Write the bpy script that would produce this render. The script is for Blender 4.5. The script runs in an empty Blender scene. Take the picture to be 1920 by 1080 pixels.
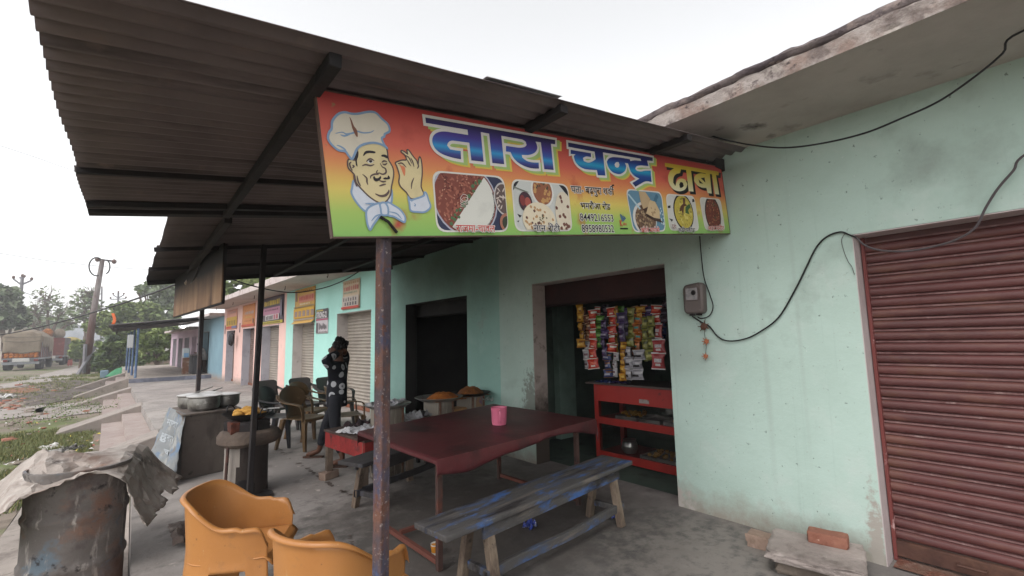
import bpy, bmesh, math, random
from mathutils import Vector, Matrix, noise
from mathutils.geometry import tessellate_polygon
R_ = math.radians
rnd = random.Random(7)
C = bpy.context.scene.collection
scene = bpy.context.scene

# ------------------------------------------------------------------ camera
CAM = Vector((0, 0, 1.5))
FPX = 853.0                                   # focal length in pixels of the 1920 px wide frame
AX = Vector((0.7708653, 0.05323111, 0.63477015))   # world X seen in camera space (right, down, forward)
AY = Vector((-0.63662179, 0.09863155, 0.7648428))
AZ = Vector((-0.02189493, -0.99369928, 0.10991972))
cam_d = bpy.data.cameras.new("camera"); cam_d.sensor_width = 36; cam_d.lens = FPX / 1920 * 36
cam_d.clip_start = 0.05; cam_d.clip_end = 2000
cam = bpy.data.objects.new("camera", cam_d); C.objects.link(cam)
cam.matrix_world = Matrix(((AX[0], -AX[1], -AX[2], 0), (AY[0], -AY[1], -AY[2], 0),
                           (AZ[0], -AZ[1], -AZ[2], 1.5), (0, 0, 0, 1)))
scene.camera = cam

# ------------------------------------------------------------------ sky, sun, exposure
SUN_EL, SUN_AZ = R_(52), R_(250)              # azimuth measured clockwise from +Y
w = bpy.data.worlds.new("World"); scene.world = w; w.use_nodes = True
nt = w.node_tree; nt.nodes.clear()
sky = nt.nodes.new("ShaderNodeTexSky"); sky.sky_type = 'NISHITA'; sky.sun_disc = False
sky.sun_elevation = SUN_EL; sky.sun_rotation = SUN_AZ; sky.dust_density = 1.5; sky.air_density = 1.0; sky.ozone_density = 1.0
hs = nt.nodes.new("ShaderNodeHueSaturation"); hs.inputs['Saturation'].default_value = 0.06
bgn = nt.nodes.new("ShaderNodeBackground"); bgn.inputs['Strength'].default_value = 0.15
wo = nt.nodes.new("ShaderNodeOutputWorld")
nt.links.new(sky.outputs[0], hs.inputs['Color']); nt.links.new(hs.outputs[0], bgn.inputs[0]); nt.links.new(bgn.outputs[0], wo.inputs[0])
sl = bpy.data.lights.new("sun", 'SUN'); sl.energy = 0.5; sl.angle = R_(25); sl.color = (1.0, 0.95, 0.89)
so = bpy.data.objects.new("sun", sl); C.objects.link(so)
sdir = Vector((math.sin(SUN_AZ) * math.cos(SUN_EL), math.cos(SUN_AZ) * math.cos(SUN_EL), math.sin(SUN_EL)))
so.rotation_euler = sdir.to_track_quat('Z', 'Y').to_euler()
so.location = (-20, -10, 30)
vs = scene.view_settings
vs.view_transform = 'Standard'; vs.look = 'None'; vs.gamma = 1.0; vs.use_curve_mapping = False
vs.exposure = 1.24
scene.cycles.max_bounces = 8; scene.cycles.diffuse_bounces = 5

# ------------------------------------------------------------------ helpers
def ray(px, py):
    d = Vector((px - 960, py - 540, FPX))
    return Vector((AX.dot(d), AY.dot(d), AZ.dot(d)))
def onz(px, py, z=0.0):
    d = ray(px, py); return CAM + d * ((z - 1.5) / d.z)
def onx(px, py, x):
    d = ray(px, py); return CAM + d * (x / d.x)
def ony(px, py, y):
    d = ray(px, py); return CAM + d * (y / d.y)

def lin(c):
    return tuple(((x / 12.92) if x <= 0.04045 else ((x + 0.055) / 1.055) ** 2.4) for x in c)
def h(s):
    return lin(tuple(int(s[i:i + 2], 16) / 255 for i in (0, 2, 4)))

MATS = {}
def M(name, col, rough=0.7, layers=(), bump=0.0, bscale=30.0, metal=0.0, spec=0.3, bstretch=(1, 1, 1), trans=0.0, gen=False):
    """Principled material; layers = (colour, noise scale, lo, hi[, stretch[, distortion]]) worn over the base colour."""
    if name in MATS: return MATS[name]
    m = bpy.data.materials.new(name); m.use_nodes = True; MATS[name] = m
    n = m.node_tree; L = n.links; p = n.nodes['Principled BSDF']
    p.inputs['Roughness'].default_value = rough; p.inputs['Metallic'].default_value = metal
    p.inputs['Specular IOR Level'].default_value = spec
    p.inputs['Base Color'].default_value = (*col, 1)
    if trans:
        p.inputs['Transmission Weight'].default_value = trans
    tc = n.nodes.new('ShaderNodeTexCoord')
    src = tc.outputs['Object']
    cur = None
    for i, ly in enumerate(layers):
        c2, sc, lo, hi = ly[:4]; st = ly[4] if len(ly) > 4 else (1, 1, 1)
        mp = n.nodes.new('ShaderNodeMapping'); mp.inputs['Scale'].default_value = st; mp.inputs['Location'].default_value = (i * 3.7, i * 1.9, i * 5.3)
        L.new(src, mp.inputs[0])
        t = n.nodes.new('ShaderNodeTexNoise'); t.inputs['Scale'].default_value = sc; t.inputs['Detail'].default_value = 6
        t.inputs['Roughness'].default_value = 0.62
        L.new(mp.outputs[0], t.inputs[0])
        r = n.nodes.new('ShaderNodeMapRange'); r.inputs[1].default_value = lo; r.inputs[2].default_value = hi
        L.new(t.outputs[0], r.inputs[0])
        mx = n.nodes.new('ShaderNodeMix'); mx.data_type = 'RGBA'
        L.new(r.outputs[0], mx.inputs[0])
        if cur is None: mx.inputs[6].default_value = (*col, 1)
        else: L.new(cur, mx.inputs[6])
        mx.inputs[7].default_value = (*c2, 1)
        cur = mx.outputs[2]
    if cur is not None: L.new(cur, p.inputs['Base Color'])
    if bump:
        mp = n.nodes.new('ShaderNodeMapping'); mp.inputs['Scale'].default_value = bstretch; L.new(src, mp.inputs[0])
        t = n.nodes.new('ShaderNodeTexNoise'); t.inputs['Scale'].default_value = bscale; t.inputs['Detail'].default_value = 8; t.inputs['Roughness'].default_value = 0.65
        L.new(mp.outputs[0], t.inputs[0])
        b = n.nodes.new('ShaderNodeBump'); b.inputs['Strength'].default_value = bump; b.inputs['Distance'].default_value = 0.02
        L.new(t.outputs[0], b.inputs['Height']); L.new(b.outputs[0], p.inputs['Normal'])
    return m
def zmask(m, col, z0, z1, wob=0.15, axis=2, scale=3.0):
    """a stain that really ends at a height (splash dirt, soot): colour mixed in from z0 (full) to z1 (none)."""
    n = m.node_tree; L = n.links; p = n.nodes['Principled BSDF']
    tc = n.nodes.new('ShaderNodeTexCoord'); sp = n.nodes.new('ShaderNodeSeparateXYZ'); L.new(tc.outputs['Object'], sp.inputs[0])
    t = n.nodes.new('ShaderNodeTexNoise'); t.inputs['Scale'].default_value = scale; t.inputs['Detail'].default_value = 8; t.inputs['Roughness'].default_value = 0.7
    L.new(tc.outputs['Object'], t.inputs[0])
    ma = n.nodes.new('ShaderNodeMath'); ma.operation = 'MULTIPLY_ADD'; ma.inputs[1].default_value = wob * 2; 
    L.new(t.outputs[0], ma.inputs[0]); L.new(sp.outputs[axis], ma.inputs[2])
    r = n.nodes.new('ShaderNodeMapRange'); r.inputs[1].default_value = z0 + wob; r.inputs[2].default_value = z1 + wob; r.inputs[3].default_value = 1; r.inputs[4].default_value = 0
    L.new(ma.outputs[0], r.inputs[0])
    mx = n.nodes.new('ShaderNodeMix'); mx.data_type = 'RGBA'; L.new(r.outputs[0], mx.inputs[0])
    bc = p.inputs['Base Color']
    if bc.is_linked: L.new(bc.links[0].from_socket, mx.inputs[6])
    else: mx.inputs[6].default_value = bc.default_value
    mx.inputs[7].default_value = (*col, 1)
    L.new(mx.outputs[2], bc)
    return m
def stain_shade3(m, col, c, r, soft=.6, scale=4.0, wob=1.0, amt=1.0):
    """a stain or painted shade of a given shape: ellipsoid with a broken edge, in the object's own metres"""
    n = m.node_tree; L = n.links; p = n.nodes['Principled BSDF']; bc = p.inputs['Base Color']
    tc = n.nodes.new('ShaderNodeTexCoord'); mp = n.nodes.new('ShaderNodeMapping')
    mp.inputs['Location'].default_value = tuple(-a / b for a, b in zip(c, r)); mp.inputs['Scale'].default_value = tuple(1 / b for b in r)
    L.new(tc.outputs['Object'], mp.inputs[0]); ln = n.nodes.new('ShaderNodeVectorMath'); ln.operation = 'LENGTH'; L.new(mp.outputs[0], ln.inputs[0])
    t = n.nodes.new('ShaderNodeTexNoise'); t.inputs['Scale'].default_value = scale; t.inputs['Detail'].default_value = 9; t.inputs['Roughness'].default_value = .68; L.new(tc.outputs['Object'], t.inputs[0])
    a = n.nodes.new('ShaderNodeMath'); a.operation = 'MULTIPLY_ADD'; a.inputs[1].default_value = wob; L.new(t.outputs[0], a.inputs[0]); L.new(ln.outputs['Value'], a.inputs[2])
    q = n.nodes.new('ShaderNodeMapRange'); q.inputs[1].default_value = 1 - soft + wob / 2; q.inputs[2].default_value = 1 + wob / 2; q.inputs[3].default_value = amt; q.inputs[4].default_value = 0; L.new(a.outputs[0], q.inputs[0])
    mx = n.nodes.new('ShaderNodeMix'); mx.data_type = 'RGBA'; L.new(q.outputs[0], mx.inputs[0])
    if bc.is_linked: L.new(bc.links[0].from_socket, mx.inputs[6])
    else: mx.inputs[6].default_value = bc.default_value
    mx.inputs[7].default_value = (*col, 1); L.new(mx.outputs[2], bc)
def ramp_mat(name, stops, axis, lo, hi, rough=0.5, layers=()):
    """printed colour ramp along one object axis (the sign print, the painted lettering)"""
    m = M(name, stops[0][1], rough)
    n = m.node_tree; L = n.links; p = n.nodes['Principled BSDF']
    tc = n.nodes.new('ShaderNodeTexCoord'); sp = n.nodes.new('ShaderNodeSeparateXYZ'); L.new(tc.outputs['Object'], sp.inputs[0])
    r = n.nodes.new('ShaderNodeMapRange'); r.inputs[1].default_value = lo; r.inputs[2].default_value = hi; L.new(sp.outputs[axis], r.inputs[0])
    cr = n.nodes.new('ShaderNodeValToRGB'); L.new(r.outputs[0], cr.inputs[0])
    e = cr.color_ramp.elements
    while len(e) < len(stops): e.new(0.5)
    for k, (q, c) in enumerate(stops): e[k].position = q; e[k].color = (*c, 1)
    cur = cr.outputs[0]
    for i, (c2, sc, a, b) in enumerate(layers):
        t = n.nodes.new('ShaderNodeTexNoise'); t.inputs['Scale'].default_value = sc; t.inputs['Detail'].default_value = 7; L.new(tc.outputs['Object'], t.inputs[0])
        q = n.nodes.new('ShaderNodeMapRange'); q.inputs[1].default_value = a; q.inputs[2].default_value = b; L.new(t.outputs[0], q.inputs[0])
        mx = n.nodes.new('ShaderNodeMix'); mx.data_type = 'RGBA'; L.new(q.outputs[0], mx.inputs[0]); L.new(cur, mx.inputs[6]); mx.inputs[7].default_value = (*c2, 1); cur = mx.outputs[2]
    L.new(cur, p.inputs['Base Color'])
    return m

def wloc(o):
    v = Vector((0, 0, 0))
    while o is not None: v = v + o.location; o = o.parent
    return v
class B:
    def __init__(s): s.v = []; s.f = []
    def add(s, vs, fs):
        k = len(s.v); s.v += [Vector(q) for q in vs]; s.f += [tuple(i + k for i in q) for q in fs]; return s
    def box(s, a, b, rz=0.0, c=None, m=None):
        x0, y0, z0 = a; x1, y1, z1 = b
        v = [Vector(q) for q in ((x0, y0, z0), (x1, y0, z0), (x1, y1, z0), (x0, y1, z0), (x0, y0, z1), (x1, y0, z1), (x1, y1, z1), (x0, y1, z1))]
        if rz:
            c = Vector(c) if c else (Vector(a) + Vector(b)) / 2
            q = Matrix.Rotation(rz, 3, 'Z'); v = [c + q @ (p - c) for p in v]
        if m: v = [m @ p for p in v]
        return s.add(v, [(0, 3, 2, 1), (4, 5, 6, 7), (0, 1, 5, 4), (1, 2, 6, 5), (2, 3, 7, 6), (3, 0, 4, 7)])
    def bar(s, p, q, wx, wz, up=(0, 0, 1)):
        p = Vector(p); q = Vector(q); d = (q - p).normalized(); u = Vector(up)
        if abs(d.dot(u)) > 0.98: u = Vector((1, 0, 0))
        a = d.cross(u).normalized(); b = a.cross(d).normalized()
        v = [o + a * (i * wx / 2) + b * (j * wz / 2) for o in (p, q) for (i, j) in ((-1, -1), (1, -1), (1, 1), (-1, 1))]
        return s.add(v, [(0, 3, 2, 1), (4, 5, 6, 7), (0, 1, 5, 4), (1, 2, 6, 5), (2, 3, 7, 6), (3, 0, 4, 7)])
    def prism(s, pts, vec):
        n = len(pts); vec = Vector(vec); v = [Vector(p) for p in pts] + [Vector(p) + vec for p in pts]
        return s.add(v, [tuple(range(n))[::-1], tuple(range(n, 2 * n))] + [(i, (i + 1) % n, n + (i + 1) % n, n + i) for i in range(n)])
    def tube(s, pts, r, n=8, flat=None):
        pts = [Vector(p) for p in pts]; k = len(pts); rr = r if isinstance(r, (list, tuple)) else [r] * k
        prev = None; v = []
        for i, p in enumerate(pts):
            d = (pts[min(i + 1, k - 1)] - pts[max(i - 1, 0)])
            if d.length < 1e-9: d = Vector((0, 0, 1))
            d.normalize()
            if prev is None:
                u = Vector((0, 0, 1)) if abs(d.z) < 0.9 else Vector((1, 0, 0)); a = d.cross(u).normalized()
            else: a = (prev - d * prev.dot(d)).normalized()
            prev = a; b = d.cross(a)
            for j in range(n):
                t = 2 * math.pi * j / n
                v.append(p + (a * math.cos(t) + b * math.sin(t)) * rr[i])
        f = [(i * n + j, i * n + (j + 1) % n, (i + 1) * n + (j + 1) % n, (i + 1) * n + j) for i in range(k - 1) for j in range(n)]
        f += [tuple(range(n))[::-1], tuple(range((k - 1) * n, k * n))]
        return s.add(v, f)
    def lathe(s, prof, c=(0, 0, 0), n=24, sx=1.0, sy=1.0, wob=0.0, seed=0.0):
        c = Vector(c); v = []; k = len(prof)
        for i, (r, z) in enumerate(prof):
            for j in range(n):
                t = 2 * math.pi * j / n; q = r
                if wob: q = r * (1 + wob * noise.noise(Vector((math.cos(t) * 1.5, math.sin(t) * 1.5, z * 4 + seed))))
                v.append(c + Vector((q * sx * math.cos(t), q * sy * math.sin(t), z)))
        f = [(i * n + j, i * n + (j + 1) % n, (i + 1) * n + (j + 1) % n, (i + 1) * n + j) for i in range(k - 1) for j in range(n)]
        if prof[0][0] > 1e-4: f.append(tuple(range(n))[::-1])
        if prof[-1][0] > 1e-4: f.append(tuple(range((k - 1) * n, k * n)))
        return s.add(v, f)
    def ell(s, c, r, nu=12, nv=8, wob=0.0, sc=2.0, seed=0.0):
        c = Vector(c); r = Vector(r) if not isinstance(r, (int, float)) else Vector((r, r, r)); v = []
        for i in range(nv + 1):
            ph = math.pi * i / nv
            for j in range(nu):
                t = 2 * math.pi * j / nu
                d = Vector((math.sin(ph) * math.cos(t), math.sin(ph) * math.sin(t), math.cos(ph)))
                q = 1 + (wob * noise.noise(d * sc + Vector((seed, seed * 1.7, 0))) if wob else 0)
                v.append(c + Vector((d.x * r.x, d.y * r.y, d.z * r.z)) * q)
        return s.add(v, [(i * nu + j, (i + 1) * nu + j, (i + 1) * nu + (j + 1) % nu, i * nu + (j + 1) % nu) for i in range(nv) for j in range(nu)])
    def grid(s, fn, nu, nv, closed=False):
        v = [Vector(fn(i / nu, j / nv)) for i in range(nu + 1) for j in range(nv + 1)]
        return s.add(v, [(i * (nv + 1) + j, (i + 1) * (nv + 1) + j, (i + 1) * (nv + 1) + j + 1, i * (nv + 1) + j + 1) for i in range(nu) for j in range(nv)])
    def build(s, name, mat, parent=None, world=True, smooth=True, bevel=0.0, solid=0.0, sub=0, fix=True, offset=0.0, ang=35):
        me = bpy.data.meshes.new(name)
        o = bpy.data.objects.new(name, me)
        org = Vector((0, 0, 0))
        if parent is not None: org = wloc(parent)
        elif world:
            lo = Vector((min(p.x for p in s.v), min(p.y for p in s.v), min(p.z for p in s.v))); hi = Vector((max(p.x for p in s.v), max(p.y for p in s.v), 0))
            org = Vector(((lo.x + hi.x) / 2, (lo.y + hi.y) / 2, lo.z)); o.location = org
        vv = [p - org for p in s.v] if world else s.v
        me.from_pydata([tuple(p) for p in vv], [], s.f)
        if fix:
            bm = bmesh.new(); bm.from_mesh(me); bmesh.ops.remove_doubles(bm, verts=bm.verts, dist=1e-5)
            bmesh.ops.recalc_face_normals(bm, faces=bm.faces); bm.to_mesh(me); bm.free()
        for mt in (mat if isinstance(mat, (list, tuple)) else [mat]): me.materials.append(mt)
        if smooth:
            me.shade_smooth(); me.set_sharp_from_angle(angle=R_(ang))
        if solid: md = o.modifiers.new('thick', 'SOLIDIFY'); md.thickness = solid; md.offset = offset
        if bevel: md = o.modifiers.new('bevel', 'BEVEL'); md.width = bevel; md.segments = 2; md.limit_method = 'ANGLE'; md.angle_limit = R_(40)
        if sub: md = o.modifiers.new('sub', 'SUBSURF'); md.levels = sub; md.render_levels = sub
        C.objects.link(o)
        if parent is not None: o.parent = parent
        return o
def tag(o, label=None, cat=None, group=None, kind=None):
    if label: o['label'] = label
    if cat: o['category'] = cat
    if group: o['group'] = group
    if kind: o['kind'] = kind
    return o
def thing(name, label, cat, loc=(0, 0, 0), rz=0.0, group=None):
    o = bpy.data.objects.new(name, None); o.empty_display_size = 0.1; C.objects.link(o)
    o.location = loc; o.rotation_euler = (0, 0, rz)
    return tag(o, label, cat, group)
def kids(o): return [c for c in bpy.data.objects if c.parent == o]
def dup(o, loc, rz=None, label=None, parent=None, kidmap=None):
    ch = (kidmap or {}).get(o.name) or kids(o)
    c = o.copy(); C.objects.link(c); c.location = loc
    if rz is not None: c.rotation_euler = (0, 0, rz)
    if label: c['label'] = label
    for q in ch:
        d = q.copy(); C.objects.link(d); d.parent = c
        for r in kids(q):
            e = r.copy(); C.objects.link(e); e.parent = d
    return c
def catmull(pts, n=6, closed=False):
    P = [Vector(p) for p in pts]; k = len(P); out = []
    for i in range(k if closed else k - 1):
        a, b, c, d = (P[(i - 1) % k], P[i], P[(i + 1) % k], P[(i + 2) % k]) if closed else (P[max(i - 1, 0)], P[i], P[i + 1], P[min(i + 2, k - 1)])
        for j in range(n):
            t = j / n
            out.append(0.5 * ((2 * b) + (c - a) * t + (2 * a - 5 * b + 4 * c - d) * t * t + (3 * b - a - 3 * c + d) * t ** 3))
    if not closed: out.append(P[-1])
    return out
def nz(p, s=1.0, o=0.0): return noise.noise(Vector(p) * s + Vector((o, o * 1.3, -o)))
def fbm(p, s=1.0, o=0.0): return nz(p, s, o) + 0.5 * nz(p, s * 2.1, o + 3) + 0.25 * nz(p, s * 4.3, o + 7)
# ------------------------------------------------------------------ materials used widely
def mintm(name, a, b_, c):
    return M(name, h(a), 0.75, [(h(b_), 0.7, 0.45, 0.7), (h(c), 2.2, 0.55, 0.75), (h('97aaa2'), 4.0, 0.62, 0.90, (1, 5, 0.16)), (h('a19f95'), 12.0, 0.70, 0.80, (1, 5, .10)), (h('75827b'), 26, 0.66, 0.70), (h('8d8a80'), 55, .68, .71), (h('c3c9c4'), 34, .70, .73), (h('8f9d95'), 1.6, .60, .78)], 0.2, 14)
mint = mintm('mint_paint', 'abbfb6', '9fb3a9', 'b4c1ba')
mintt = mintm('teal_mint_paint', '90b5ab', '84a89e', '9ab9b0')
mint2 = M('bright_mint_paint', h('a4d2c8'), 0.75, [(h('96c6bb'), 0.8, 0.4, 0.7), (h('b6d4cc'), 3, 0.6, 0.8), (h('80a89e'), 16, 0.68, 0.74)], 0.1, 25)
for m_ in (mint, mintt, mint2): zmask(m_, h('8f8a80'), 0.0, 0.24, 0.20, scale=7.0)
plaster = M('white_plaster', h('b9b1ad'), 0.8, [(h('a39a95'), 3, 0.45, 0.7), (h('8d8580'), 9, 0.6, 0.75)], 0.15, 30)
jambmat = M('jamb_plaster', h('b5a9a8'), 0.8, [(h('a59896'), 2, 0.45, 0.7), (h('84807c'), 14, 0.66, 0.74)], 0.15, 30)
dirtyjamb = M('dirty_jamb', h('aa9e97'), 0.8, [(h('8f847c'), 2, 0.45, 0.7), (h('5f554e'), 7, 0.60, 0.74)], 0.15, 30)
zmask(dirtyjamb, h('463d36'), 0.6, 0.9, 0.35, scale=5)
concrete = M('worn_concrete', h('8d8580'), 0.85, [(h('9d938b'), 0.9, 0.4, 0.65), (h('6f6864'), 2.1, 0.5, 0.68), (h('4b4746'), 4.5, 0.60, 0.72), (h('a8a097'), 11, 0.62, 0.72), (h('5a5552'), 40, 0.66, 0.74)], 0.35, 22)
soffit = M('slab_soffit', h('b5aea7'), 0.9, [(h('a09891'), 1.2, 0.45, 0.7), (h('857d76'), 3.5, 0.58, 0.75), (h('4d4642'), 3.2, 0.62, 0.74), (h('aaa39a'), 8, 0.6, 0.75)], 0.25, 18)
fasciam = M('slab_edge_broken_plaster', h('99908b'), 0.95, [(h('85736b'), 5, 0.46, 0.60), (h('aaa19a'), 9, 0.58, 0.68), (h('6d625e'), 7, 0.52, 0.64), (h('4a4040'), 16, 0.58, 0.68)], 1.0, 26)
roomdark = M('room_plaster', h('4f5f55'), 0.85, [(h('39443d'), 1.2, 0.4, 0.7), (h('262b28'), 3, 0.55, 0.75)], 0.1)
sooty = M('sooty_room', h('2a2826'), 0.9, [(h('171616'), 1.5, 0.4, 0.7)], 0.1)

# ------------------------------------------------------------------ ground, road, platform
GZ = -0.5
grassy = M('dirt_ground', h('756a60'), 0.95, [(h('85796e'), 0.5, 0.4, 0.65), (h('63594f'), 1.7, 0.52, 0.7), (h('59633c'), 0.35, 0.50, 0.60), (h('616b40'), 1.1, 0.52, 0.64), (h('958a80'), 14, 0.68, 0.74)], 0.5, 12)
b = B()
def gfn(u, v):
    x = -190 + 340 * u; y = -40 + 460 * v
    # finer steps close by: squash
    return (x, y, GZ - 0.03 + 0.05 * fbm((x, y, 0), 0.13))
xs = [-600, -300, -150, -90, -60, -40, -28, -20] + [-15 + 0.5 * i for i in range(42)] + [6.5, 9, 14, 24, 50, 100, 300, 600]
ys = [-60, -30, -12, -6] + [-3 + 0.6 * i for i in range(75)] + [43, 47, 52, 60, 72, 90, 120, 180, 300, 600, 900]
vv = []; ff = []
for x in xs:
    for y in ys:
        z = GZ - 0.02 + (0.006 * fbm((x, y, 0), 0.35) if (-15 < x < 6 and -3 < y < 42) else 0)
        vv.append((x, y, z))
ny = len(ys)
for i in range(len(xs) - 1):
    for j in range(ny - 1): ff.append((i * ny + j, (i + 1) * ny + j, (i + 1) * ny + j + 1, i * ny + j + 1))
tag(b.add(vv, ff).build('ground', grassy, world=False), kind='structure')

roadm = M('dusty_road', h('8d8681'), 0.95, [(h('9c948f'), 0.4, 0.4, 0.6), (h('857c76'), 1.3, 0.5, 0.7), (h('756c66'), 7, 0.62, 0.72)], 0.3, 10)
def strip(name, left, right, mat, z, nsub=6, kind='structure', lift=0.0):
    lp = catmull([onz(*p, z) if len(p) == 2 else Vector(p) for p in left], nsub); rp = catmull([onz(*p, z) if len(p) == 2 else Vector(p) for p in right], nsub)
    b = B(); n = len(lp); v = []
    for i in range(n):
        for k in range(7):
            q = lp[i].lerp(rp[i], k / 6); q.z = z + lift - (.012 if k in (0, 6) else 0)
            v.append(q)
    f = [(i * 7 + k, i * 7 + k + 1, (i + 1) * 7 + k + 1, (i + 1) * 7 + k) for i in range(n - 1) for k in range(6)]
    return tag(b.add(v, f).build(name, mat, world=False), kind=kind)
RZ = GZ + 0.004
strip('road', [(-45, -5, RZ), (-16, 12, RZ), (-8.5, 24, RZ), (0, 721), (60, 706), (115, 693), (150, 684), (176, 677.5), (-1.5, 190, RZ), (8, 400, RZ)],
      [(-33, -10, RZ), (-9.5, 10, RZ), (-5.2, 20, RZ), (0, 753), (60, 738), (115, 719), (150, 701), (185, 690), (4.5, 190, RZ), (14, 400, RZ)], roadm, RZ)
strip('dirt_path', [(-14, 15, RZ), (0, 766), (70, 764), (130, 755), (200, 757)], [(-11, 12.5, RZ), (0, 786), (60, 786), (130, 778), (200, 770)], roadm, GZ + 0.012)
claym = M('clay_mud', h('7a5a48'), 0.95, [(h('915f44'), 1.5, 0.45, 0.6), (h('5a4a40'), 4, 0.5, 0.7)], 0.5, 8)
strip('mud_patch', [(0, 728), (40, 726), (75, 728)], [(0, 736), (40, 737), (75, 732)], claym, GZ + 0.03)
darkdirt = M('ash_dirt', h('5d544f'), 0.95, [(h('4a4340'), 1.5, 0.45, 0.6), (h('7a716a'), 5, 0.5, 0.7)], 0.5, 8)
strip('ash_patch', [(0, 729), (60, 720), (120, 712), (190, 716)], [(0, 764), (60, 760), (110, 752), (180, 735)], darkdirt, GZ + 0.020)

# platform: one concrete veranda, slightly uneven
edge = [(0.05, -6), (0.07, 7.4), (0.46, 7.9), (0.40, 10.3), (0.24, 15.3), (-0.01, 22.7), (-0.06, 24.9)]
floor_c = M('veranda_concrete', h('86807d'), 0.8, [(h('9c9590'), 0.6, 0.42, 0.62), (h('7d7672'), 1.6, 0.48, 0.66), (h('6b6462'), 3.2, 0.56, 0.70), (h('b0a79e'), 9, 0.62, 0.72), (h('514c4b'), 28, 0.68, 0.74)], 0.3, 16)
# oily, trodden concrete close to the shutter
n_ = floor_c.node_tree
def spot_stain_shade(m, col, c, r, soft, scale, wob):
    n = m.node_tree; L = n.links; p = n.nodes['Principled BSDF']; bc = p.inputs['Base Color']
    tc = n.nodes.new('ShaderNodeTexCoord')
    mp = n.nodes.new('ShaderNodeMapping'); mp.vector_type = 'POINT'; mp.inputs['Location'].default_value = (-c[0] / r[0], -c[1] / r[1], 0); mp.inputs['Scale'].default_value = (1 / r[0], 1 / r[1], 0)
    L.new(tc.outputs['Object'], mp.inputs[0])
    ln = n.nodes.new('ShaderNodeVectorMath'); ln.operation = 'LENGTH'; L.new(mp.outputs[0], ln.inputs[0])
    t = n.nodes.new('ShaderNodeTexNoise'); t.inputs['Scale'].default_value = scale; t.inputs['Detail'].default_value = 9; t.inputs['Roughness'].default_value = 0.68; L.new(tc.outputs['Object'], t.inputs[0])
    a = n.nodes.new('ShaderNodeMath'); a.operation = 'MULTIPLY_ADD'; a.inputs[1].default_value = wob; L.new(t.outputs[0], a.inputs[0]); L.new(ln.outputs['Value'], a.inputs[2])
    r_ = n.nodes.new('ShaderNodeMapRange'); r_.inputs[1].default_value = 1 - soft + wob / 2; r_.inputs[2].default_value = 1 + wob / 2; r_.inputs[3].default_value = 1; r_.inputs[4].default_value = 0; L.new(a.outputs[0], r_.inputs[0])
    mx = n.nodes.new('ShaderNodeMix'); mx.data_type = 'RGBA'; L.new(r_.outputs[0], mx.inputs[0]); L.new(bc.links[0].from_socket, mx.inputs[6]); mx.inputs[7].default_value = (*col, 1); L.new(mx.outputs[2], bc)
spot_stain_shade(floor_c, h('6f6a68'), (2.6, 1.6), (2.2, 2.6), 0.6, 1.6, 1.2)
spot_stain_shade(floor_c, h('454343'), (3.0, 1.9), (0.9, 0.8), 0.5, 3.0, 2.2)
spot_stain_shade(floor_c, h('47484a'), (2.2, 1.2), (1.5, 0.8), 0.5, 2.6, 2.4)
spot_stain_shade(floor_c, h('66625f'), (3.2, 1.5), (1.4, 1.1), 0.9, 3.4, 2.2)
spot_stain_shade(floor_c, h('4f4d4c'), (2.9, 1.5), (1.1, .8), 0.9, 5.0, 2.8)
spot_stain_shade(floor_c, h('7b7570'), (3.0, 1.7), (1.2, .9), 0.8, 9.0, 4.2)
spot_stain_shade(floor_c, h('55524f'), (1.8, 3.2), (1.4, 1.5), 0.8, 6.0, 3.8)
spot_stain_shade(floor_c, h('57504c'), (2.5, 3.4), (1.7, 1.7), 0.7, 2.0, 1.4)  # shade under the table and awning, painted into the floor colour
pb = B(); WX = 4.2
for i in range(len(edge) - 1):
    (xa, ya), (xb, yb) = edge[i], edge[i + 1]
    nn = max(1, int(abs(yb - ya) / 1.5))
    for k in range(nn):
        ta, tb = k / nn, (k + 1) / nn
        A = Vector((xa + (xb - xa) * ta, ya + (yb - ya) * ta, 0)); D = Vector((xa + (xb - xa) * tb, ya + (yb - ya) * tb, 0))
        pb.add([A, (WX, A.y, 0), (WX, D.y, 0), D, (A.x, A.y, -0.7), (D.x, D.y, -0.7)], [(0, 1, 2, 3), (0, 3, 5, 4)])
tag(pb.build('veranda', floor_c, world=False), kind='structure')
# lower ledge of old concrete beside the veranda, where the drum stands
lg = B(); lg.grid(lambda u, v: (-.85 + .91 * u + (.05 * nz((v * 9, 0, 0), 1) if u == 0 else 0), -3 + 10.6 * v, -.215 - .012 * abs(fbm((u * 2, v * 20, 4), 1)) * (1 if 0 < u < 1 else 0)), 8, 80)
lg.add([(-.85, -3, -.2151), (-.85, 7.6, -.2151), (-.85, 7.6, -.6), (-.85, -3, -.6), (.05, 7.6, -.2151), (.05, 7.6, -.6)], [(0, 1, 2, 3), (1, 4, 5, 2)])
tag(lg.build('concrete_ledge', M('ledge_concrete', h('958c85'), .9, [(h('a59b93'), 1.2, .42, .62), (h('766d67'), 3, .5, .68), (h('5a524d'), 8, .62, .72)], .5, 14), world=False), kind='structure')
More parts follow.
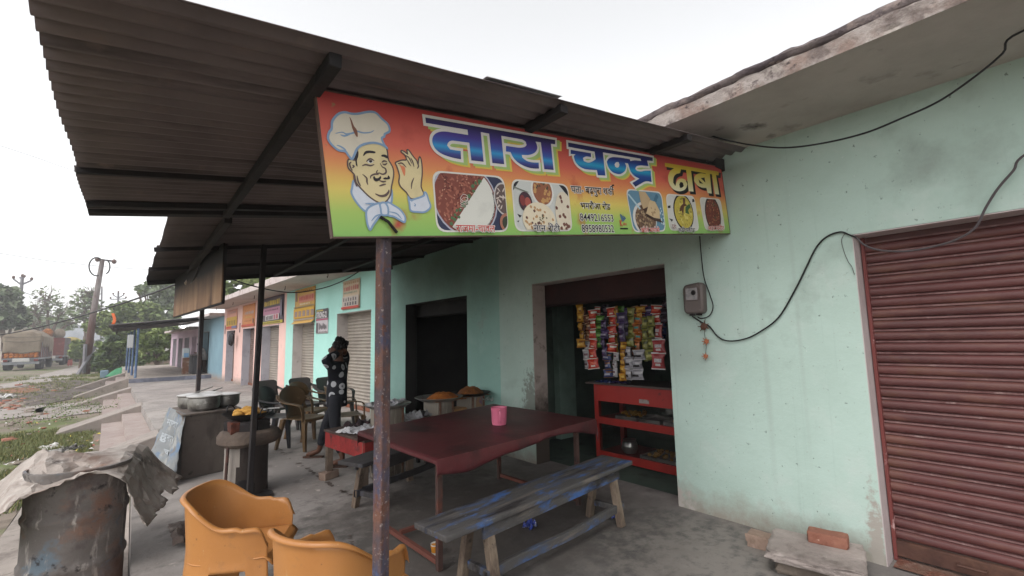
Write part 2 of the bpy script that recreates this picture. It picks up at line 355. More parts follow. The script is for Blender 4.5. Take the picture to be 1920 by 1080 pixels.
# cracks: thin dark crumbling seams in the concrete, as pieces of missing skin
cr = B()
def crack(pts, wd, seed):
    P = catmull([onz(*p, 0.004) for p in pts], 10); r_ = random.Random(seed)
    for q in P:
        if r_.random() < 0.25: continue
        a = wd * (0.3 + r_.random()); k = 6; o = r_.uniform(0, 6)
        cr.add([(q.x + r_.uniform(-.02, .02) + a * math.cos(o + 2 * math.pi * j / k) * r_.uniform(.6, 1.6), q.y + a * math.sin(o + 2 * math.pi * j / k) * r_.uniform(.6, 1.8), 0.004) for j in range(k)], [tuple(range(k))])
crack([(518, 838), (548, 862), (575, 878), (600, 895), (625, 912)], 0.022, 1)
crack([(640, 920), (665, 928), (690, 922)], 0.02, 2)
crack([(655, 1000), (660, 1020), (672, 1040)], 0.012, 4)
tag(cr.build('floor_cracks', M('crack_dark', h('5a504b'), 0.95), world=False), kind='stuff')
# second, raised platform further along
rp = B(); e2 = [(-0.06, 24.9), (-0.30, 33), (-0.54, 41)]
for i in range(2):
    (xa, ya), (xb, yb) = e2[i], e2[i + 1]
    rp.add([(xa, ya, .17), (3.2, ya, .17), (3.2, yb, .17), (xb, yb, .17), (xa, ya, -.7), (xb, yb, -.7), (3.2, ya, -.7)], [(0, 1, 2, 3), (0, 3, 5, 4)] + ([(0, 4, 6, 1)] if i == 0 else []))
tag(rp.build('raised_veranda', M('raised_concrete', h('8f867f'), 0.85, [(h('a0958c'), 0.7, 0.4, 0.6), (h('6a625d'), 2, 0.5, 0.7)], 0.3, 10), world=False), kind='structure')
kb = B(); kb.box((-0.07, 24.84, 0.004), (3.0, 24.895, 0.165)); tag(kb.build('kerb', M('painted_step_riser', h('5d5f6b'), 0.8, [(h('757783'), 2, 0.45, 0.6)], 0.2)), kind='structure')

# steps with sloping cheek walls down to the ground
cheek = M('step_concrete', h('8b827c'), 0.85, [(h('9a9089'), 1.2, 0.45, 0.65), (h('7b716b'), 4, 0.55, 0.7)], 0.3, 20)
riserp = M('pink_step_concrete', h('91837e'), 0.85, [(h('9d918b'), 1.5, 0.45, 0.65), (h('8d7a76'), 5, 0.55, 0.7)], 0.3, 20)
def ex(y):
    for (xa, ya), (xb, yb) in zip(edge[2:] + e2[:0], edge[3:]):
        if ya <= y <= yb: return xa + (xb - xa) * (y - ya) / (yb - ya)
    return -0.06 - 0.03 * (y - 24.9) if y > 24.9 else 0.46
def flight(y0, y1, z0, name='steps'):
    b = B()
    for k in range(2):
        z = z0 - 0.17 * (k + 1)
        xa0, xa1 = ex(y0) - 0.003, ex(y1) - 0.003
        xb0, xb1 = xa0 - 0.37 * (k + 1), xa1 - 0.37 * (k + 1)
        if k: xa0 -= 0.37; xa1 -= 0.37
        b.add([(xa0, y0, z), (xa1, y1, z), (xb1, y1, z), (xb0, y0, z), (xb0, y0, -.62), (xb1, y1, -.62)], [(0, 1, 2, 3), (3, 2, 5, 4)])
    tag(b.build(name, riserp, world=False), kind='structure')
def cheekwall(y, z0, w, L, name='step_cheek_wall', label=''):
    x = ex(y) + 0.02; top = z0 + 0.02
    b = B().prism([(x, y, top), (x - L, y - 0.25, GZ + 0.05), (x - L, y - 0.25, -.62), (x, y, -.62)], (0.0, w, 0))
    tag(b.build(name, cheek, world=True, bevel=0.02), label, 'cheek wall', 'sloping cheek walls beside the veranda steps')
flight(10.6, 15.3, 0); flight(16.2, 21.9, 0); flight(26.3, 30.6, .17)
cheekwall(9.9, 0, .7, 1.5, label='nearest sloping concrete step wall, beside the white pots')
cheekwall(15.25, 0, .9, 1.55, label='wide sloping concrete slab between the two nearer flights of steps')
cheekwall(21.9, 0, .8, 1.55, label='thin sloping concrete slab just before the raised veranda')
cheekwall(25.6, .17, .7, 1.7, label='sloping concrete slab just past the raised veranda edge')
cheekwall(31.0, .17, .7, 1.9, label='farthest sloping concrete slab beside the far steps')
# ------------------------------------------------------------------ buildings
def wallgrid(b, ybs, zbs, opens, xf, xb):
    """wall in the YZ plane from front xf to back xb with rectangular openings (y0,y1,z0,z1)"""
    ybs = sorted(set(ybs)); zbs = sorted(set(zbs))
    def op(y, z): return any(o[0] < y < o[1] and o[2] < z < o[3] for o in opens)
    for i in range(len(ybs) - 1):
        for j in range(len(zbs) - 1):
            y0, y1, z0, z1 = ybs[i], ybs[i + 1], zbs[j], zbs[j + 1]
            if op((y0 + y1) / 2, (z0 + z1) / 2): continue
            b.add([(xf, y0, z0), (xf, y1, z0), (xf, y1, z1), (xf, y0, z1)], [(0, 3, 2, 1)])
            b.add([(xb, y0, z0), (xb, y1, z0), (xb, y1, z1), (xb, y0, z1)], [(0, 1, 2, 3)])
    for (y0, y1, z0, z1) in opens:
        b.add([(xf, y0, z0), (xb, y0, z0), (xb, y0, z1), (xf, y0, z1)], [(0, 1, 2, 3)])
        b.add([(xf, y1, z0), (xb, y1, z0), (xb, y1, z1), (xf, y1, z1)], [(0, 3, 2, 1)])
        b.add([(xf, y0, z1), (xb, y0, z1), (xb, y1, z1), (xf, y1, z1)], [(0, 1, 2, 3)])
def shutter_mesh(y0, y1, z0, z1, x, pitch, amp):
    """ribbed roller shutter: rounded slats with a flat groove between them"""
    b = B(); n = int((z1 - z0) / pitch)
    prof = []
    for k in range(n):
        zb = z0 + k * pitch
        for t, d in ((0, 0), (0.06, 0.55), (0.18, .9), (0.38, 1), (0.58, .9), (0.70, .55), (0.74, 0.1), (0.80, 0.05), (0.82, 0.42), (0.94, 0.42), (0.97, 0)):
            prof.append((zb + t * pitch, -d * amp))
    prof.append((z1, 0))
    v = []; 
    for (z, d) in prof: v += [(x + d, y0, z), (x + d, y1, z)]
    b.groove = [1 if i % 11 in (8, 9) else 0 for i in range(len(prof) - 1)]
    return b.add(v, [(2 * i, 2 * i + 1, 2 * i + 3, 2 * i + 2) for i in range(len(prof) - 1)])

WXF = 3.78
# --- the eatery itself
bld = thing('shop_building', 'pale mint green eatery building with an open doorway and a maroon shutter', 'building', (WXF, 3, 0))
wb = B()
opens = [(-1.6, .872, 0, 2.16), (2.32, 4.17, 0, 2.165), (5.61, 7.6, 0, 2.15)]
ybs = [-6, -4, -1.6, .872, 1.6, 2.32, 3.2, 4.17, 4.83, 5.61, 6.6, 7.6, 8.42]
wallgrid(wb, ybs, [0, .6, 1.2, 1.7, 2.15, 2.16, 2.165, 2.6, 3.012], opens, WXF, WXF + .22)
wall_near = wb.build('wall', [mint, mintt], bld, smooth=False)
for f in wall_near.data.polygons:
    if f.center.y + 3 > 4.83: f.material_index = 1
# damp on the wall, awning shade painted into its colour above the kitchen hatch, hand grime at the door, flaking at the corners
for m_ in (mint, mintt): stain_shade3(m_, h('4f5f54'), (0, 3.0, 2.75), (1.5, 2.9, 1.0), .85, 1.3, .7, .8)
stain_shade3(mint, h('5f5850'), (0, 1.24, .72), (.6, .16, .42), .5, 16, 3.4, .7)
stain_shade3(mint, h('a9a29b'), (0, -.55, .08), (.6, .30, .20), .35, 9, 2.6); stain_shade3(mint, h('9a948c'), (0, -2.09, .1), (.6, .05, .40), .4, 18, 2.6)
stain_shade3(mint, h('98a49d'), (0, -1.5, 1.1), (.6, .03, 1.0), .8, 3, .8, .4); stain_shade3(mint, h('98a49d'), (0, -1.75, 1.6), (.6, .022, 1.2), .8, 3, .8, .35); stain_shade3(mint, h('9aa59e'), (0, -.85, 1.3), (.6, .4, .25), .8, 3, 1.2, .5)
n_ = mint.node_tree
j = B()
t = 0.004
j.box((WXF + .001, .867, 0.0), (WXF + .20, .872 - t + .008, 2.156))
j.build('door_surround', jambmat, bld); j = B()
j.box((WXF + .002, -1.6, 2.152), (WXF + .20, .862, 2.158)); j.build('lintel', jambmat, bld)
j = B(); j.box((WXF + .002, 4.162, 0), (WXF + .215, 4.168, 2.16)); j.build('door_surround', dirtyjamb, bld)
j = B(); j.box((WXF + .002, 2.322, 2.158), (WXF + .215, 4.16, 2.163)); j.build('lintel', plaster, bld)
j = B(); j.box((WXF + .002, 7.592, 0), (WXF + .215, 7.598, 2.145)); j.box((WXF + .002, 5.612, 2.142), (WXF + .215, 7.59, 2.148)); j.build('door_surround', sooty, bld)
# slab roof with broken plaster edge
def slab(parent, y0, y1, xo, xi, z0, z1, world=True, rough=0.035, topm=None, edgem=None, seed=0, souf=None):
    b = B(); n = max(6, int((y1 - y0) / 0.09))
    b.add([(xo, y0, z0), (xi, y0, z0), (xi, y1, z0), (xo, y1, z0)], [(0, 1, 2, 3)])
    b.build('slab_soffit', souf or soffit, parent, world=world, smooth=False)
    e = B()
    def fn(u, v):
        y = y0 + (y1 - y0) * u
        zz = z0 + (z1 - z0) * v; r_ = rough * fbm((y, zz * 3, seed), 3.2)
        if v == 0: return (xo - .001 + .35 * r_ * r_, y, z0 - .001 + .25 * max(0, r_))
        if v > 0.99: return (xo + .05 + .01 * nz((y, 0, 0), 5), y, z1 + r_ * .7)
        return (xo + (abs(r_) if v > .55 else r_ * .35), y, zz + (r_ * .3))
    e.grid(fn, n, 7)
    e.add([(xo + .05, y0, z1 - .02), (xi, y0, z1 - .02), (xi, y1, z1 - .02), (xo + .05, y1, z1 - .02)], [(0, 1, 2, 3)])
    e.add([(xo, y0, z0), (xi, y0, z0), (xi, y0, z1), (xo, y0, z1)], [(0, 1, 2, 3)]); e.add([(xo, y1, z0), (xi, y1, z0), (xi, y1, z1), (xo, y1, z1)], [(3, 2, 1, 0)])
    return e.build('slab_edge', edgem or fasciam, parent, world=world, fix=False)
b = B(); b.add([(2.9, -6, 3.012), (9.2, -6, 3.012), (9.2, 8.42, 3.012), (2.9, 8.42, 3.012)], [(0, 1, 2, 3)]); b.build('slab_soffit', soffit, bld, smooth=False)
mortar = M('dark_roof_mortar', h('6b6160'), 0.95, [(h('50474a'), 4, 0.45, 0.6), (h('857772'), 10, 0.56, 0.66), (h('3a3234'), 18, .60, .68)], 1.0, 30)
PR = [(0, 0), (.002, .02), (-.002, .045), (.003, .07), (.0, .09), (.008, .102), (-.002, .106), (-.010, .117), (-.014, .130), (-.009, .143), (.006, .153), (.035, .160), (.08, .162), (.14, .158)]
b = B(); nn = 420
def fne(u, v):
    y = -6 + 14.42 * u; k = int(round(v * (len(PR) - 1))); dx_, dz_ = PR[k]
    edge_ = .018 * fbm((y, 0, 3), 2.4) + .010 * nz((y, 0, 8), 11)
    if k == 0: return (2.899 + .010 * max(0, nz((y, 0, 1), 9)), y, 3.011)
    if k < 5: return (2.9 + dx_ + .010 * fbm((y, dz_ * 2, 2), 9) + .006 * nz((y, dz_, 0), 30), y, 3.012 + dz_)
    return (2.9 + dx_ * (1 + 1.2 * nz((y, 0, 4), 3.3)) + .008 * fbm((y, dz_ * 3, 6), 10), y, 3.012 + dz_ + edge_ + .006 * nz((y, dz_ * 4, 7), 14))
b.grid(fne, nn, len(PR) - 1); b.add([(3.03, -6, 3.17), (9.2, -6, 3.17), (9.2, 8.42, 3.17), (3.03, 8.42, 3.17)], [(0, 1, 2, 3)])
so2 = b.build('slab_edge', [fasciam, mortar], bld, fix=False, ang=40)
ix = [1 if (i % (len(PR) - 1)) >= 5 else 0 for i in range(nn * (len(PR) - 1))] + [1]; so2.data.polygons.foreach_set('material_index', ix)
# rooms behind the openings
def room(parent, y0, y1, x1, mat, name='room', world=True, h_=2.8, x0=WXF + .22, fl=True):
    b = B(); x0 += .001
    b.add([(x0, y0, 0.004), (x1, y0, 0.004), (x1, y1, 0.004), (x0, y1, 0.004), (x0, y0, h_), (x1, y0, h_), (x1, y1, h_), (x0, y1, h_)],
          [(4, 7, 6, 5), (0, 4, 5, 1), (1, 5, 6, 2), (2, 6, 7, 3)] + ([(0, 1, 2, 3)] if fl else []))
    return b.build(name, mat, parent, world=world, fix=False, smooth=False)
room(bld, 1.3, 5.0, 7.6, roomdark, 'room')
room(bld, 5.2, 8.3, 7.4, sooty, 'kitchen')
# inner door strip and rolled shutter box inside the doorway
sb = B(); sb.box((WXF + .24, 2.2, 1.90), (WXF + .5, 4.4, 2.35)); sb.build('shutter_box', M('dark_red_shutter_box', h('3a1c1a'), 0.7, [(h('2a1413'), 2, 0.4, 0.6)], 0.2), bld, bevel=.02)
pp = B(); pp.box((WXF + 1.15, 5.0 - .12, 0.004), (WXF + 1.5, 4.99, 2.0)); pp.build('pillar', M('pale_green_pillar', h('7d9488'), 0.8, [(h('5e7268'), 2, 0.4, 0.7)]), bld)
sb = B(); sb.box((WXF + .24, 5.5, 1.92), (WXF + .46, 7.7, 2.35)); sb.build('shutter_box', sooty, bld, bevel=.02)
# maroon roller shutter
mar = M('maroon_shutter_paint', h('5a3331'), 0.5, [(h('4b2a29'), 1.5, 0.4, 0.65, (1, 1, 6)), (h('67443a'), 2.6, 0.52, 0.7, (1, .8, 3)), (h('8d746f'), 26, 0.68, 0.75, (1, .3, 6)), (h('5a3b2c'), 3, 0.6, 0.75)], 0.12, 40, spec=.4)
SX = WXF + .195
smb = shutter_mesh(-1.6, .866, .13, 2.152, SX - .012, .0765, .023)
sh = smb.build('roller_shutter', [mar, M('dusty_maroon_groove', h('745755'), .7, [(h('5a3a39'), 6, .45, .65), (h('8d7673'), 14, .58, .7)], .2, 40)], bld, ang=60, fix=False)
sh.data.polygons.foreach_set('material_index', smb.groove)
br = B(); br.box((SX - .05, -1.6, .03), (SX - .01, .866, .128)); bro = br.build('bottom_rail', M('rusty_bottom_rail', h('4c332b'), 0.7, [(h('5f4336'), 3, 0.45, 0.65), (h('3a2520'), 8, .5, .7)], 0.3), sh, bevel=.006)
br = B(); br.tube([(SX - .05, .55, .085), (SX - .085, .55, .085), (SX - .085, .43, .085), (SX - .05, .43, .085)], .008, 6); br.build('handle', MATS['rusty_bottom_rail'], sh)
thr = B()
thr.grid(lambda u, v: (WXF + .0 + .19 * u, -1.6 + 2.44 * v, .012 + .016 * abs(fbm((u * 2, v * 30, 1), 1.0)) * (1 - abs(2 * u - 1))), 8, 60)
thr.build('threshold', M('reddish_rubble', h('70564a'), 0.95, [(h('6d4437'), 8, .45, .6), (h('9b8377'), 20, .55, .7)], .9, 40), bld)
gd = B(); gd.box((SX - .055, .842, .004), (SX + .0, .861, 2.15)); gd.build('guide_rail', M('shutter_guide_paint', h('6b3734'), .6, [(h('b79a97'), 9, .6, .7)]), bld)

# --- the row of lock-up shops, turned a few degrees
RA = math.atan(0.06)
greysh = M('galvanised_shutter', h('a39a90'), 0.5, [(h('8d847b'), 1.2, 0.45, 0.7), (h('7a6c62'), 6, .6, .75, (1, 1, 4))], .1, 40, metal=.25)
brownsh = M('rusty_brown_shutter', h('7d6a63'), 0.6, [(h('6a5750'), 2, .45, .7)], .1, 40, metal=.2)
pink = M('pink_paint', h('ddb9b0'), .8, [(h('d0a9a0'), .8, .4, .7), (h('c4a9a2'), 4, .58, .75)], .1)
bluep = M('dull_blue_paint', h('7b97a3'), .8, [(h('6d8894'), .8, .4, .7), (h('7c9ba8'), 3, .58, .75)], .1)
lilac = M('lilac_paint', h('bfa9b5'), .8, [(h('ad97a5'), .8, .4, .7)], .1)
for m_ in (pink, bluep, lilac): zmask(m_, h('8a7f77'), 0.04, 0.3, .2, scale=4)
jgrey = M('pale_grey_jamb', h('a9a7ae'), .85, [(h('94929a'), 2, .45, .7), (h('77747a'), 9, .6, .75)], .1)
soff2 = M('white_soffit', h('b9aea9'), .85, [(h('a99e98'), 1, .4, .7), (h('978b85'), 4, .6, .75)], .1)
fasc2 = M('white_roof_edge', h('b7aba8'), .9, [(h('98877f'), 3, .52, .66), (h('cbc1bd'), 8, .55, .7), (h('6d605b'), 9, .64, .74)], .5, 20)
def row_building(name, label, y0, y1, wall, openings, ztop, loc=(3.78, 8.42, 0), jm=jgrey, fascia=True, zslab=None, over=.88, th=.2):
    t = thing(name, label, 'building', loc, RA)
    b = B(); ops = [(o[0], o[1], o[2], o[3]) for o in openings]
    yb = [y0, y1] + [q for o in ops for q in o[:2]]; zb = [0, 1.0, ztop] + [q for o in ops for q in o[2:4]]
    wallgrid(b, yb, zb, ops, 0, .3)
    b.add([(0, y1, 0), (3.5, y1, 0), (3.5, y1, ztop), (0, y1, ztop)], [(0, 1, 2, 3)])
    b.build('wall', wall, t, world=False, smooth=False)
    for o in openings:
        a, c, z0, z1 = o[:4]
        q = B(); q.box((.003, c - .012, z0), (.29, c - .004, z1 - .01)); q.build('door_surround', o[5] if len(o) > 5 else jm, t, world=False)
        q = B(); q.box((.003, a + .004, z1 - .01), (.29, c - .014, z1 - .004)); q.build('lintel', jm, t, world=False)
        if o[4] == 'open':
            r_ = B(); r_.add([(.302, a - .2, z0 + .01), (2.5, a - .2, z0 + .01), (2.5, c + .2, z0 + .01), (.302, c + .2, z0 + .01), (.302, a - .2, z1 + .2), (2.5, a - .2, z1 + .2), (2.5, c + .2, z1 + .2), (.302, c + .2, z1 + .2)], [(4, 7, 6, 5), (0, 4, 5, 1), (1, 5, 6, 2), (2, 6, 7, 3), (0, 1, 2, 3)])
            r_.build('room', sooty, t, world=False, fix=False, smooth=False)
        else:
            s_ = shutter_mesh(a, c - .013, z0 + .09, z1 - .011, .27, .075, .02).build('roller_shutter', o[4], t, world=False, ang=60)
            r_ = B(); r_.box((.235, a + .003, z0 + .005), (.262, c - .016, z0 + .088)); r_.build('bottom_rail', M('shutter_foot_brown', h('7a4c38'), .7, [(h('5f4a40'), 4, .45, .7)]), s_, world=False)
    zs = zslab or ztop
    slab(t, y0, y1, -over, 3.5, zs, zs + th, world=False, rough=.02, edgem=fasc2, seed=y0, souf=soff2)
    return t
mrow = row_building('shop_row', 'bright mint green shop front with two grey roller shutters behind the standing person', 0, 6.1, mint2,
    [(.65, 2.40, 0, 2.16, greysh), (3.83, 5.48, 0, 2.03, greysh)], 3.0, jm=plaster)
prow = row_building('shop_row', 'pale pink shop front with three doorways under painted posters', 6.102, 14.3, pink,
    [(6.75, 8.56, 0, 2.07, greysh), (9.5, 11.1, 0, 2.07, brownsh), (12.3, 13.75, 0, 2.06, brownsh)], 3.0, th=.17)
brow = row_building('shop_row', 'dull blue shop front with an open counter between pink and lilac shops', 14.302, 20.3, bluep,
    [(17.4, 19.4, 0.0, 2.15, 'open', bluep)], 2.72, th=.12, over=.55)
lrow = row_building('shop_row', 'lilac shop front with narrow doorways at the far end of the row', 20.302, 30.4, lilac,
    [(20.8, 22.1, .17, 1.95, 'open', lilac), (23.0, 24.6, .17, 1.95, brownsh), (25.4, 27.0, .17, 1.95, brownsh), (27.8, 29.4, .17, 1.95, brownsh)], 2.35, th=.12, over=.4)
# hooks under the eaves of the mint and pink shops
for t_, ys_ in ((mrow, (1.7, 4.6)), (prow, (7.6, 10.4, 13.2))):
    for y_ in ys_:
        B().tube([(-.5, y_, 3.0), (-.5, y_, 2.93), (-.5, y_ + .03, 2.90), (-.5, y_ + .05, 2.93)], .008, 5).build('roof_hook', M('rust_dark', h('3a2c26'), .8), t_, world=False)
# ------------------------------------------------------------------ tin awning on posts
SLOPE = .1415
def zr(x): return 2.40 + SLOPE * x
tin = M('sooty_tin', h('675c5b'), .72, [(h('544a4a'), 1.2, .42, .62, (1, .4, 1)), (h('3a3232'), 2.5, .52, .7, (.3, 3, 1)), (h('6a5c58'), 7, .6, .74)], .15, 14, metal=.0, spec=.25)
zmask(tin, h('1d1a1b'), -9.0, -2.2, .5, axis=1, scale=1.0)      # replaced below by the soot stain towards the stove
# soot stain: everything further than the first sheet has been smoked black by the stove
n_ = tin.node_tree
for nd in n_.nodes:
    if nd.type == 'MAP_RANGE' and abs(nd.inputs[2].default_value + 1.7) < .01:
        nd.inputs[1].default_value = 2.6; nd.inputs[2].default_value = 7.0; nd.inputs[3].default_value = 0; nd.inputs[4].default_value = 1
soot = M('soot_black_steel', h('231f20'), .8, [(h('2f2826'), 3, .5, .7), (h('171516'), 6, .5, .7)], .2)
rustp = M('rusty_post_paint', h('4a4044'), .75, [(h('6a4a3e'), 9, .46, .58, (1, 1, .45)), (h('3f4257'), 11, .50, .62, (1, 1, .4)), (h('5d3c30'), 24, .56, .66), (h('8d827e'), 60, .60, .68), (h('2a2223'), 16, .57, .66, (1, 1, .5))], .5, 60)
aw = thing('tin_awning', 'soot blackened corrugated tin awning on steel posts in front of the eatery', 'awning', (.76, 1.72, 0))
def sheet(x0, x1, y0, y1, lift=0.0, pitch=.076, amp=.011, name='roof_sheet', mat=tin, sag=0.0):
    n = int((y1 - y0) / pitch * 6); nx = 14
    vv = []
    for i in range(n + 1):
        y = y0 + (y1 - y0) * i / n
        for k in range(nx + 1):
            x = x0 + (x1 - x0) * k / nx
            if k == 0: x += .012 * nz((y, 0, 0), 2)
            vv.append((x, y, zr(x) + lift + .004 + amp * math.sin(2 * math.pi * (y - y0) / pitch) + .006 * nz((x, y, 0), 1.2) - sag * math.sin(math.pi * i / n)))
    f = [(i * (nx + 1) + k, i * (nx + 1) + k + 1, (i + 1) * (nx + 1) + k + 1, (i + 1) * (nx + 1) + k) for i in range(n) for k in range(nx)]
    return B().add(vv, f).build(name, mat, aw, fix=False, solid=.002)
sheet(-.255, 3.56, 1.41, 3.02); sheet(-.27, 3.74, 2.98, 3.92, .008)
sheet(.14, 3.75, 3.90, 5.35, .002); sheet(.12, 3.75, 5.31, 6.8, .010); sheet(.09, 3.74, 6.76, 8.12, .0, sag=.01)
galv = M('pale_tin', h('a9a8ab'), .45, [(h('8a8788'), 3, .5, .7)], .05, metal=.4)
sheet(1.06, 1.50, 1.404, 1.58, .016, amp=.003, name='patch_sheet', mat=galv)
def xbar(y, x0, x1, w_, hh, dz=0.0, name='purlin', mat=soot):
    B().bar((x0, y, zr(x0) - hh / 2 + dz), (x1, y, zr(x1) - hh / 2 + dz), w_, hh).build(name, mat, aw, bevel=.003)
def ybar(x, y0, y1, w_, hh, dz=0.0, name='rafter'):
    B().bar((x, y0, zr(x) - hh / 2 + dz), (x, y1, zr(x) - hh / 2 + dz), w_, hh).build(name, soot, aw, bevel=.004)
xbar(3.86, -.27, 3.7, .09, .10, .075); xbar(3.62, -.26, 3.7, .05, .035)
xbar(1.745, .5, 3.7, .045, .06, -.012); xbar(2.98, -.26, 3.7, .03, .03, .008)
xbar(5.33, .1, 3.7, .04, .04); xbar(6.78, .1, 3.7, .04, .04); xbar(8.08, .1, 3.74, .05, .07)
ybar(.47, 1.46, 3.81, .042, .05, -.004); ybar(.50, 3.92, 8.03, .05, .06, -.004)
ybar(1.54, 1.43, 3.8, .05, .04, -.004); ybar(2.68, 1.41, 3.8, .05, .04, -.004); ybar(1.7, 3.92, 8.03, .055, .06, -.001); ybar(2.8, 3.92, 8.03, .055, .06, -.001)
q = B(); q.box((3.60, 1.69, 2.86), (3.76, 1.80, 2.96)); q.build('end_bracket', soot, aw)
# near post: a square steel tube standing on its edge towards us, rust and old blue paint
def post(x, y, s, rz, top, lean=(0, 0), mat=rustp, base=0.0):
    b = B(); v = []
    for (z, k) in ((base, 0), (base + .6, .25), (base + 1.4, .6), (top, 1)):
        for (i, j_) in ((-1, -1), (1, -1), (1, 1), (-1, 1)):
            p = Matrix.Rotation(rz, 3, 'Z') @ Vector((i * s / 2, j_ * s / 2, 0)); v.append((x + p.x + lean[0] * k, y + p.y + lean[1] * k, z))
    f = [(4 * r + a, 4 * r + (a + 1) % 4, 4 * r + 4 + (a + 1) % 4, 4 * r + 4 + a) for r in range(3) for a in range(4)] + [(12, 13, 14, 15), (3, 2, 1, 0)]
    return b.add(v, f).build('post', mat, aw, bevel=.004)
post(.765, 1.735, .0455, R_(20), 2.40)
zmask(rustp, h('4a6596'), .22, .60, .50, scale=16)
post(.925, 5.10, .045, R_(10), 2.50, (.045, 0), mat=soot)
post(.745, 7.98, .05, R_(8), 2.45, mat=M('dark_steel_post', h('3a3436'), .7, [(h('4d3f3a'), 5, .5, .7)], .2))
# old sign hanging at the street side, smoked brown
sbm = M('smoke_stained_board', h('86694f'), .8, [(h('5f4534'), 1.4, .42, .66, (.6, 1.2, .3)), (h('9d8163'), 2, .54, .74, (.6, 1.6, .2)), (h('453226'), 3, .54, .72, (.6, 1.5, .25))], .1)
zmask(sbm, h('171312'), .62, .18, .12, scale=1.5)
# (soot comes from the top down)
for nd in sbm.node_tree.nodes:
    if nd.type == 'MAP_RANGE' and abs(nd.inputs[1].default_value - .74) < .01:
        nd.inputs[1].default_value = .22; nd.inputs[2].default_value = .52; nd.inputs[3].default_value = 0; nd.inputs[4].default_value = 1
os_ = thing('hanging_board', 'smoke stained brown signboard hanging from the street edge of the tin awning', 'signboard', (.62, 5.1, 1.905))
A_ = Vector((.62, 5.1, 1.905)); D_ = Vector((.41, 8.0, 1.905)); nrm = Vector((1, .07, 0)).normalized() * .012
B().prism([A_, D_, D_ + Vector((0, 0, .54)), A_ + Vector((0, 0, .575))], nrm).build('board', sbm, os_)
fr = B(); up = Vector((0, 0, .57)); off = nrm * 1.6
fr.bar(A_ + off + Vector((0, .02, 0)), A_ + off + up + Vector((0, .02, 0)), .03, .03); fr.bar(A_ + off, D_ + off, .025, .03)
fr.build('frame', soot, os_)

# ------------------------------------------------------------------ the printed sign
SA = math.atan(.1362); SO = ony(625, 443, 1.69); SY = 1.69
sg = thing('shop_sign', 'long printed eatery sign with a winking chef and Hindi lettering', 'sign', SO)
sg.rotation_euler = (0, -SA, 0)
ca, sa_ = math.cos(SA), math.sin(SA)
def S(px, py):
    p = ony(px, py, SY) - SO
    return (p.x * ca + p.z * sa_, -p.x * sa_ + p.z * ca)
def crop(x0, y0, sc):
    return lambda pts: [S(x0 + x / sc, y0 + y / sc) for x, y in pts]
signp = ramp_mat('sign_print', [(0, h('7fae5e')), (.17, h('9cb75f')), (.33, h('cfba62')), (.52, h('d18855')), (.68, h('c8604f')), (1, h('ad3d3d'))], 2, 0, .556, .45, [(h('a8473d'), 6, .6, .75), (h('8c7a55'), 25, .7, .76)])
bb = B(); bb.box((.002, .004, 0), (3.255, .022, .556)); bb.build('board', signp, sg, world=False)
bb = B(); bb.box((-.004, .003, -.006), (3.262, .026, -.0005)); bb.box((-.004, .003, .5565), (3.262, .026, .562)); bb.box((-.004, .003, -.0004), (.001, .026, .5564)); bb.box((3.256, .003, -.0004), (3.262, .026, .5564))
bb.box((.3, .0225, .02), (.34, .045, .54)); bb.box((1.6, .0225, .02), (1.64, .045, .54)); bb.box((2.9, .0225, .02), (2.94, .045, .54))
bb.build('frame', M('sign_frame_tin', h('5d4a42'), .6, [(h('3a302d'), 5, .5, .7)], .1), sg, world=False)
PL = {}
def plain(name, hexc, rough=.5):
    return M(name, h(hexc), rough, [(tuple(q * .85 for q in h(hexc)), 9, .5, .75)])
def tri(b, loops, layer):
    """flat printed shape: filled loops (first outer, others holes) at print layer `layer`"""
    y = .004 - .0007 * layer
    pts = [Vector((u, v, 0)) for lp in loops for (u, v) in lp]
    tr = tessellate_polygon([[Vector((u, v, 0)) for (u, v) in lp] for lp in loops])
    return b.add([(p.x, y, p.y) for p in pts], [tuple(t) for t in tr])
def ribbon(b, pts, wd, layer, closed=False, taper=False):
    y = .004 - .0007 * layer; P = [Vector((u, v)) for (u, v) in pts]; k = len(P); L = []; Rr = []
    for i in range(k):
        a = P[(i - 1) % k] if closed or i else P[i]; c = P[(i + 1) % k] if closed or i < k - 1 else P[i]
        d1 = (P[i] - a); d2 = (c - P[i])
        if d1.length < 1e-9: d1 = d2
        if d2.length < 1e-9: d2 = d1
        d1.normalize(); d2.normalize(); t = (d1 + d2)
        if t.length < .3: t = d2
        t.normalize(); n_ = Vector((-t.y, t.x)); s = min(1 / max(.45, n_.dot(Vector((-d2.y, d2.x)))), 2.0)
        ww = wd / 2 * s * ((.35 + .65 * math.sin(math.pi * i / (k - 1))) if taper else 1)
        L.append(P[i] + n_ * ww); Rr.append(P[i] - n_ * ww)
    v = [(q.x, y - .000005 * i, q.y) for i, pr in enumerate(zip(L, Rr)) for q in pr]
    f = [(2 * i, 2 * i + 1, (2 * i + 3) % (2 * k), (2 * i + 2) % (2 * k)) for i in range(k if closed else k - 1)]
    return b.add(v, f)
def out(b, name, mat): return b.build(name, mat, sg, world=False, smooth=False, fix=False)
def sm(pts, n=4, closed=True): return [(p.x, p.y) for p in catmull([(u, v, 0) for u, v in pts], n, closed)]
def shift(pts, du, dv): return [(u + du, v + dv) for u, v in pts]
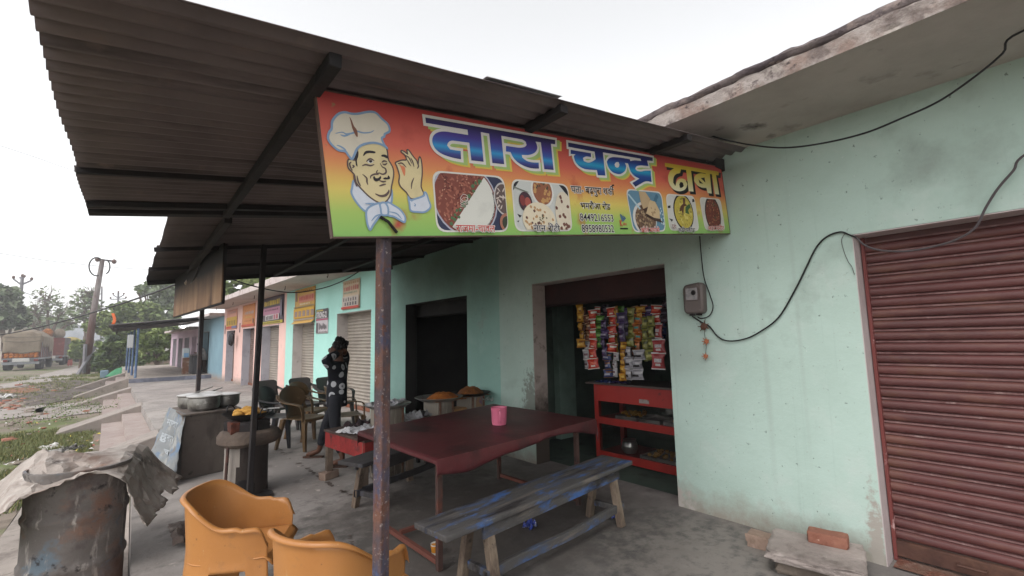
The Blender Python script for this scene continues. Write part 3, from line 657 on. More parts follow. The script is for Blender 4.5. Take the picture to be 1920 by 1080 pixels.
# --- title letters
T2 = crop(780, 210, 6.857); T3 = crop(1060, 255, 6.194)
ta = T2([(120,70),(1790,360),(1790,415),(1735,408),(1770,745),(1650,735),(1605,390),(1537,380),(1560,430),(1560,480),(1530,525),(1460,555),(1360,552),(1368,585),(1420,630),(1500,650),(1578,650),(1582,728),(1500,728),(1400,702),(1310,650),(1250,590),(1215,515),(1155,507),(1158,435),(1340,462),(1400,450),(1422,425),(1412,385),(1375,355),(1097,305),(1135,672),(982,655),(940,278),(833,258),(870,640),(712,622),(685,395),(460,365),(415,385),(400,430),(440,480),(520,495),(575,500),(580,608),(470,590),(340,545),(260,490),(215,420),(205,350),(230,290),(290,255),(370,248),(670,295),(662,228),(128,140)])
ch = T3([(32,75),(1015,250),(1015,290),(950,285),(966,350),(870,340),(825,350),(812,380),(830,405),(880,415),(920,402),(992,402),(1003,535),(935,520),(815,590),(778,545),(860,495),(800,465),(755,410),(738,350),(728,318),(692,312),(708,350),(700,400),(660,438),(610,445),(540,418),(497,360),(482,300),(500,262),(545,242),(640,250),(748,268),(757,292),(800,280),(882,290),(872,263),(437,190),(466,460),(378,455),(366,395),(300,392),(220,385),(150,345),(110,290),(98,230),(120,213),(62,208),(62,160),(298,200),(300,245),(240,235),(205,255),(215,290),(260,312),(310,300),(352,270),(340,182),(35,125)])
chh = T3([(572,330),(588,302),(618,303),(630,332),(622,362),(600,370),(580,356)])
dh = T3([(1158,310),(1785,415),(1782,457),(1752,452),(1790,680),(1738,672),(1705,444),(1680,440),(1703,668),(1655,662),(1640,602),(1590,602),(1530,572),(1497,520),(1500,470),(1530,440),(1580,430),(1635,440),(1630,432),(1462,402),(1492,645),(1435,640),(1405,394),(1345,386),(1335,430),(1285,440),(1257,480),(1255,540),(1280,580),(1290,540),(1310,502),(1350,488),(1398,508),(1420,560),(1405,612),(1360,640),(1300,642),(1240,607),(1203,547),(1193,470),(1215,405),(1265,375),(1160,354)])
dhh = [T3([(1325,562),(1340,532),(1368,540),(1378,578),(1360,602),(1332,600)]), T3([(1575,488),(1618,482),(1630,542)]), T3([(1548,502),(1605,556),(1562,548)])]
def title(name, lp, holes, mat, outlines):
    k = 2
    for nm, mt, du, dv, wd in outlines:
        b = B(); tri(b, [shift(lp, du, dv)], k - .45); ribbon(b, shift(lp, du, dv), wd, k - .15, True)
        out(b, nm, mt); k += 1
    b = B(); tri(b, [lp] + holes, k + .5); out(b, name, mat)
yel = plain('print_yellow', 'cfb650'); grn = plain('print_green', '9db56b'); wht = plain('print_white', 'd6d2cc'); blk = plain('print_black', '1c1a1d')
def soften(lp):
    for _ in range(2):
        o = []; k = len(lp)
        for i in range(k):
            a, p, c = Vector(lp[i - 1]), Vector(lp[i]), Vector(lp[(i + 1) % k])
            d1, d2 = (p - a), (c - p)
            if d1.length > 1e-6 and d2.length > 1e-6 and d1.normalized().dot(d2.normalized()) > .70:
                m_ = min(d1.length, d2.length) * .28
                o += [tuple(p - d1.normalized() * m_), tuple(p + d2.normalized() * m_)]
            else: o.append(tuple(p))
        lp = o
    return lp
ta, ch, dh = soften(ta), soften(ch), soften(dh); chh = soften(chh); dhh = [soften(q) for q in dhh]
tv = [v for u, v in ta]; cv = [v for u, v in ch]; dv_ = [v for u, v in dh]
blue1 = ramp_mat('blue_lettering', [(0, h('2b2b55')), (.12, h('3a3f86')), (.30, h('2f8fc4')), (.42, h('3a58a6')), (.62, h('46398c')), (1, h('2b2342'))], 2, min(tv), max(tv), .45)
blue2 = ramp_mat('deep_blue_lettering', [(0, h('23204a')), (.35, h('2a4f96')), (.48, h('2796bd')), (.60, h('2b62a6')), (.75, h('2b3578')), (1, h('262148'))], 2, min(cv), max(cv), .45)
gold = ramp_mat('golden_lettering', [(0, h('d9d4b4')), (.35, h('cfc384')), (.8, h('c8ae3a')), (1, h('bd9a2e'))], 2, min(dv_), max(dv_), .45)
ol = lambda s: [('letter_shadow', yel, .030 * s, -.016 * s, .026 * s), ('letter_shadow', grn, .020 * s, -.010 * s, .024 * s), ('letter_outline', wht, .0, .0, .024 * s)]
def title2(name, lp, holes, mat, s):
    title(name, lp, holes, mat, ol(s))
title2('lettering', ta, [], blue1, 1.15); title2('lettering', ch, [chh], blue2, 1.15)
title('lettering', dh, dhh, gold, [('letter_shadow', blk, .026, -.014, .014)])
# --- text set with the program's own font
def flatten_text(s, bold=.0, font_up=None):
    c = bpy.data.curves.new('t', 'FONT'); c.body = s; c.size = 1; c.offset = bold; c.resolution_u = 3
    o = bpy.data.objects.new('t', c); me = bpy.data.meshes.new_from_object(o)
    v = [(p.co.x, p.co.y) for p in me.vertices]; f = [tuple(p.vertices) for p in me.polygons]
    bpy.data.objects.remove(o); bpy.data.curves.remove(c); bpy.data.meshes.remove(me)
    # glyphs may overlap (the head line runs on): give every separate outline a depth of its own
    par = list(range(len(v)))
    def find(a):
        while par[a] != a: par[a] = par[par[a]]; a = par[a]
        return a
    for q in f:
        for a in q[1:]: par[find(a)] = find(q[0])
    first = {}
    for i, p in enumerate(v):
        q = (round(p[0], 4), round(p[1], 4))
        if q in first: par[find(i)] = find(first[q])
        else: first[q] = i
    roots = {}; dep = [roots.setdefault(find(i), len(roots)) % 16 for i in range(len(v))]
    return v, f, dep
def text(s, P0, P1, hgt, layer, mat, outline=None, bold=.008, parent=None, name='lettering', extra=None, skew=0.0):
    """set s on the base line P0-P1 of the sign, `hgt` = height of the head line above it"""
    res = []
    for (bd, mt, ly) in ([(bold + .055, outline, layer)] if outline else []) + [(bold, mat, layer + 1)]:
        v, f, dep = flatten_text(s, bd)
        if not v: return
        if bd == (bold + .055) or not outline or not res: x0 = min(p[0] for p in v); x1 = max(p[0] for p in v)
        res = [1]
        dx, dy = P1[0] - P0[0], P1[1] - P0[1]; q = hgt / .64
        y = .004 - .0007 * ly
        b = B().add([(P0[0] + dx * (p[0] - x0) / (x1 - x0), y - .000025 * dep[i], P0[1] + dy * (p[0] - x0) / (x1 - x0) + p[1] * q) for i, p in enumerate(v)], f)
        out(b, name if mt is mat else 'letter_outline', mt)
D5 = crop(1060, 330, 6.0); D4 = crop(800, 310, 6.857)
def dtext(s, fn, a, c, top, layer=2, mat=blk, outline=wht, bold=.008, **k):
    P0, P1 = fn([a])[0], fn([c])[0]; T = fn([top])[0]
    text(s, P0, P1, max(.01, T[1] - P0[1]), layer, mat, outline, bold, **k)
dtext('पता- बढ़पुरा शर्की'.replace('र्की', 'की'), D5, (68,186), (558,213), (70,110))
rp_ = B(); ribbon(rp_, sm(D5([(538,138),(528,118),(535,104),(552,103)]), 4, False), .009, 3.2); out(rp_, 'lettering', blk)
dtext('भमरौआ रोड', D5, (175,365), (518,378), (175,300))
dtext('8449216553', D5, (168,500), (552,512), (168,425))
dtext('8958980532', D5, (190,632), (558,632), (190,552))
# --- dish photographs
def rrect(c4, r=.22, n=5):
    a, b_, c, d = [Vector((*p, 0)) for p in c4]; o = []
    q = [a, b_, c, d]
    for i in range(4):
        p0, p1, p2 = q[i - 1], q[i], q[(i + 1) % 4]
        e0 = (p0 - p1) * r; e1 = (p2 - p1) * r
        m_ = min(e0.length, e1.length); e0 = e0.normalized() * m_; e1 = e1.normalized() * m_
        for k in range(n + 1):
            t = k / n; o.append(p1 + e0 * (1 - t) ** 2 + e1 * t ** 2)
    return [(p.x, p.y) for p in o]
def clipin(lp, pts):
    """keep a printed shape inside its convex picture frame (Sutherland-Hodgman)"""
    ar = sum(lp[i - 1][0] * lp[i][1] - lp[i][0] * lp[i - 1][1] for i in range(len(lp)))
    L = lp if ar > 0 else lp[::-1]; o = list(pts)
    for i in range(len(L)):
        a, b_ = L[i - 1], L[i]; inp = o; o = []
        if not inp: break
        sd = lambda p: (b_[0] - a[0]) * (p[1] - a[1]) - (b_[1] - a[1]) * (p[0] - a[0])
        for j_ in range(len(inp)):
            p, q = inp[j_ - 1], inp[j_]; sp, sq = sd(p), sd(q)
            if (sp >= 0) != (sq >= 0):
                t = sp / (sp - sq); o.append((p[0] + (q[0] - p[0]) * t, p[1] + (q[1] - p[1]) * t))
            if sq >= 0: o.append(q)
    return o
def elp(c, rx, ry, n=28, a0=0): return [(c[0] + rx * math.cos(a0 + 2 * math.pi * k / n), c[1] + ry * math.sin(a0 + 2 * math.pi * k / n)) for k in range(n)]
def blob(c, r, n=7, rr=rnd, st=1.0): 
    o = rr.uniform(0, 6); a = rr.uniform(0, 3)
    L = [(r * rr.uniform(.65, 1.25) * math.cos(2 * math.pi * k / n), r * st * rr.uniform(.65, 1.25) * math.sin(2 * math.pi * k / n)) for k in range(n)]
    return [(c[0] + x * math.cos(a) - y * math.sin(a), c[1] + x * math.sin(a) + y * math.cos(a)) for x, y in L]
COL = {}
def pm(hx): return plain('print_' + hx, hx)
class Pic:
    def __init__(s, frame, bg, border=True):
        s.lp = rrect(frame, .2); s.b = B(); s.mats = []; s.layer = 2; s.dat = []
        if border: s.shape([(p[0], p[1]) for p in s.lp], 'd0cdc6', grow=.008, clip=False)
        s.shape(s.lp, bg, clip=False)
    def shape(s, pts, col, grow=0.0, clip=True, layer=None):
        if grow:
            cx = sum(p[0] for p in pts) / len(pts); cy = sum(p[1] for p in pts) / len(pts)
            pts = [(p[0] + grow * (1 if p[0] > cx else -1) * min(1, abs(p[0] - cx) * 20), p[1] + grow * (1 if p[1] > cy else -1) * min(1, abs(p[1] - cy) * 20)) for p in pts]
        if clip: pts = clipin(s.lp, pts)
        if len(pts) < 3: return
        if layer is None: s.layer += .35
        s.dat.append((pts, col, s.layer))
    def many(s, lst, col):
        s.layer += .35
        for k, p in enumerate(lst): s.layer += .004; s.shape(p, col, layer=1)
    def done(s):
        cols = sorted(set(c for _, c, _ in s.dat)); me = B(); idx = []
        for pts, c, ly in s.dat:
            n0 = len(me.f); tri(me, [pts], ly); idx += [cols.index(c)] * (len(me.f) - n0)
        o = out(me, 'dish_photo', [pm(c) for c in cols])
        o.data.polygons.foreach_set('material_index', idx); return o
r2 = random.Random(3)
def inside(c, rx, ry, n, cond=lambda x, y: True, rr=r2):
    o = []
    while len(o) < n:
        x, y = rr.uniform(-1, 1), rr.uniform(-1, 1)
        if x * x + y * y < .92 and cond(x, y): o.append((c[0] + x * rx, c[1] + y * ry))
    return o
# beans and rice
p = Pic(D4([(92,85),(985,160),(1045,835),(150,835)]), '33374f')
c0 = D4([(515,440)])[0]; rx, ry = .172, .166
p.shape(elp(c0, rx + .008, ry + .008), 'a9aab8'); p.shape(elp(c0, rx, ry), '7a4238')
p.many([blob(q, .010, 6, r2, .55) for q in inside(c0, rx, ry, 90, lambda x, y: y > x * 1.0 - .1)], '9a5f4e')
p.many([blob(q, .008, 6, r2, .5) for q in inside(c0, rx, ry, 50, lambda x, y: y > x * 1.0 - .1)], '5f2f2a')
p.many([blob(q, .006, 5, r2, .5) for q in inside(c0, rx, ry, 30, lambda x, y: y > x * 1.0 - .1)], 'b98b74')
rice = [q for q in elp(c0, rx * .95, ry * .95, 40) if (q[1] - c0[1]) / ry < (q[0] - c0[0]) / rx * 1.15 + .02]
rice.sort(key=lambda q: math.atan2(q[1] - c0[1] + .06, q[0] - c0[0] - .06)); p.shape(rice, 'cdccc4')
p.many([blob((c0[0] + t_ * rx * .9 + r2.uniform(-.012, .012), c0[1] + t_ * ry * 1.02 + r2.uniform(-.012, .012)), .009, 6, r2) for t_ in [-.62 + .05 * k for k in range(25)]], '4c6b4a')
p.many([blob(q, .0035, 5, r2) for q in [(c0[0] + rx * .93 * math.cos(a), c0[1] + ry * .93 * math.sin(a)) for a in [-1.0 + .05 * k for k in range(26)]]], '2a2c38')
for k in range(5):
    rb = sm(D4([(470 + 14 * k, 370 + 40 * k), (530 + 5 * k, 400 + 30 * k), (500 - 10 * k, 470 + 22 * k), (430, 430 + 30 * k)]), 5); p.layer += .4
    bq = B(); p.dat += []
    ins = [(c_[0] * .86 + .14 * sum(z[0] for z in rb) / len(rb), c_[1] * .86 + .14 * sum(z[1] for z in rb) / len(rb)) for c_ in rb]
    for i in range(len(rb)): p.shape([rb[i - 1], rb[i], ins[i], ins[i - 1]], 'd3c3bd', layer=1)
c1 = D4([(990,435)])[0]; p.shape(elp(c1, .062, .082), 'b8b4b4'); p.shape(elp(c1, .054, .074), '5e4f4c')
p.many([blob(q, .014, 6, r2, .3) for q in inside(c1, .05, .07, 22)], 'c4b6ae')
c1 = D4([(1040,745)])[0]; p.shape(elp(c1, .05, .05), '9c6a58'); p.shape(elp(c1, .035, .035), '3b3f33'); p.done()
# flat bread
p = Pic(D4([(1105,190),(1810,262),(1868,828),(1155,828)]), 'bfc1bd')
for a in ([(1105,190),(1190,200),(1110,330)], [(1700,250),(1830,270),(1830,410)], [(1165,620),(1225,645),(1200,675)], [(1165,715),(1195,705),(1180,735)], [(1870,700),(1870,830),(1790,828)]): p.shape(D4(a), '2b292e')
c0 = D4([(1490,330)])[0]; p.shape(elp(c0, .083, .088), 'd3d1cb'); p.shape(elp(c0, .071, .074), '8f5b43')
p.many([blob(q, .010, 7, r2) for q in inside(c0, .066, .068, 26)], 'b98f5d'); p.many([blob(q, .007, 6, r2) for q in inside((c0[0], c0[1] + .03), .05, .03, 10)], '4b4538')
c0 = D4([(1272,468)])[0]; p.shape(elp(c0, .046, .052), '473139'); p.shape(elp((c0[0] + .015, c0[1] - .003), .021, .027), 'a3564c'); p.shape(elp((c0[0] - .02, c0[1] + .006), .018, .028), '7f3a3a')
p.shape(D4([(1120,270),(1310,345),(1300,352),(1115,285)]), '777c72')
c0 = D4([(1780,640)])[0]; p.shape(elp(c0, .075, .13), 'cfc4b0'); p.many([blob(q, .011, 7, r2) for q in inside(c0, .07, .12, 16)], '6f4a42')
c0 = D4([(1450,700)])[0]; p.shape(elp(c0, .118, .092), 'd4c8b0'); p.many([blob(q, .0085, 6, r2) for q in inside(c0, .105, .08, 24)], 'b18a62'); p.many([blob(q, .008, 7, r2) for q in inside(c0, .1, .075, 10)], '5f4440'); p.many([blob(q, .005, 5, r2) for q in inside((c0[0] + .02, c0[1]), .04, .03, 12)], '5d5a44')
p.done()
# chickpeas with samosa
p = Pic(D5([(690,155),(1080,190),(1128,610),(775,620)]), '5f8398')
p.many([blob(q, .02, 7, r2) for q in inside(D5([(950,300)])[0], .11, .14, 14)], '456a80')
c0 = D5([(900,480)])[0]; p.shape(elp(c0, .135, .112), 'c9c4bf'); p.shape(elp((c0[0] + .008, c0[1] - .004), .118, .1), '6b5343')
p.many([blob(q, .0085, 7, r2) for q in inside((c0[0], c0[1] - .005), .11, .09, 60)], '9b8468'); p.many([blob(q, .006, 6, r2) for q in inside(c0, .11, .09, 40)], '4a372e')
p.shape(D5([(700,205),(715,198),(850,365),(838,378)]), 'a8c1cb')
p.shape(D5([(825,170),(900,180),(955,260),(930,350),(880,375),(850,300)]), 'b39a78'); p.shape(D5([(870,375),(940,340),(950,260),(960,340),(920,420)]), '4a342c')
p.shape(D5([(950,270),(1010,290),(1060,390),(1065,480),(1000,470),(910,420)]), 'c2aa86'); p.shape(D5([(900,420),(1000,470),(1070,485),(1105,530),(1000,500),(920,460)]), '43302a')
p.many([blob(q, .008, 6, r2) for q in inside(D5([(990,385)])[0], .03, .05, 8)], '9c8262')
p.many([blob(q, .007, 6, r2) for q in inside(D5([(1085,450)])[0], .02, .09, 14)], 'b9cbd4'); p.done()
# curry
p = Pic(D5([(1140,210),(1450,235),(1505,605),(1180,600)]), 'c4c2bd')
c0 = D5([(1335,405)])[0]; rx, ry = .128, .122
p.shape(elp(c0, rx + .012, ry + .014), '211f22'); p.shape(D5([(1155,335),(1185,330),(1185,360),(1155,360)]), '211f22'); p.shape(D5([(1430,260),(1455,255),(1455,290),(1430,295)]), '211f22'); p.shape(D5([(1170,475),(1215,490),(1200,515)]), '211f22')
p.shape(elp(c0, rx, ry), 'b5a447'); p.many([blob(q, .011, 7, r2, .5) for q in inside(c0, rx * .9, ry * .9, 26)], '8c8238'); p.many([blob(q, .014, 7, r2) for q in inside(c0, rx * .8, ry * .8, 16)], 'c9ba66'); p.many([blob(q, .006, 5, r2, .4) for q in inside(c0, rx * .9, ry * .9, 26)], '58562f')
p.shape(D5([(1320,245),(1350,250),(1345,310),(1370,330),(1335,345),(1325,460),(1310,390),(1280,400),(1295,340),(1325,310)]), '5d3a2c'); p.shape(D5([(1350,350),(1395,310),(1410,350),(1380,385),(1395,430),(1350,415)]), '41613a'); p.done()
# peas and cheese
p = Pic(D5([(1515,248),(1745,268),(1797,600),(1580,600)]), 'c9c5bf')
c0 = D5([(1665,430)])[0]; rx, ry = .118, .128
p.shape(elp(c0, rx + .010, ry + .02), '2a2627'); p.shape(elp(c0, rx, ry), '6b342b')
p.many([blob(q, .011, 6, r2, .4) for q in inside(c0, rx, ry, 50)], '96523c'); p.many([blob(q, .009, 6, r2, .5) for q in inside(c0, rx, ry, 34)], '42241f'); p.many([blob(q, .007, 6, r2, .6) for q in inside(c0, rx, ry, 24)], 'bf8f67'); p.many([blob(q, .007, 6, r2) for q in inside((c0[0], c0[1] + .03), rx * .7, ry * .6, 10)], '4b5636'); p.done()
redp = plain('print_red', 'b8403c')
dtext('राजमा-चावल', D4, (360,858), (870,862), (360,772), 22, redp)
dtext('नान रोंटी', D4, (1355,852), (1705,856), (1355,775), 22, M('print_navy', h('1b1c33'), .5))
dtext('छोले समोसे', D5, (835,636), (1050,634), (835,590), 22, redp, bold=.012)
dtext('कढ़ी पकोड़ा', D5, (1255,632), (1450,632), (1255,590), 22, MATS['print_navy'], bold=.012)
dtext('मटर पनीर', D5, (1592,618), (1775,610), (1592,572), 22, redp, bold=.012)
dtext('दही', D5, (1180,585), (1235,600), (1182,545), 24, plain('print_maroon', '6d2f38'))
# printer's little emblem: two swooping leaves over a red K
e = B(); tri(e, [sm(D5([(618,425),(640,440),(655,470),(650,495),(632,480),(622,455)]), 3)], 3); tri(e, [sm(D5([(648,420),(655,445),(675,465),(650,500),(660,470),(652,450)]), 3)], 3.3); tri(e, [sm(D5([(630,470),(685,470),(665,500),(645,512)]), 3)], 3.6); out(e, 'emblem', plain('print_slate_blue', '49657f'))
dtext('K', D5, (620,562), (650,562), (620,500), 3, redp, None, .03); dtext('ERO', D5, (655,553), (695,555), (655,528), 3, redp, None, .02)
e = B(); tri(e, [D5([(620,582),(708,584),(708,600),(620,598)])], 3); out(e, 'emblem', blk)
# --- the chef
F = crop(600, 190, 4.318)
line = plain('print_brown_line', '5b4a48'); bline = plain('print_blue_line', '7d97b5'); skin_p = plain('print_skin', 'cfbf94'); hatc = plain('print_hat_cream', 'cdc4b4'); hair_p = plain('print_hair', '2a2429'); shirt_p = plain('print_collar', 'c6cad4')
rs = M('print_rust_streak', h('7b5344'), .6)
CHB = B(); CHM = []; CHI = []
def acc(mat, n0):
    if mat not in CHM: CHM.append(mat)
    CHI.extend([CHM.index(mat)] * (len(CHB.f) - n0))
def fill(pts, mat, ly, n=4, outline=None, ow=.008, smooth=True):
    q = sm(F(pts), n) if smooth else F(pts); k = len(CHB.f); tri(CHB, [q], ly); acc(mat, k)
    if outline: k = len(CHB.f); ribbon(CHB, q, ow, ly + .4, True); acc(outline, k)
def strokes(lst, mat, wd, ly, taper=True):
    n0 = len(CHB.f)
    for k, s_ in enumerate(lst): ribbon(CHB, sm(F(s_), 5, False), wd, ly + .01 * k, taper=taper)
    acc(mat, n0)
fill([(278,640),(262,700),(258,745),(300,820),(375,890),(450,850),(470,800),(400,760),(330,700)], shirt_p, 2, outline=bline)
fill([(560,720),(582,715),(585,790),(572,830),(545,820)], shirt_p, 2, outline=bline)
fill([(232,470),(225,500),(232,540),(265,575),(282,600),(290,650),(330,700),(400,770),(480,820),(530,815),(570,760),(580,690),(596,610),(595,550),(575,505),(555,470),(545,400),(525,360),(430,335),(340,350),(300,400),(285,470),(260,470)], skin_p, 3, outline=line, ow=.006)
fill([(262,470),(290,430),(310,400),(312,440),(300,480),(305,525),(292,515),(285,480)], hair_p, 4, 3)
fill([(232,440),(205,405),(150,395),(95,350),(65,300),(75,250),(95,220),(100,160),(145,105),(200,88),(255,100),(310,100),(390,85),(450,92),(500,140),(545,180),(562,215),(560,245),(525,265),(520,285),(500,300),(520,350),(542,378),(500,350),(430,335),(350,350),(300,385),(262,465)], hatc, 5, outline=bline, ow=.009)
strokes([[(125,260),(180,250),(215,265),(270,255),(290,240),(350,255),(410,250),(435,235)], [(135,355),(165,365),(200,388),(215,410)], [(165,270),(200,280),(250,262)], [(440,340),(370,340),(310,375),(265,455)]], bline, .007, 6)
fill([(238,125),(255,150),(275,200),(300,235),(305,285),(290,280),(262,220),(248,165)], rs, 6.5, 3)
fill([(350,435),(365,405),(400,398),(445,405),(445,420),(400,418),(372,425),(356,440)], hair_p, 5, 3); fill([(498,435),(520,430),(545,440),(557,465),(540,460),(515,448),(500,447)], hair_p, 5, 3)
fill([(385,482),(400,472),(425,478),(432,490),(415,500),(395,500)], wht, 4.5, 3); fill([(398,478),(418,476),(424,488),(410,497),(398,490)], hair_p, 5.4, 3)
strokes([[(375,488),(395,470),(415,466),(440,480)], [(342,522),(370,512),(410,520),(440,510)], [(500,495),(520,482),(545,490)], [(505,505),(525,512),(545,500)], [(487,500),(505,530),(530,545),(535,575),(510,590),(480,580),(470,585)], [(468,555),(458,575),(470,588),(440,590),(412,605),(410,625)], [(345,590),(378,620),(380,650),(388,675)], [(480,685),(510,675),(535,670)], [(480,640),(510,650),(535,645)],
         [(255,490),(240,505),(250,540),(265,560)], [(262,515),(275,525),(262,540)], [(300,600),(310,650),(330,685)]], line, .007, 5)
strokes([[(448,748),(490,765),(530,760),(555,735),(558,715)], [(275,590),(285,640),(300,690)]], line, .010, 5)
fill([(430,615),(440,605),(450,620),(470,622),(490,605),(495,620),(480,640),(455,648),(438,638)], hair_p, 6, 3); fill([(512,622),(530,615),(545,618),(552,600),(565,612),(565,628),(540,632),(520,632)], hair_p, 6, 3)
fill([(375,890),(400,855),(455,830),(490,825),(510,830),(500,905),(470,945),(430,1000),(405,1040),(385,1000),(375,940)], shirt_p, 7, outline=bline); fill([(540,820),(600,845),(650,880),(685,930),(688,970),(670,975),(600,935),(545,915)], shirt_p, 7, outline=bline)
fill([(485,830),(520,820),(545,850),(552,890),(545,920),(500,918),(490,870)], shirt_p, 8, outline=bline)
strokes([[(415,970),(450,930),(490,915)], [(560,895),(620,910),(660,955)], [(365,828),(420,828),(450,830)]], bline, .006, 8.6)
fill([(745,790),(700,735),(655,690),(640,650),(645,600),(625,530),(612,500),(625,488),(665,475),(700,472),(690,435),(658,408),(665,397),(690,410),(710,425),(705,395),(720,395),(760,450),(785,480),(795,510),(800,470),(808,448),(820,470),(828,530),(828,600),(820,690),(840,760)], skin_p, 3, 3, outline=line, ow=.006)
fill([(640,505),(660,520),(685,530),(692,560),(685,605),(668,570),(655,535)], M('print_orange_gap', h('d07a55'), .5), 4.2, 3)
strokes([[(705,470),(722,500),(738,525)], [(735,455),(752,490),(762,530)], [(795,500),(798,525),(788,545)], [(762,618),(745,660),(740,710)], [(630,505),(665,500),(700,535)], [(690,435),(720,455),(745,505)]], line, .006, 4.4)
fill([(715,775),(735,800),(770,790),(840,765),(845,738),(862,745),(880,800),(895,855),(850,895),(790,895),(735,885),(725,830)], shirt_p, 5, 3, outline=bline)
strokes([[(762,825),(772,835),(768,848),(762,840)], [(738,790),(745,815)]], bline, .005, 6)
cho = out(CHB, 'chef_picture', CHM); cho.data.polygons.foreach_set('material_index', CHI)
# torn corner where a wire pokes through
B().tube([(.255, -.004, .012), (.22, -.01, .055), (.19, -.006, .075)], .006, 6).build('loose_wire', soot, sg, world=False)
# ------------------------------------------------------------------ furniture in front
def pxy(px, py, z): 
    p = onz(px, py, z); return p
# --- long red table under a cloth
wood = M('weathered_wood', h('6e5f52'), .85, [(h('54473e'), 3, .45, .65, (1, 6, 1)), (h('8d7d6c'), 7, .55, .7, (1, 1, .3)), (h('3b322d'), 12, .6, .72)], .4, 25)
bluewood = M('worn_blue_plank', h('47434a'), .75, [(h('3d558c'), 3.5, .52, .64, (.6, 2.0, 2)), (h('6d655f'), 8, .56, .7, (.3, 3, 2)), (h('2d2a2c'), 5, .55, .68, (.4, 3, 1)), (h('7e8aa0'), 24, .66, .74, (.3, 2, 2))], .35, 30, (.3, 3, 3) and 30) if False else M('worn_blue_plank', h('524f4e'), .72, [(h('4a5670'), 3.2, .52, .64, (.7, 2.2, 2)), (h('456499'), 5, .55, .64, (.7, 2, 2)), (h('6d655f'), 8, .55, .68, (.3, 3, 2)), (h('2f2b2b'), 5, .52, .66, (.4, 3, 1)), (h('8a93a2'), 24, .66, .74, (.3, 2, 2))], .35, 30)
darkwood = M('dark_grey_plank', h('3d3a3a'), .75, [(h('4b4a50'), 4, .5, .65, (.4, 3, 1)), (h('2a2727'), 7, .55, .7, (.4, 3, 1)), (h('5e5853'), 18, .64, .74)], .35, 30)
rustleg = M('rusty_metal_leg', h('4e3a35'), .8, [(h('6b4033'), 6, .5, .65), (h('352a29'), 9, .55, .7)], .3)
t = thing('dining_table', 'long dining table frame of rusty metal legs under a dark red cloth', 'table', (2.38, 3.4, 0))
TX0, TX1, TY0, TY1 = 1.53, 3.23, 2.68, 4.15
b = B(); b.prism([(1.53, 2.70, .715), (3.20, 2.88, .715), (3.17, 4.15, .715), (1.52, 3.78, .715)], (0, 0, .03)); b.build('tabletop', wood, t, bevel=.004)
for (x, y) in ((1.62, 2.76), (3.15, 2.93), (1.60, 3.70), (3.10, 4.02)):
    B().bar((x, y, 0.004), (x, y, .714), .035, .035).build('leg', rustleg, t)
for (p, q) in (((1.62, 2.785, .05), (1.60, 3.675, .05)), ((3.15, 2.955, .05), (3.10, 3.99, .05)), ((1.645, 3.38, .05), (3.10, 3.42, .05))):
    B().bar(p, q, .03, .03).build('floor_rail', M('red_oxide_rail', h('6e4238'), .8, [(h('54352e'), 7, .5, .7)], .2), t)
cloth_m = M('dark_red_cloth', h('5a272a'), .48, [(h('461f22'), 1.6, .45, .68), (h('6a3537'), 5, .58, .75), (h('361d1e'), 3.0, .56, .7, (1, .5, 1))], .18, 12, spec=.35)
A = [Vector((1.487, 3.838, .76)), Vector((1.495, 2.564, .76)), Vector((3.268, 2.783, .76)), Vector((3.214, 4.253, .76))]
def clothfn(u, v):
    # u along the length, v across (0 = near edge); the last rows hang down
    nu_ = min(max((u - .03) / .94, 0), 1); nv_ = min(max((v - .10) / .86, 0), 1)
    p = A[1].lerp(A[2], nu_).lerp(A[0].lerp(A[3], nu_), nv_)
    z = .757 + .004 * nz((p.x, p.y, 0), 3)
    d = 0
    if v < .10:
        k = (.10 - v) / .10; L = .08 + .04 * math.exp(-((u - .16) / .12) ** 2) - .03 * math.exp(-((u - .66) / .15) ** 2) + .055 * math.exp(-((u - .98) / .1) ** 2)
        z -= L * k; p.y += -.012 * math.sin(k * 2.2) + .018 * k * nz((u * 9, 0, 1), 1.0) + .012 * k
        p.x += .008 * nz((u * 7, v, 3), 1)
    if v > .96: k = (v - .96) / .04; z -= .09 * k; p.y += .004 * k
    if u < .03: k = (.03 - u) / .03; z -= (.03 + .03 * max(0, 1 - v / .12)) * k; p.x -= .006
    if u > .97: k = (u - .97) / .03; z -= (.07 + .02 * math.sin(v * 20)) * k; p.x += .012 * k
    return (p.x, p.y, z)
tag(B().grid(clothfn, 90, 50).build('tablecloth', cloth_m, fix=True, solid=.003), 'dark red oilcloth spread over the long table, its front edge hanging in folds', 'tablecloth')
# --- pink mug
pinkp = M('pink_plastic', h('cf6d88'), .35, [(h('bb5d78'), 4, .5, .7)], 0, spec=.5)
mc = onz(936, 796, .76); mg = thing('plastic_mug', 'pink plastic mug with a side handle standing on the red tablecloth', 'mug', (mc.x, mc.y, .762))
B().lathe([(.0, .006), (.054, .004), (.060, .0), (.064, .02), (.070, .142), (.072, .146), (.069, .146), (.062, .03), (.052, .012), (.0, .012)], n=28).build('cup', pinkp, mg, world=False)
ha = Vector((-.55, -.85, 0)).normalized()
B().tube(catmull([ha * .066 + Vector((0, 0, .128)), ha * .105 + Vector((0, 0, .125)), ha * .112 + Vector((0, 0, .08)), ha * .10 + Vector((0, 0, .035)), ha * .062 + Vector((0, 0, .03))], 5), .008, 6).build('handle', pinkp, mg, world=False)
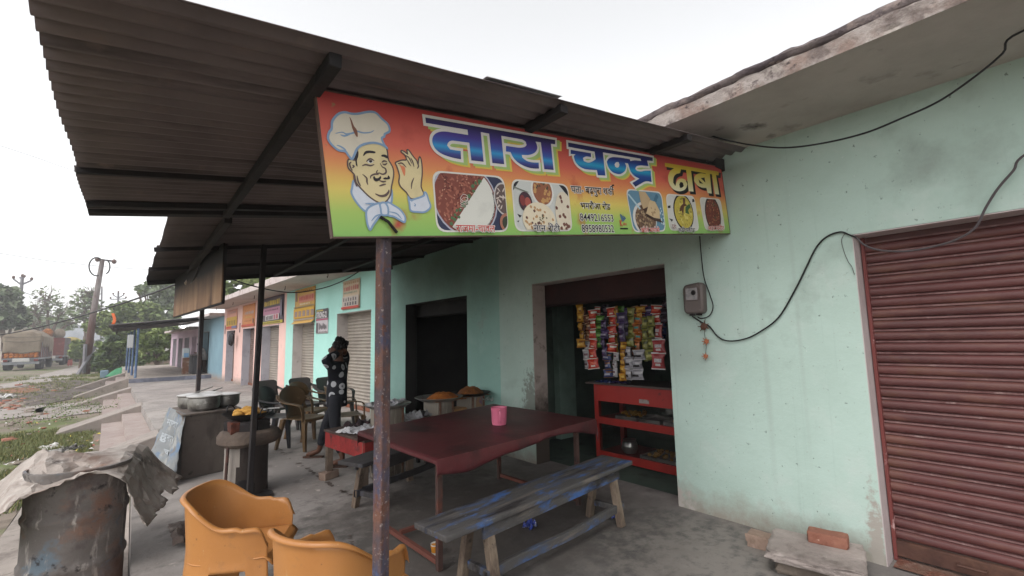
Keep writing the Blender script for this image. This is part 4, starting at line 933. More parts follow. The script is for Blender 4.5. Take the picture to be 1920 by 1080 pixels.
# --- benches
def bench(name, label, P, Q, wd, hgt, top, legm, apr, st_side, over=(.3, .18), legsplay=.05, group=None):
    P = Vector((*P, 0)); Q = Vector((*Q, 0)); d = Q - P; L = d.length; rz = math.atan2(d.y, d.x)
    t = thing(name, label, 'bench', P, rz, group)
    rq = random.Random(int(L * 100))
    b = B(); n = 26
    def fn(u, v):
        x = L * u; y = (v - .5) * wd
        return (x, y + .004 * nz((x, v, 0), 5) * (1 if v in (0, 1) else 0), hgt + .003 * nz((x, y, 2), 4) - (.012 if (u > .97) else 0) * 0)
    b.grid(fn, n, 6); b.build('seat', top, t, world=False, solid=.032, offset=-1, bevel=.004)
    for sy in (-1, 1):
        b = B(); b.bar((over[0] - .06, sy * (wd / 2 - .045), hgt - .075), (L - over[1] + .06, sy * (wd / 2 - .045), hgt - .075), .022, .085); b.build('apron', apr, t, world=False, bevel=.003)
        for x in (over[0], L - over[1]):
            y0 = sy * (wd / 2 - .075)
            b = B(); b.bar((x, y0, hgt - .034), (x + rq.uniform(-.01, .01), sy * (wd / 2 - .045 + legsplay), .002), .05, .06, up=(1, 0, 0)); b.build('leg', legm, t, world=False, bevel=.005)
    ys = st_side * (wd / 2 - .09 + legsplay)
    b = B()
    def sf(u, v):
        x = over[0] - .05 + (L - over[0] - over[1] + .12) * u; a = v * 2 * math.pi
        cs = [(-.018, -.03), (.018, -.03), (.018, .03), (-.018, .03), (-.018, -.03)][int(round(v * 4))]
        return (x, ys - st_side * .0 + cs[0] + .012 * math.sin(u * 5), .125 + cs[1] + .010 * math.sin(u * 7 + 1))
    b.grid(sf, 16, 4); b.build('stretcher', apr, t, world=False, bevel=.004)
    for x in (over[0], L - over[1]):
        b = B(); b.bar((x, -(wd / 2 - .06), .13), (x, wd / 2 - .06, .13), .03, .045); b.build('cross_rail', apr, t, world=False, bevel=.003)
    return t
bench('wooden_bench', 'worn plank bench with flaking blue paint in front of the red table', (1.315, 2.345), (3.26, 2.565), .30, .46, bluewood, wood, bluewood, -1, over=(.36, .22))
bench('wooden_bench', 'dark grey plank bench on the far side of the red table', (1.50, 4.06), (3.25, 4.78), .30, .46, darkwood, wood, darkwood, 1, over=(.22, .2))
# --- small red wooden table with one leg on a brick
redw = M('scuffed_red_paint', h('95302e'), .7, [(h('6f2423'), 3, .48, .64), (h('3a2a29'), 4, .56, .68), (h('aa4d45'), 8, .6, .72)], .25, 25)
grimw = M('grimy_table_top', h('43332e'), .7, [(h('55433b'), 4, .5, .65, (1, .4, 1)), (h('2e2422'), 6, .55, .7)], .25, 25)
st = thing('side_table', 'low red painted wooden table with a grimy top beside the standing person', 'table', (1.80, 5.55, 0))
c0 = [Vector((1.70, 5.42)), Vector((1.80, 4.50)), Vector((2.42, 4.60)), Vector((2.32, 5.52))]
ZT = .53
def quad(z, ins=0.0):
    m_ = sum((q for q in c0), Vector((0, 0))) / 4
    return [Vector((*(q + (m_ - q).normalized() * ins), z)) for q in c0]
B().prism(quad(ZT - .025), (0, 0, .025)).build('tabletop', grimw, st, bevel=.004)
q = quad(0, .03)
for i in range(4):
    a, c = q[i], q[(i + 1) % 4]
    B().bar(Vector((a.x, a.y, ZT - .105)), Vector((c.x, c.y, ZT - .105)), .02, .158).build('apron', redw, st, bevel=.003)
q = quad(0, .075)
for i, p in enumerate(q):
    zb = .085 if i == 0 else .002
    B().bar((p.x, p.y, zb), (p.x, p.y, ZT - .028), .065, .065).build('leg', wood, st, bevel=.005)
brick = M('brick_clay', h('85594a'), .9, [(h('966a58'), 5, .48, .65), (h('74483a'), 9, .55, .7), (h('b49a8a'), 22, .66, .75)], .6, 35)
dustybrick = M('dusty_brick', h('8a7568'), .92, [(h('9c8a7c'), 5, .48, .65), (h('6d5a4f'), 9, .55, .7)], .6, 35)
def rock(c, s, rz, wob=.05, seg=5, seed=1, drop=0.0):
    """a worn block: box with chipped, uneven faces"""
    bm = bmesh.new(); bmesh.ops.create_cube(bm, size=1); bmesh.ops.subdivide_edges(bm, edges=bm.edges, cuts=seg, use_grid_fill=True)
    vs_ = [v.co.copy() for v in bm.verts]; fs = [tuple(v.index for v in f.verts) for f in bm.faces]; bm.free()
    q = Matrix.Rotation(rz, 3, 'Z'); o = []
    for p in vs_:
        r = Vector((abs(p.x), abs(p.y), abs(p.z))) * 2
        e = sorted(r)[1]; k = 1 - .10 * max(0, e - .75) / .25 * (.5 + fbm(p, 3, seed)) - wob * abs(fbm(p, 2.2, seed + 5)) * .5
        w_ = Vector((p.x * s[0], p.y * s[1], p.z * s[2])) * k
        w_.z = max(w_.z, -s[2] / 2 + 0.0) if p.z < -.49 else w_.z
        if p.z < -.49: w_.z = -s[2] / 2
        o.append(Vector(c) + q @ w_ + Vector((0, 0, s[2] / 2)))
    return B().add(o, fs)
p = quad(0, .075)[0]
tag(rock((p.x, p.y, .002), (.20, .11, .08), R_(25), seed=4).build('brick', dustybrick), 'dusty brick under the leg of the low red table', 'brick')
# papers and a cloth bundle on the low red table
paper = M('newsprint', h('b9b8bb'), .85, [(h('8e8d93'), 14, .52, .6, (1, 3, 1)), (h('c9c6c4'), 3, .5, .7)], .3, 20)
def crumple(c, s, n=10, seed=0, rz=0.0, flat=.35):
    b = B(); q = Matrix.Rotation(rz, 3, 'Z')
    def fn(u, v):
        x, y = (u - .5), (v - .5)
        hgt = abs(fbm((u * 2.2, v * 2.2, seed), 1.6)) * s[2] * (1.2 - 1.6 * max(abs(x), abs(y)) * flat)
        p = q @ Vector(((x + .12 * nz((u, v, seed), 4)) * s[0], (y + .12 * nz((u, v, seed + 9), 4)) * s[1], 0)); return (c[0] + p.x, c[1] + p.y, c[2] + .004 + max(hgt, 0))
    return b.grid(fn, n, n)
b = crumple((1.94, 5.02, ZT), (.34, .32, .06), 12, 3, .4); tag(b.build('newspaper', paper, solid=.001, ang=20), 'crumpled white newspaper on the low red table', 'newspaper')
b = crumple((2.08, 5.28, ZT), (.3, .28, .1), 12, 8, .2); tag(b.build('cloth_bundle', M('dark_rag', h('33292c'), .9, [(h('4a3538'), 6, .5, .7), (h('b9b4b4'), 9, .68, .7)], .3), solid=.002, ang=25), 'dark rag bundle behind the newspaper on the low red table', 'rag')
b = B(); b.ell((2.22, 5.05, ZT + .055), (.075, .07, .055), 14, 8, .12, 2, 4); tag(b.build('bread_bun', M('bun_crust', h('b07d49'), .6, [(h('8a5a30'), 6, .5, .7)], .2)), 'round golden bun beside the papers on the low red table', 'bread bun')

# --- stove: plastered column with a clay rim, logs and a frying pan
ovx, ovy = .955, 5.47
plastcol = M('limewashed_column', h('8f8780'), .9, [(h('a39a92'), 3, .5, .68), (h('6a625c'), 4, .55, .7), (h('4b4541'), 8, .6, .72)], .4, 20)
clay = M('grey_clay', h('51463f'), .95, [(h('63564c'), 4, .48, .66), (h('41383340'[:6]), 6, .55, .7)], .9, 16)
ov = thing('clay_stove', 'round clay rimmed cooking stove on a limewashed column', 'stove', (ovx, ovy, 0))
# half white, half smoked column
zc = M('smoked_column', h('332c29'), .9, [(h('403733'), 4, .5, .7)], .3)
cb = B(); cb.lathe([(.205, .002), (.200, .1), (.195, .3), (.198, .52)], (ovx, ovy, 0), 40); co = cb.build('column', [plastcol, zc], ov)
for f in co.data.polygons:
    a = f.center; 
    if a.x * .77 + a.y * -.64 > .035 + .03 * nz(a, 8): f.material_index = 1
B().lathe([(.0, .50), (.18, .50), (.235, .485), (.278, .52), (.284, .57), (.262, .61), (.22, .632), (.17, .63), (.14, .60), (.0, .59)], (ovx, ovy, 0), 44, wob=.22, seed=2).build('clay_rim', clay, ov)
B().lathe([(.06, .0), (.10, .0), (.10, .12), (.05, .17)], (ovx - .05, ovy - .195, .004), 16, sy=.2).build('ash_hole', soot, ov)
for k, (a0, r0, s_) in enumerate(((.4, .14, .10), (1.5, .15, .09), (2.7, .14, .11), (3.6, .15, .09), (4.6, .14, .12), (5.5, .15, .1))):
    rock((ovx + r0 * math.cos(a0), ovy + r0 * math.sin(a0), .615), (.15, .09, .115), a0 + 1.2, seed=k + 10, wob=.3).build('fire_brick', soot if k % 3 else M('scorched_brick', h('5c2f22'), .9, [(h('2a1d1a'), 6, .45, .65), (h('8a4a30'), 9, .6, .7)], .4), ov)
iron = M('black_iron', h('1d1b1c'), .55, [(h('2c2725'), 5, .5, .7)], .25, 30, metal=.3)
kd = thing('frying_pan', 'black iron frying pan of golden fritters on the clay stove', 'frying pan', (ovx - .01, ovy, .73))
B().lathe([(.0, 0), (.11, .004), (.175, .025), (.222, .07), (.228, .073), (.216, .062), (.165, .023), (.10, .012), (.0, .010)], n=36).build('pan', iron, kd, world=False)
for s_ in (-1, 1):
    a = R_(120 if s_ > 0 else -60)
    ex_ = Vector((math.cos(a), math.sin(a), 0)); ey = Vector((-ex_.y, ex_.x, 0))
    B().tube([ex_ * (.222 + .012) + ey * (.045 * math.cos(t_)) + Vector((0, 0, .073 + .05 * math.sin(t_) + .01)) + ex_ * .015 * math.sin(t_) for t_ in [math.pi * k / 10 * 1.2 - .3 for k in range(11)]], .008, 6).build('handle', iron, kd, world=False)
frit = M('golden_fritter', h('b98a3f'), .6, [(h('9a6a2a'), 9, .48, .62), (h('d3aa5d'), 16, .58, .7), (h('6d4520'), 22, .66, .74)], .5, 40)
rf = random.Random(5)
for k in range(17):
    a = rf.uniform(0, 6.28); r_ = .155 * math.sqrt(rf.random()); s_ = rf.uniform(.028, .045)
    o = B().ell((ovx - .01 + r_ * math.cos(a), ovy + r_ * math.sin(a), .775 + .055 * (1 - r_ / .155) + rf.uniform(0, .02)), (s_ * 1.3, s_ * .9, s_ * .7), 12, 8, .35, 2.3, k).build('fritter', frit)
    tag(o, 'golden fried fritter heaped in the black frying pan', 'fritter', 'fritters in the frying pan')
steel = M('bright_steel', h('b9b7b4'), .3, [(h('8b8784'), 6, .5, .7)], .05, metal=.85)
lad = thing('ladle', 'long steel ladle resting across the frying pan, pointing at the chairs', 'ladle', (ovx + .14, ovy - .02, .80))
p0 = Vector((ovx + .10, ovy - .02, .805)); p1 = onz(545, 762, .93); p1 = p0 + (p1 - p0).normalized() * .62
B().tube([p0, p0.lerp(p1, .5) + Vector((0, 0, .01)), p1], [.006, .005, .006], 6).build('handle', steel, lad)
B().lathe([(.0, -.012), (.03, -.004), (.045, .012), (.046, .014), (.0, -.006)], p0, 14).build('bowl', steel, lad)
tg = thing('tongs', 'thin dark tongs lying beside the steel ladle on the frying pan', 'tongs', p0 + Vector((.02, .05, .0)))
B().tube([p0 + Vector((.02, .03, .0)), p1 + Vector((-.12, .0, -.012))], .004, 5).build('arm', iron, tg); B().tube([p0 + Vector((.04, .06, .0)), p1 + Vector((-.12, .01, -.006))], .004, 5).build('arm', iron, tg)
# thin rod holding the stove rim
tag(B().tube([(.755, 5.33, .005), (.765, 5.32, .5)], .014, 8).build('steel_rod', rustleg), 'thin rusty rod standing against the clay stove', 'rod')
tag(B().lathe([(.0, .0), (.16, .004), (.19, .025), (.195, .028), (.17, .018), (.0, .012)], (1.0, 5.22, .004), 26, sx=.8, sy=.8).build('iron_lid', iron), 'black iron lid lying on the floor at the foot of the stove', 'lid')

# --- counter box with pots
boxm = M('grey_brown_box_side', h('5c534e'), .85, [(h('6b625b'), 2.2, .45, .65), (h('4a423f'), 5, .55, .7, (1, 1, .4)), (h('37312f'), 10, .62, .72)], .25, 20)
ban = M('faded_banner', h('777a7c'), .7, [(h('5c6f85'), 4, .50, .6), (h('8f8f8c'), 6, .52, .66), (h('6b6257'), 8, .58, .7), (h('4a4a4c'), 16, .66, .74)], .25, 16)
cbx = thing('serving_counter', 'grey box counter near the stove holding dented cooking pots', 'counter', (.78, 7.0, 0))
BQ = [Vector((.48, 6.46, 0)), Vector((1.05, 6.60, 0)), Vector((1.0, 7.42, 0)), Vector((.44, 7.28, 0))]
B().prism(BQ, (0, 0, .70)).build('box', boxm, cbx, bevel=.012)
B().prism([q + (q - Vector((.74, 6.94, 0))).normalized() * .03 + Vector((0, 0, .701)) for q in BQ], (0, 0, .022)).build('counter_top', boxm, cbx, bevel=.004)
bq = B()
e0, e1 = BQ[0] + Vector((.02, -.01, .725)), BQ[3] + Vector((-.05, .1, .725))
f0, f1 = Vector((.40, 6.22, .02)), Vector((.20, 7.0, .02))
def bf(u, v):
    p = (e0.lerp(e1, u)).lerp(f0.lerp(f1, u), v ** 1.15); nn = Vector((-.7, -.45, .3))
    return p + nn * (.045 * fbm((u * 2, v * 3, 4), 1.3) + .05 * v * math.sin(u * 9)) * (.25 + v)
bq.grid(bf, 24, 30)
bno = bq.build('banner_sheet', ban, solid=.002); tag(bno, 'crumpled faded blue and white plastic banner draped down the side of the pot counter', 'banner')
# the few Hindi letters still readable on the banner
def surf_text(s_, parent, fn, u0, v0, u1, hgt, mat, bold=.03, off=.006):
    v, f, dep = flatten_text(s_, bold); x0 = min(p[0] for p in v); x1 = max(p[0] for p in v)
    vv = []
    for i, p in enumerate(v):
        u = u0 + (u1 - u0) * (p[0] - x0) / (x1 - x0); w_ = v0 - p[1] * hgt
        a = Vector(fn(u, w_)); du = Vector(fn(u + .01, w_)) - a; dw = Vector(fn(u, w_ + .01)) - a
        n_ = du.cross(dw).normalized(); n_ = n_ if n_.dot(CAM - a) > 0 else -n_
        vv.append(a + n_ * (off + dep[i] * .00005))
    return B().add(vv, f).build('lettering', mat, parent, fix=False, smooth=False)
whp = M('faded_white_print', h('9a9fa3'), .7)
surf_text('मार्का'.replace('र्', ''), bno, bf, .80, .30, .25, .14, whp); surf_text('हुक्मा'.replace('क्', 'क'), bno, bf, .82, .52, .22, .13, whp); surf_text('चाय', bno, bf, .66, .70, .35, .1, whp)
alu = M('dented_aluminium', h('94918d'), .38, [(h('6d6a67'), 4, .46, .64), (h('5c5856'), 7, .56, .7), (h('bdbab6'), 12, .6, .7)], .25, 14, metal=.75)
def pot(name, label, c, r, hh, lid=True, ladle=None):
    t = thing(name, label, 'cooking pot', c, 0, 'pots on the counter')
    B().lathe([(.0, .0), (r * .8, .0), (r * .96, hh * .18), (r, hh * .5), (r * .98, hh * .92), (r * 1.06, hh), (r * 1.06, hh + .006), (r * .94, hh * .9), (r * .9, hh * .2), (.0, .02)], n=36, wob=.03).build('pot', alu, t, world=False)
    if lid:
        B().lathe([(.0, hh + .022), (r * .5, hh + .02), (r * 1.0, hh + .009), (r * 1.10, hh + .007), (r * 1.10, hh + .011), (r * 1.0, hh + .016), (r * .5, hh + .027), (.0, hh + .029)], n=36).build('lid', M('bright_lid', h('c3c0bd'), .3, [(h('9a9794'), 5, .5, .7)], .1, metal=.7), t, world=False)
    if ladle:
        B().tube([(0, 0, hh + .02), ladle], .008, 6).build('ladle_handle', steel, t, world=False)
pot('cooking_pot', 'lidded aluminium pot with a ladle at the street end of the counter', (.60, 7.06, .724), .142, .15, ladle=(.22, .02, hh_) if (hh_ := .24) else None)
pot('cooking_pot', 'large shiny aluminium pot at the front of the counter', (.70, 6.72, .724), .168, .16)
pot('cooking_pot', 'small aluminium pot with a ladle squeezed behind the large pot', (.80, 7.16, .724), .13, .15, ladle=(.14, .05, .21))
pot('cooking_pot', 'wide aluminium pot at the stove end of the counter', (.96, 6.93, .724), .145, .14)

# --- rusty drum under a crumpled tin sheet
drumm = M('rusty_oil_drum', h('625c59'), .8, [(h('76706d'), 2.2, .44, .62), (h('745a4e'), 3.4, .54, .66), (h('4b4241'), 4.5, .54, .68), (h('5f6b75'), 3.8, .58, .68), (h('a09993'), 14, .58, .70, (1, 1, .25)), (h('2f2a2a'), 9, .60, .68), (h('53606b'), 5, .62, .72)], .5, 18)
zmask(drumm, h('6a4a3c'), .12, .3, .2, scale=5)
dx, dy = -.235, 4.40
def drumprof():
    p = [(.0, .0), (.285, .0), (.298, .01), (.29, .03)]
    for k in range(1, 40):
        z = .03 + .80 * k / 40; r_ = .284 + .022 * math.exp(-((z - .30) / .014) ** 2) + .022 * math.exp(-((z - .58) / .014) ** 2); p.append((r_, z))
    return p + [(.298, .845), (.298, .86), (.28, .862), (.275, .83), (.0, .826)]
dr = B(); dr.lathe(drumprof(), (0, 0, 0), 64)
dv = []
for q in dr.v:
    a = math.atan2(q.y, q.x); k = .014 * fbm((math.cos(a) * 1.3, math.sin(a) * 1.3, q.z * 2.3), 1.5) - .045 * math.exp(-((a + 1.75) / .25) ** 2 - ((q.z - .62) / .07) ** 2)
    r_ = math.hypot(q.x, q.y)
    dv.append(Vector((q.x * (1 + k) * .92, q.y * (1 + k) * .92, q.z * 1.075)) if r_ > .2 else Vector((q.x * .92, q.y * .92, q.z * 1.075)))
dr.v = [Vector((dx, dy, -.215)) + q for q in dv]
tag(dr.build('oil_drum', drumm), 'dented rusty oil drum at the street edge under a tin sheet', 'oil drum')
tsm = M('dirty_tin_sheet', h('978d86'), .6, [(h('b3aaa3'), 2.5, .46, .62), (h('6e5a50'), 3.2, .52, .66), (h('4d4441'), 5, .58, .7), (h('c2bcb6'), 12, .62, .72)], .5, 14, metal=.25)
TS = {}
# control surface (rows: far edge -> near edge; columns: left -> right)
def _r(y, L): return [ony(px, py, y) for px, py in L]
rows = [_r(4.95, [(-45, 985), (-12, 915), (60, 878), (110, 858), (185, 845), (262, 833), (300, 862), (338, 893)]),
        _r(4.70, [(-50, 995), (-10, 925), (55, 885), (105, 866), (180, 853), (254, 845), (292, 885), (330, 915)]),
        _r(4.45, [(-55, 1010), (-8, 935), (52, 893), (100, 873), (172, 862), (246, 858), (282, 915), (312, 940)]),
        _r(4.25, [(-50, 1020), (-2, 945), (55, 905), (105, 889), (165, 880), (238, 876), (268, 938), (294, 965)]),
        _r(4.06, [(-40, 1020), (8, 955), (60, 914), (110, 902), (165, 893), (228, 896), (252, 945), (275, 988)])]
def csurf(u, v):
    R4 = []
    for rw in rows: R4.append(catmull(rw, 8)[min(int(round(u * 56)), 56)])
    return catmull(R4, 10)[min(int(round(v * 40)), 40)]
CG = [catmull(rw, 8) for rw in rows]; GR = [catmull([c[i] for c in CG], 10) for i in range(57)]
b = B(); v = []
rj = random.Random(3)
II = list(range(0, 57, 2)); JJ = list(range(0, 41, 2)); nj = len(JJ)
for i in II:
    for j_ in JJ:
        p = GR[i][j_].copy()
        # sharp random creases: distance to a few fold lines in the sheet
        z = 0
        for (a_, b_, c_, k_) in ((.9, .4, 22, .03), (.3, 1, 19, .035), (1, -.5, 12, .03), (.8, .9, 48, -.028), (-.4, 1, 6, .03), (1, .1, 40, .02), (.5, -1, -4, .025)):
            z += k_ * max(0, 1 - abs(a_ * i + b_ * j_ - c_) / 9)
        fe = 1.0 if i < 36 else .45
        p.z += (z - .02 + rj.uniform(-.009, .009)) * fe; p.x += rj.uniform(-.008, .008); p.y += rj.uniform(-.012, .012)
        if j_ == 40: p.z += .03 * nz((i, 0, 0), .5); p.y += .035 * nz((i, 7, 0), .6)
        if i == 56: p.x += .03 * nz((j_, 0, 0), .35); p.z += .02 * nz((j_, 3, 0), .4)
        v.append(p)
fs = []
for i in range(len(II) - 1):
    for j_ in range(nj - 1):
        if i > 25 and 6 < j_ < 9: continue
        a_, b_, c_, d_ = i * nj + j_, (i + 1) * nj + j_, (i + 1) * nj + j_ + 1, i * nj + j_ + 1
        fs += [(a_, b_, c_), (a_, c_, d_)] if rj.random() < .5 else [(a_, b_, d_), (b_, c_, d_)]
b.add(v, fs)
tag(b.build('tin_sheet', tsm, solid=.003, ang=13), 'crumpled dirty tin sheet bent over the rusty drum', 'tin sheet')
# scrap tin lying between the drum and the stove
b = B(); b.grid(lambda u, v: (.30 + .34 * u + .05 * nz((u, v, 0), 4), 4.35 + .55 * v + .05 * nz((u, v, 4), 4), .03 + .16 * abs(fbm((u * 1.6, v * 1.6, 2), 1.5)) * math.sin(math.pi * min(1, v + .2))), 16, 16)
tag(b.build('scrap_sheet', M('muddy_scrap', h('5c4f49'), .85, [(h('857a72'), 5, .5, .66), (h('41383a'), 7, .55, .7)], .5), solid=.004, ang=20), 'muddy crumpled scrap sheet on the floor between drum and stove', 'scrap metal')
# ------------------------------------------------------------------ plastic chairs
orange = M('orange_plastic', h('a9733f'), .40, [(h('9b6636'), 2, .45, .7), (h('8a6240'), 7, .60, .74), (h('6b4a2e'), 26, .68, .73), (h('b18f66'), 40, .66, .72, (1, 1, .3))], .06, 30, spec=.45)
def tub_chair(label, loc, rz):
    t = thing('plastic_chair', label, 'chair', loc, rz, 'orange tub chairs')
    U = catmull([(.245, -.245, 0), (.08, -.268, 0), (-.11, -.258, 0), (-.225, -.19, 0), (-.275, -.07, 0), (-.275, .07, 0), (-.225, .19, 0), (-.11, .258, 0), (.08, .268, 0), (.245, .245, 0)], 8)
    n = len(U)
    def ss(a, b_, x): x = min(max((x - a) / (b_ - a), 0), 1); return x * x * (3 - 2 * x)
    def rim(p): return .625 + .165 * ss(.02, -.25, p.x) - .012 * (p.x > .1) - .11 * ss(.17, .25, p.x) ** 2
    def low(i):
        p = U[i]; f = ss(.13, .17, p.x); r_ = ss(-.07, -.11, p.x) * ss(.10, .14, abs(p.y))
        return .37 * (1 - max(f, r_)) + .002
    b = B(); m_ = 16; v = []
    for i, p in enumerate(U):
        zt, zb = rim(p), low(i)
        for k in range(m_ + 1):
            z = zb + (zt - zb) * (k / m_)
            fl = 1 + .16 * max(0, (.42 - z) / .42) + .05 * max(0, (z - .45) / .3)
            v.append((p.x * fl - .02 * max(0, z - .5), p.y * fl, z))
    b.add(v, [(i * (m_ + 1) + k, (i + 1) * (m_ + 1) + k, (i + 1) * (m_ + 1) + k + 1, i * (m_ + 1) + k + 1) for i in range(n - 1) for k in range(m_)])
    b.build('shell', orange, t, world=False, solid=.007, ang=60)
    rp_ = []
    for p in U:
        z = rim(p); fl = 1 + .05 * max(0, (z - .45) / .3); rp_.append(Vector((p.x * fl - .02 * (z - .5), p.y * fl, z)))
    b = B(); v = []
    for i, p in enumerate(rp_):
        d = (rp_[min(i + 1, n - 1)] - rp_[max(i - 1, 0)]); o = Vector((d.y, -d.x, 0)); o.normalize()
        if o.dot(Vector((p.x - .05, p.y, 0))) < 0: o = -o
        for (a, z) in ((-.004, -.003), (-.002, .003), (.008, .005), (.020, .001), (.027, -.012), (.0245, -.017), (.019, -.008), (.010, -.002)): v.append(p + o * a + Vector((0, 0, z)))
    b.add(v, [(i * 8 + k, i * 8 + (k + 1) % 8, (i + 1) * 8 + (k + 1) % 8, (i + 1) * 8 + k) for i in range(n - 1) for k in range(8)] + [tuple(range(8)), tuple(range((n - 1) * 8, n * 8))])
    b.build('armrest_rim', orange, t, world=False, ang=60)
    b = B()
    def sf(u, v):
        x = -.25 + .53 * u; hw = (.262 if x > -.1 else .262 * math.sqrt(max(0, 1 - ((x + .1) / .19) ** 2))) * (1.0)
        y = (v * 2 - 1) * hw; z = .415 + .02 * (x + .1) + .018 * (v * 2 - 1) ** 2 - .012 * math.cos((x + .05) * 5)
        if u > .92: z -= (u - .92) / .08 * .05
        return (x, y, z)
    b.grid(sf, 22, 14).build('seat', orange, t, world=False, solid=.007)
    t.scale = (.87, .87, .87)
    return t
tub_chair('orange plastic tub chair nearest the clay stove, its seat facing the red table', (.53, 3.10, .002), R_(-30))
tub_chair('orange plastic tub chair seen from behind, cut by the rusty awning post', (.785, 2.25, .002), R_(27))
def monobloc(label, loc, rz, mat, group='plastic chairs by the grey shutters', square=False):
    t = thing('plastic_chair', label, 'chair', loc, rz, group)
    def seat(u, v):
        x = -.21 + .45 * u; hw = .215 + .03 * u; y = (v * 2 - 1) * hw
        return (x, y, .425 - .018 * math.sin(math.pi * v) * math.sin(math.pi * min(1, u * 1.1)) - (.035 * ((u - .9) / .1) ** 2 if u > .9 else 0))
    B().grid(seat, 16, 12).build('seat', mat, t, world=False, solid=.008)
    def back(u, v):
        s_ = u * 2 - 1; z = .42 + .44 * v
        if square: w_ = .20 + .02 * v - (.05 * ((v - .9) / .1) ** 2 if v > .9 else 0)
        else:
            w_ = .17 - .035 * math.sin(math.pi * min(v / .45, 1)) + .10 * max(0, min((v - .25) / .35, 1)) ** 1.5
            if v > .62: w_ *= math.sqrt(max(.0, 1 - ((v - .62) / .40) ** 2)) * .97 + .03
        return (-.205 - .11 * v + .06 * s_ * s_ * (w_ / .25), s_ * w_, z)
    B().grid(back, 14, 22).build('backrest', mat, t, world=False, solid=.008, ang=60)
    for s_ in (-1, 1):
        P = catmull([(-.285, s_ * .215, .745), (-.22, s_ * .262, .70), (-.08, s_ * .275, .655), (.10, s_ * .272, .635), (.185, s_ * .262, .60), (.20, s_ * .252, .50), (.205, s_ * .245, .40)], 5)
        b = B(); v = []
        for i, p in enumerate(P):
            d = P[min(i + 1, len(P) - 1)] - P[max(i - 1, 0)]; d.normalize(); o = Vector((0, s_, 0)); u_ = d.cross(o).normalized(); o = u_.cross(d).normalized()
            wd = .033 if i < len(P) * .72 else .026
            for (a, c) in ((-wd, -.007), (wd, -.007), (wd, .007), (-wd, .007)): v.append(p + o * a + u_ * c)
        k = len(P)
        b.add(v, [(4 * i + a, 4 * i + (a + 1) % 4, 4 * i + 4 + (a + 1) % 4, 4 * i + 4 + a) for i in range(k - 1) for a in range(4)] + [(0, 1, 2, 3), (4 * k - 4, 4 * k - 3, 4 * k - 2, 4 * k - 1)])
        b.build('armrest', mat, t, world=False, bevel=.004)
        for fx, x0, x1, top in ((1, .195, .245, .43), (-1, -.175, -.265, .425)):
            b = B(); y0, y1 = s_ * .215, s_ * .245
            b.add([(x0 - .035, y0 - .03, top), (x0 + .03, y0 - .03, top), (x0 + .03, y0 + .03, top), (x0 - .035, y0 + .03, top), (x1 - .022, y1 - .018, .002), (x1 + .018, y1 - .018, .002), (x1 + .018, y1 + .018, .002), (x1 - .022, y1 + .018, .002)], [(0, 1, 2, 3), (7, 6, 5, 4), (0, 4, 5, 1), (1, 5, 6, 2), (2, 6, 7, 3), (3, 7, 4, 0)])
            b.build('leg', mat, t, world=False, bevel=.006)
    return t
def plast(nm, c): return M(nm, h(c), .42, [(tuple(q * .75 for q in h(c)), 3, .45, .7), (tuple(min(1, q * 1.5 + .02) for q in h(c)), 16, .64, .74)], .06, 30, spec=.45)
pbrown, pblack, pgrey, ptan = plast('brown_plastic', '6b543a'), plast('black_plastic', '2e2e33'), plast('dark_grey_plastic', '4b4443'), plast('tan_brown_plastic', '80603f')
monobloc('black plastic armchair with its back to the street, nearest the stove ladle', (1.76, 7.60, .002), R_(-38), pblack)
monobloc('olive brown plastic armchair touching the leg of the standing person', (1.98, 7.18, .002), R_(-58), pbrown)
monobloc('dark grey square backed plastic chair just behind the black armchair', (1.95, 8.75, .002), R_(-60), pgrey, square=True)
monobloc('dark square backed plastic chair behind the two brown armchairs', (2.48, 8.82, .002), R_(-70), pgrey, square=True)
monobloc('reddish tan plastic armchair half hidden behind the olive brown one', (2.28, 7.95, .002), R_(-50), ptan)
monobloc('brown plastic armchair to the right of the standing person', (2.50, 6.95, .002), R_(-8), pbrown)
monobloc('dark square backed plastic chair right behind the standing person', (2.86, 8.55, .002), R_(-75), pgrey, square=True)

# ------------------------------------------------------------------ people
def skin(name, V, E, Rd, mat, parent=None, sub=2, root=0):
    me = bpy.data.meshes.new(name); me.from_pydata([tuple(v) for v in V], E, []); o = bpy.data.objects.new(name, me); C.objects.link(o)
    md = o.modifiers.new('skin', 'SKIN'); md.use_smooth_shade = True
    for i, r_ in enumerate(Rd):
        d = me.skin_vertices[0].data[i]; d.radius = (r_, r_) if isinstance(r_, (int, float)) else r_; d.use_root = (i == root)
    sb_ = o.modifiers.new('sub', 'SUBSURF'); sb_.levels = sub; sb_.render_levels = sub
    dg = bpy.context.evaluated_depsgraph_get(); dg.update()
    nm = bpy.data.meshes.new_from_object(o.evaluated_get(dg)); o.modifiers.clear(); o.data = nm; bpy.data.meshes.remove(me)
    nm.materials.clear(); nm.materials.append(mat); nm.shade_smooth()
    if parent is not None:
        lo = wloc(parent)
        for vv_ in nm.vertices: vv_.co -= lo
        o.parent = parent
    return o
skinm = M('brown_skin', h('5d3d2e'), .55, [(h('4d3226'), 8, .5, .7)], .05)
hairm = M('black_hair', h('0f0d0d'), .7, [(h('1d1918'), 30, .5, .65)], .5, 60)
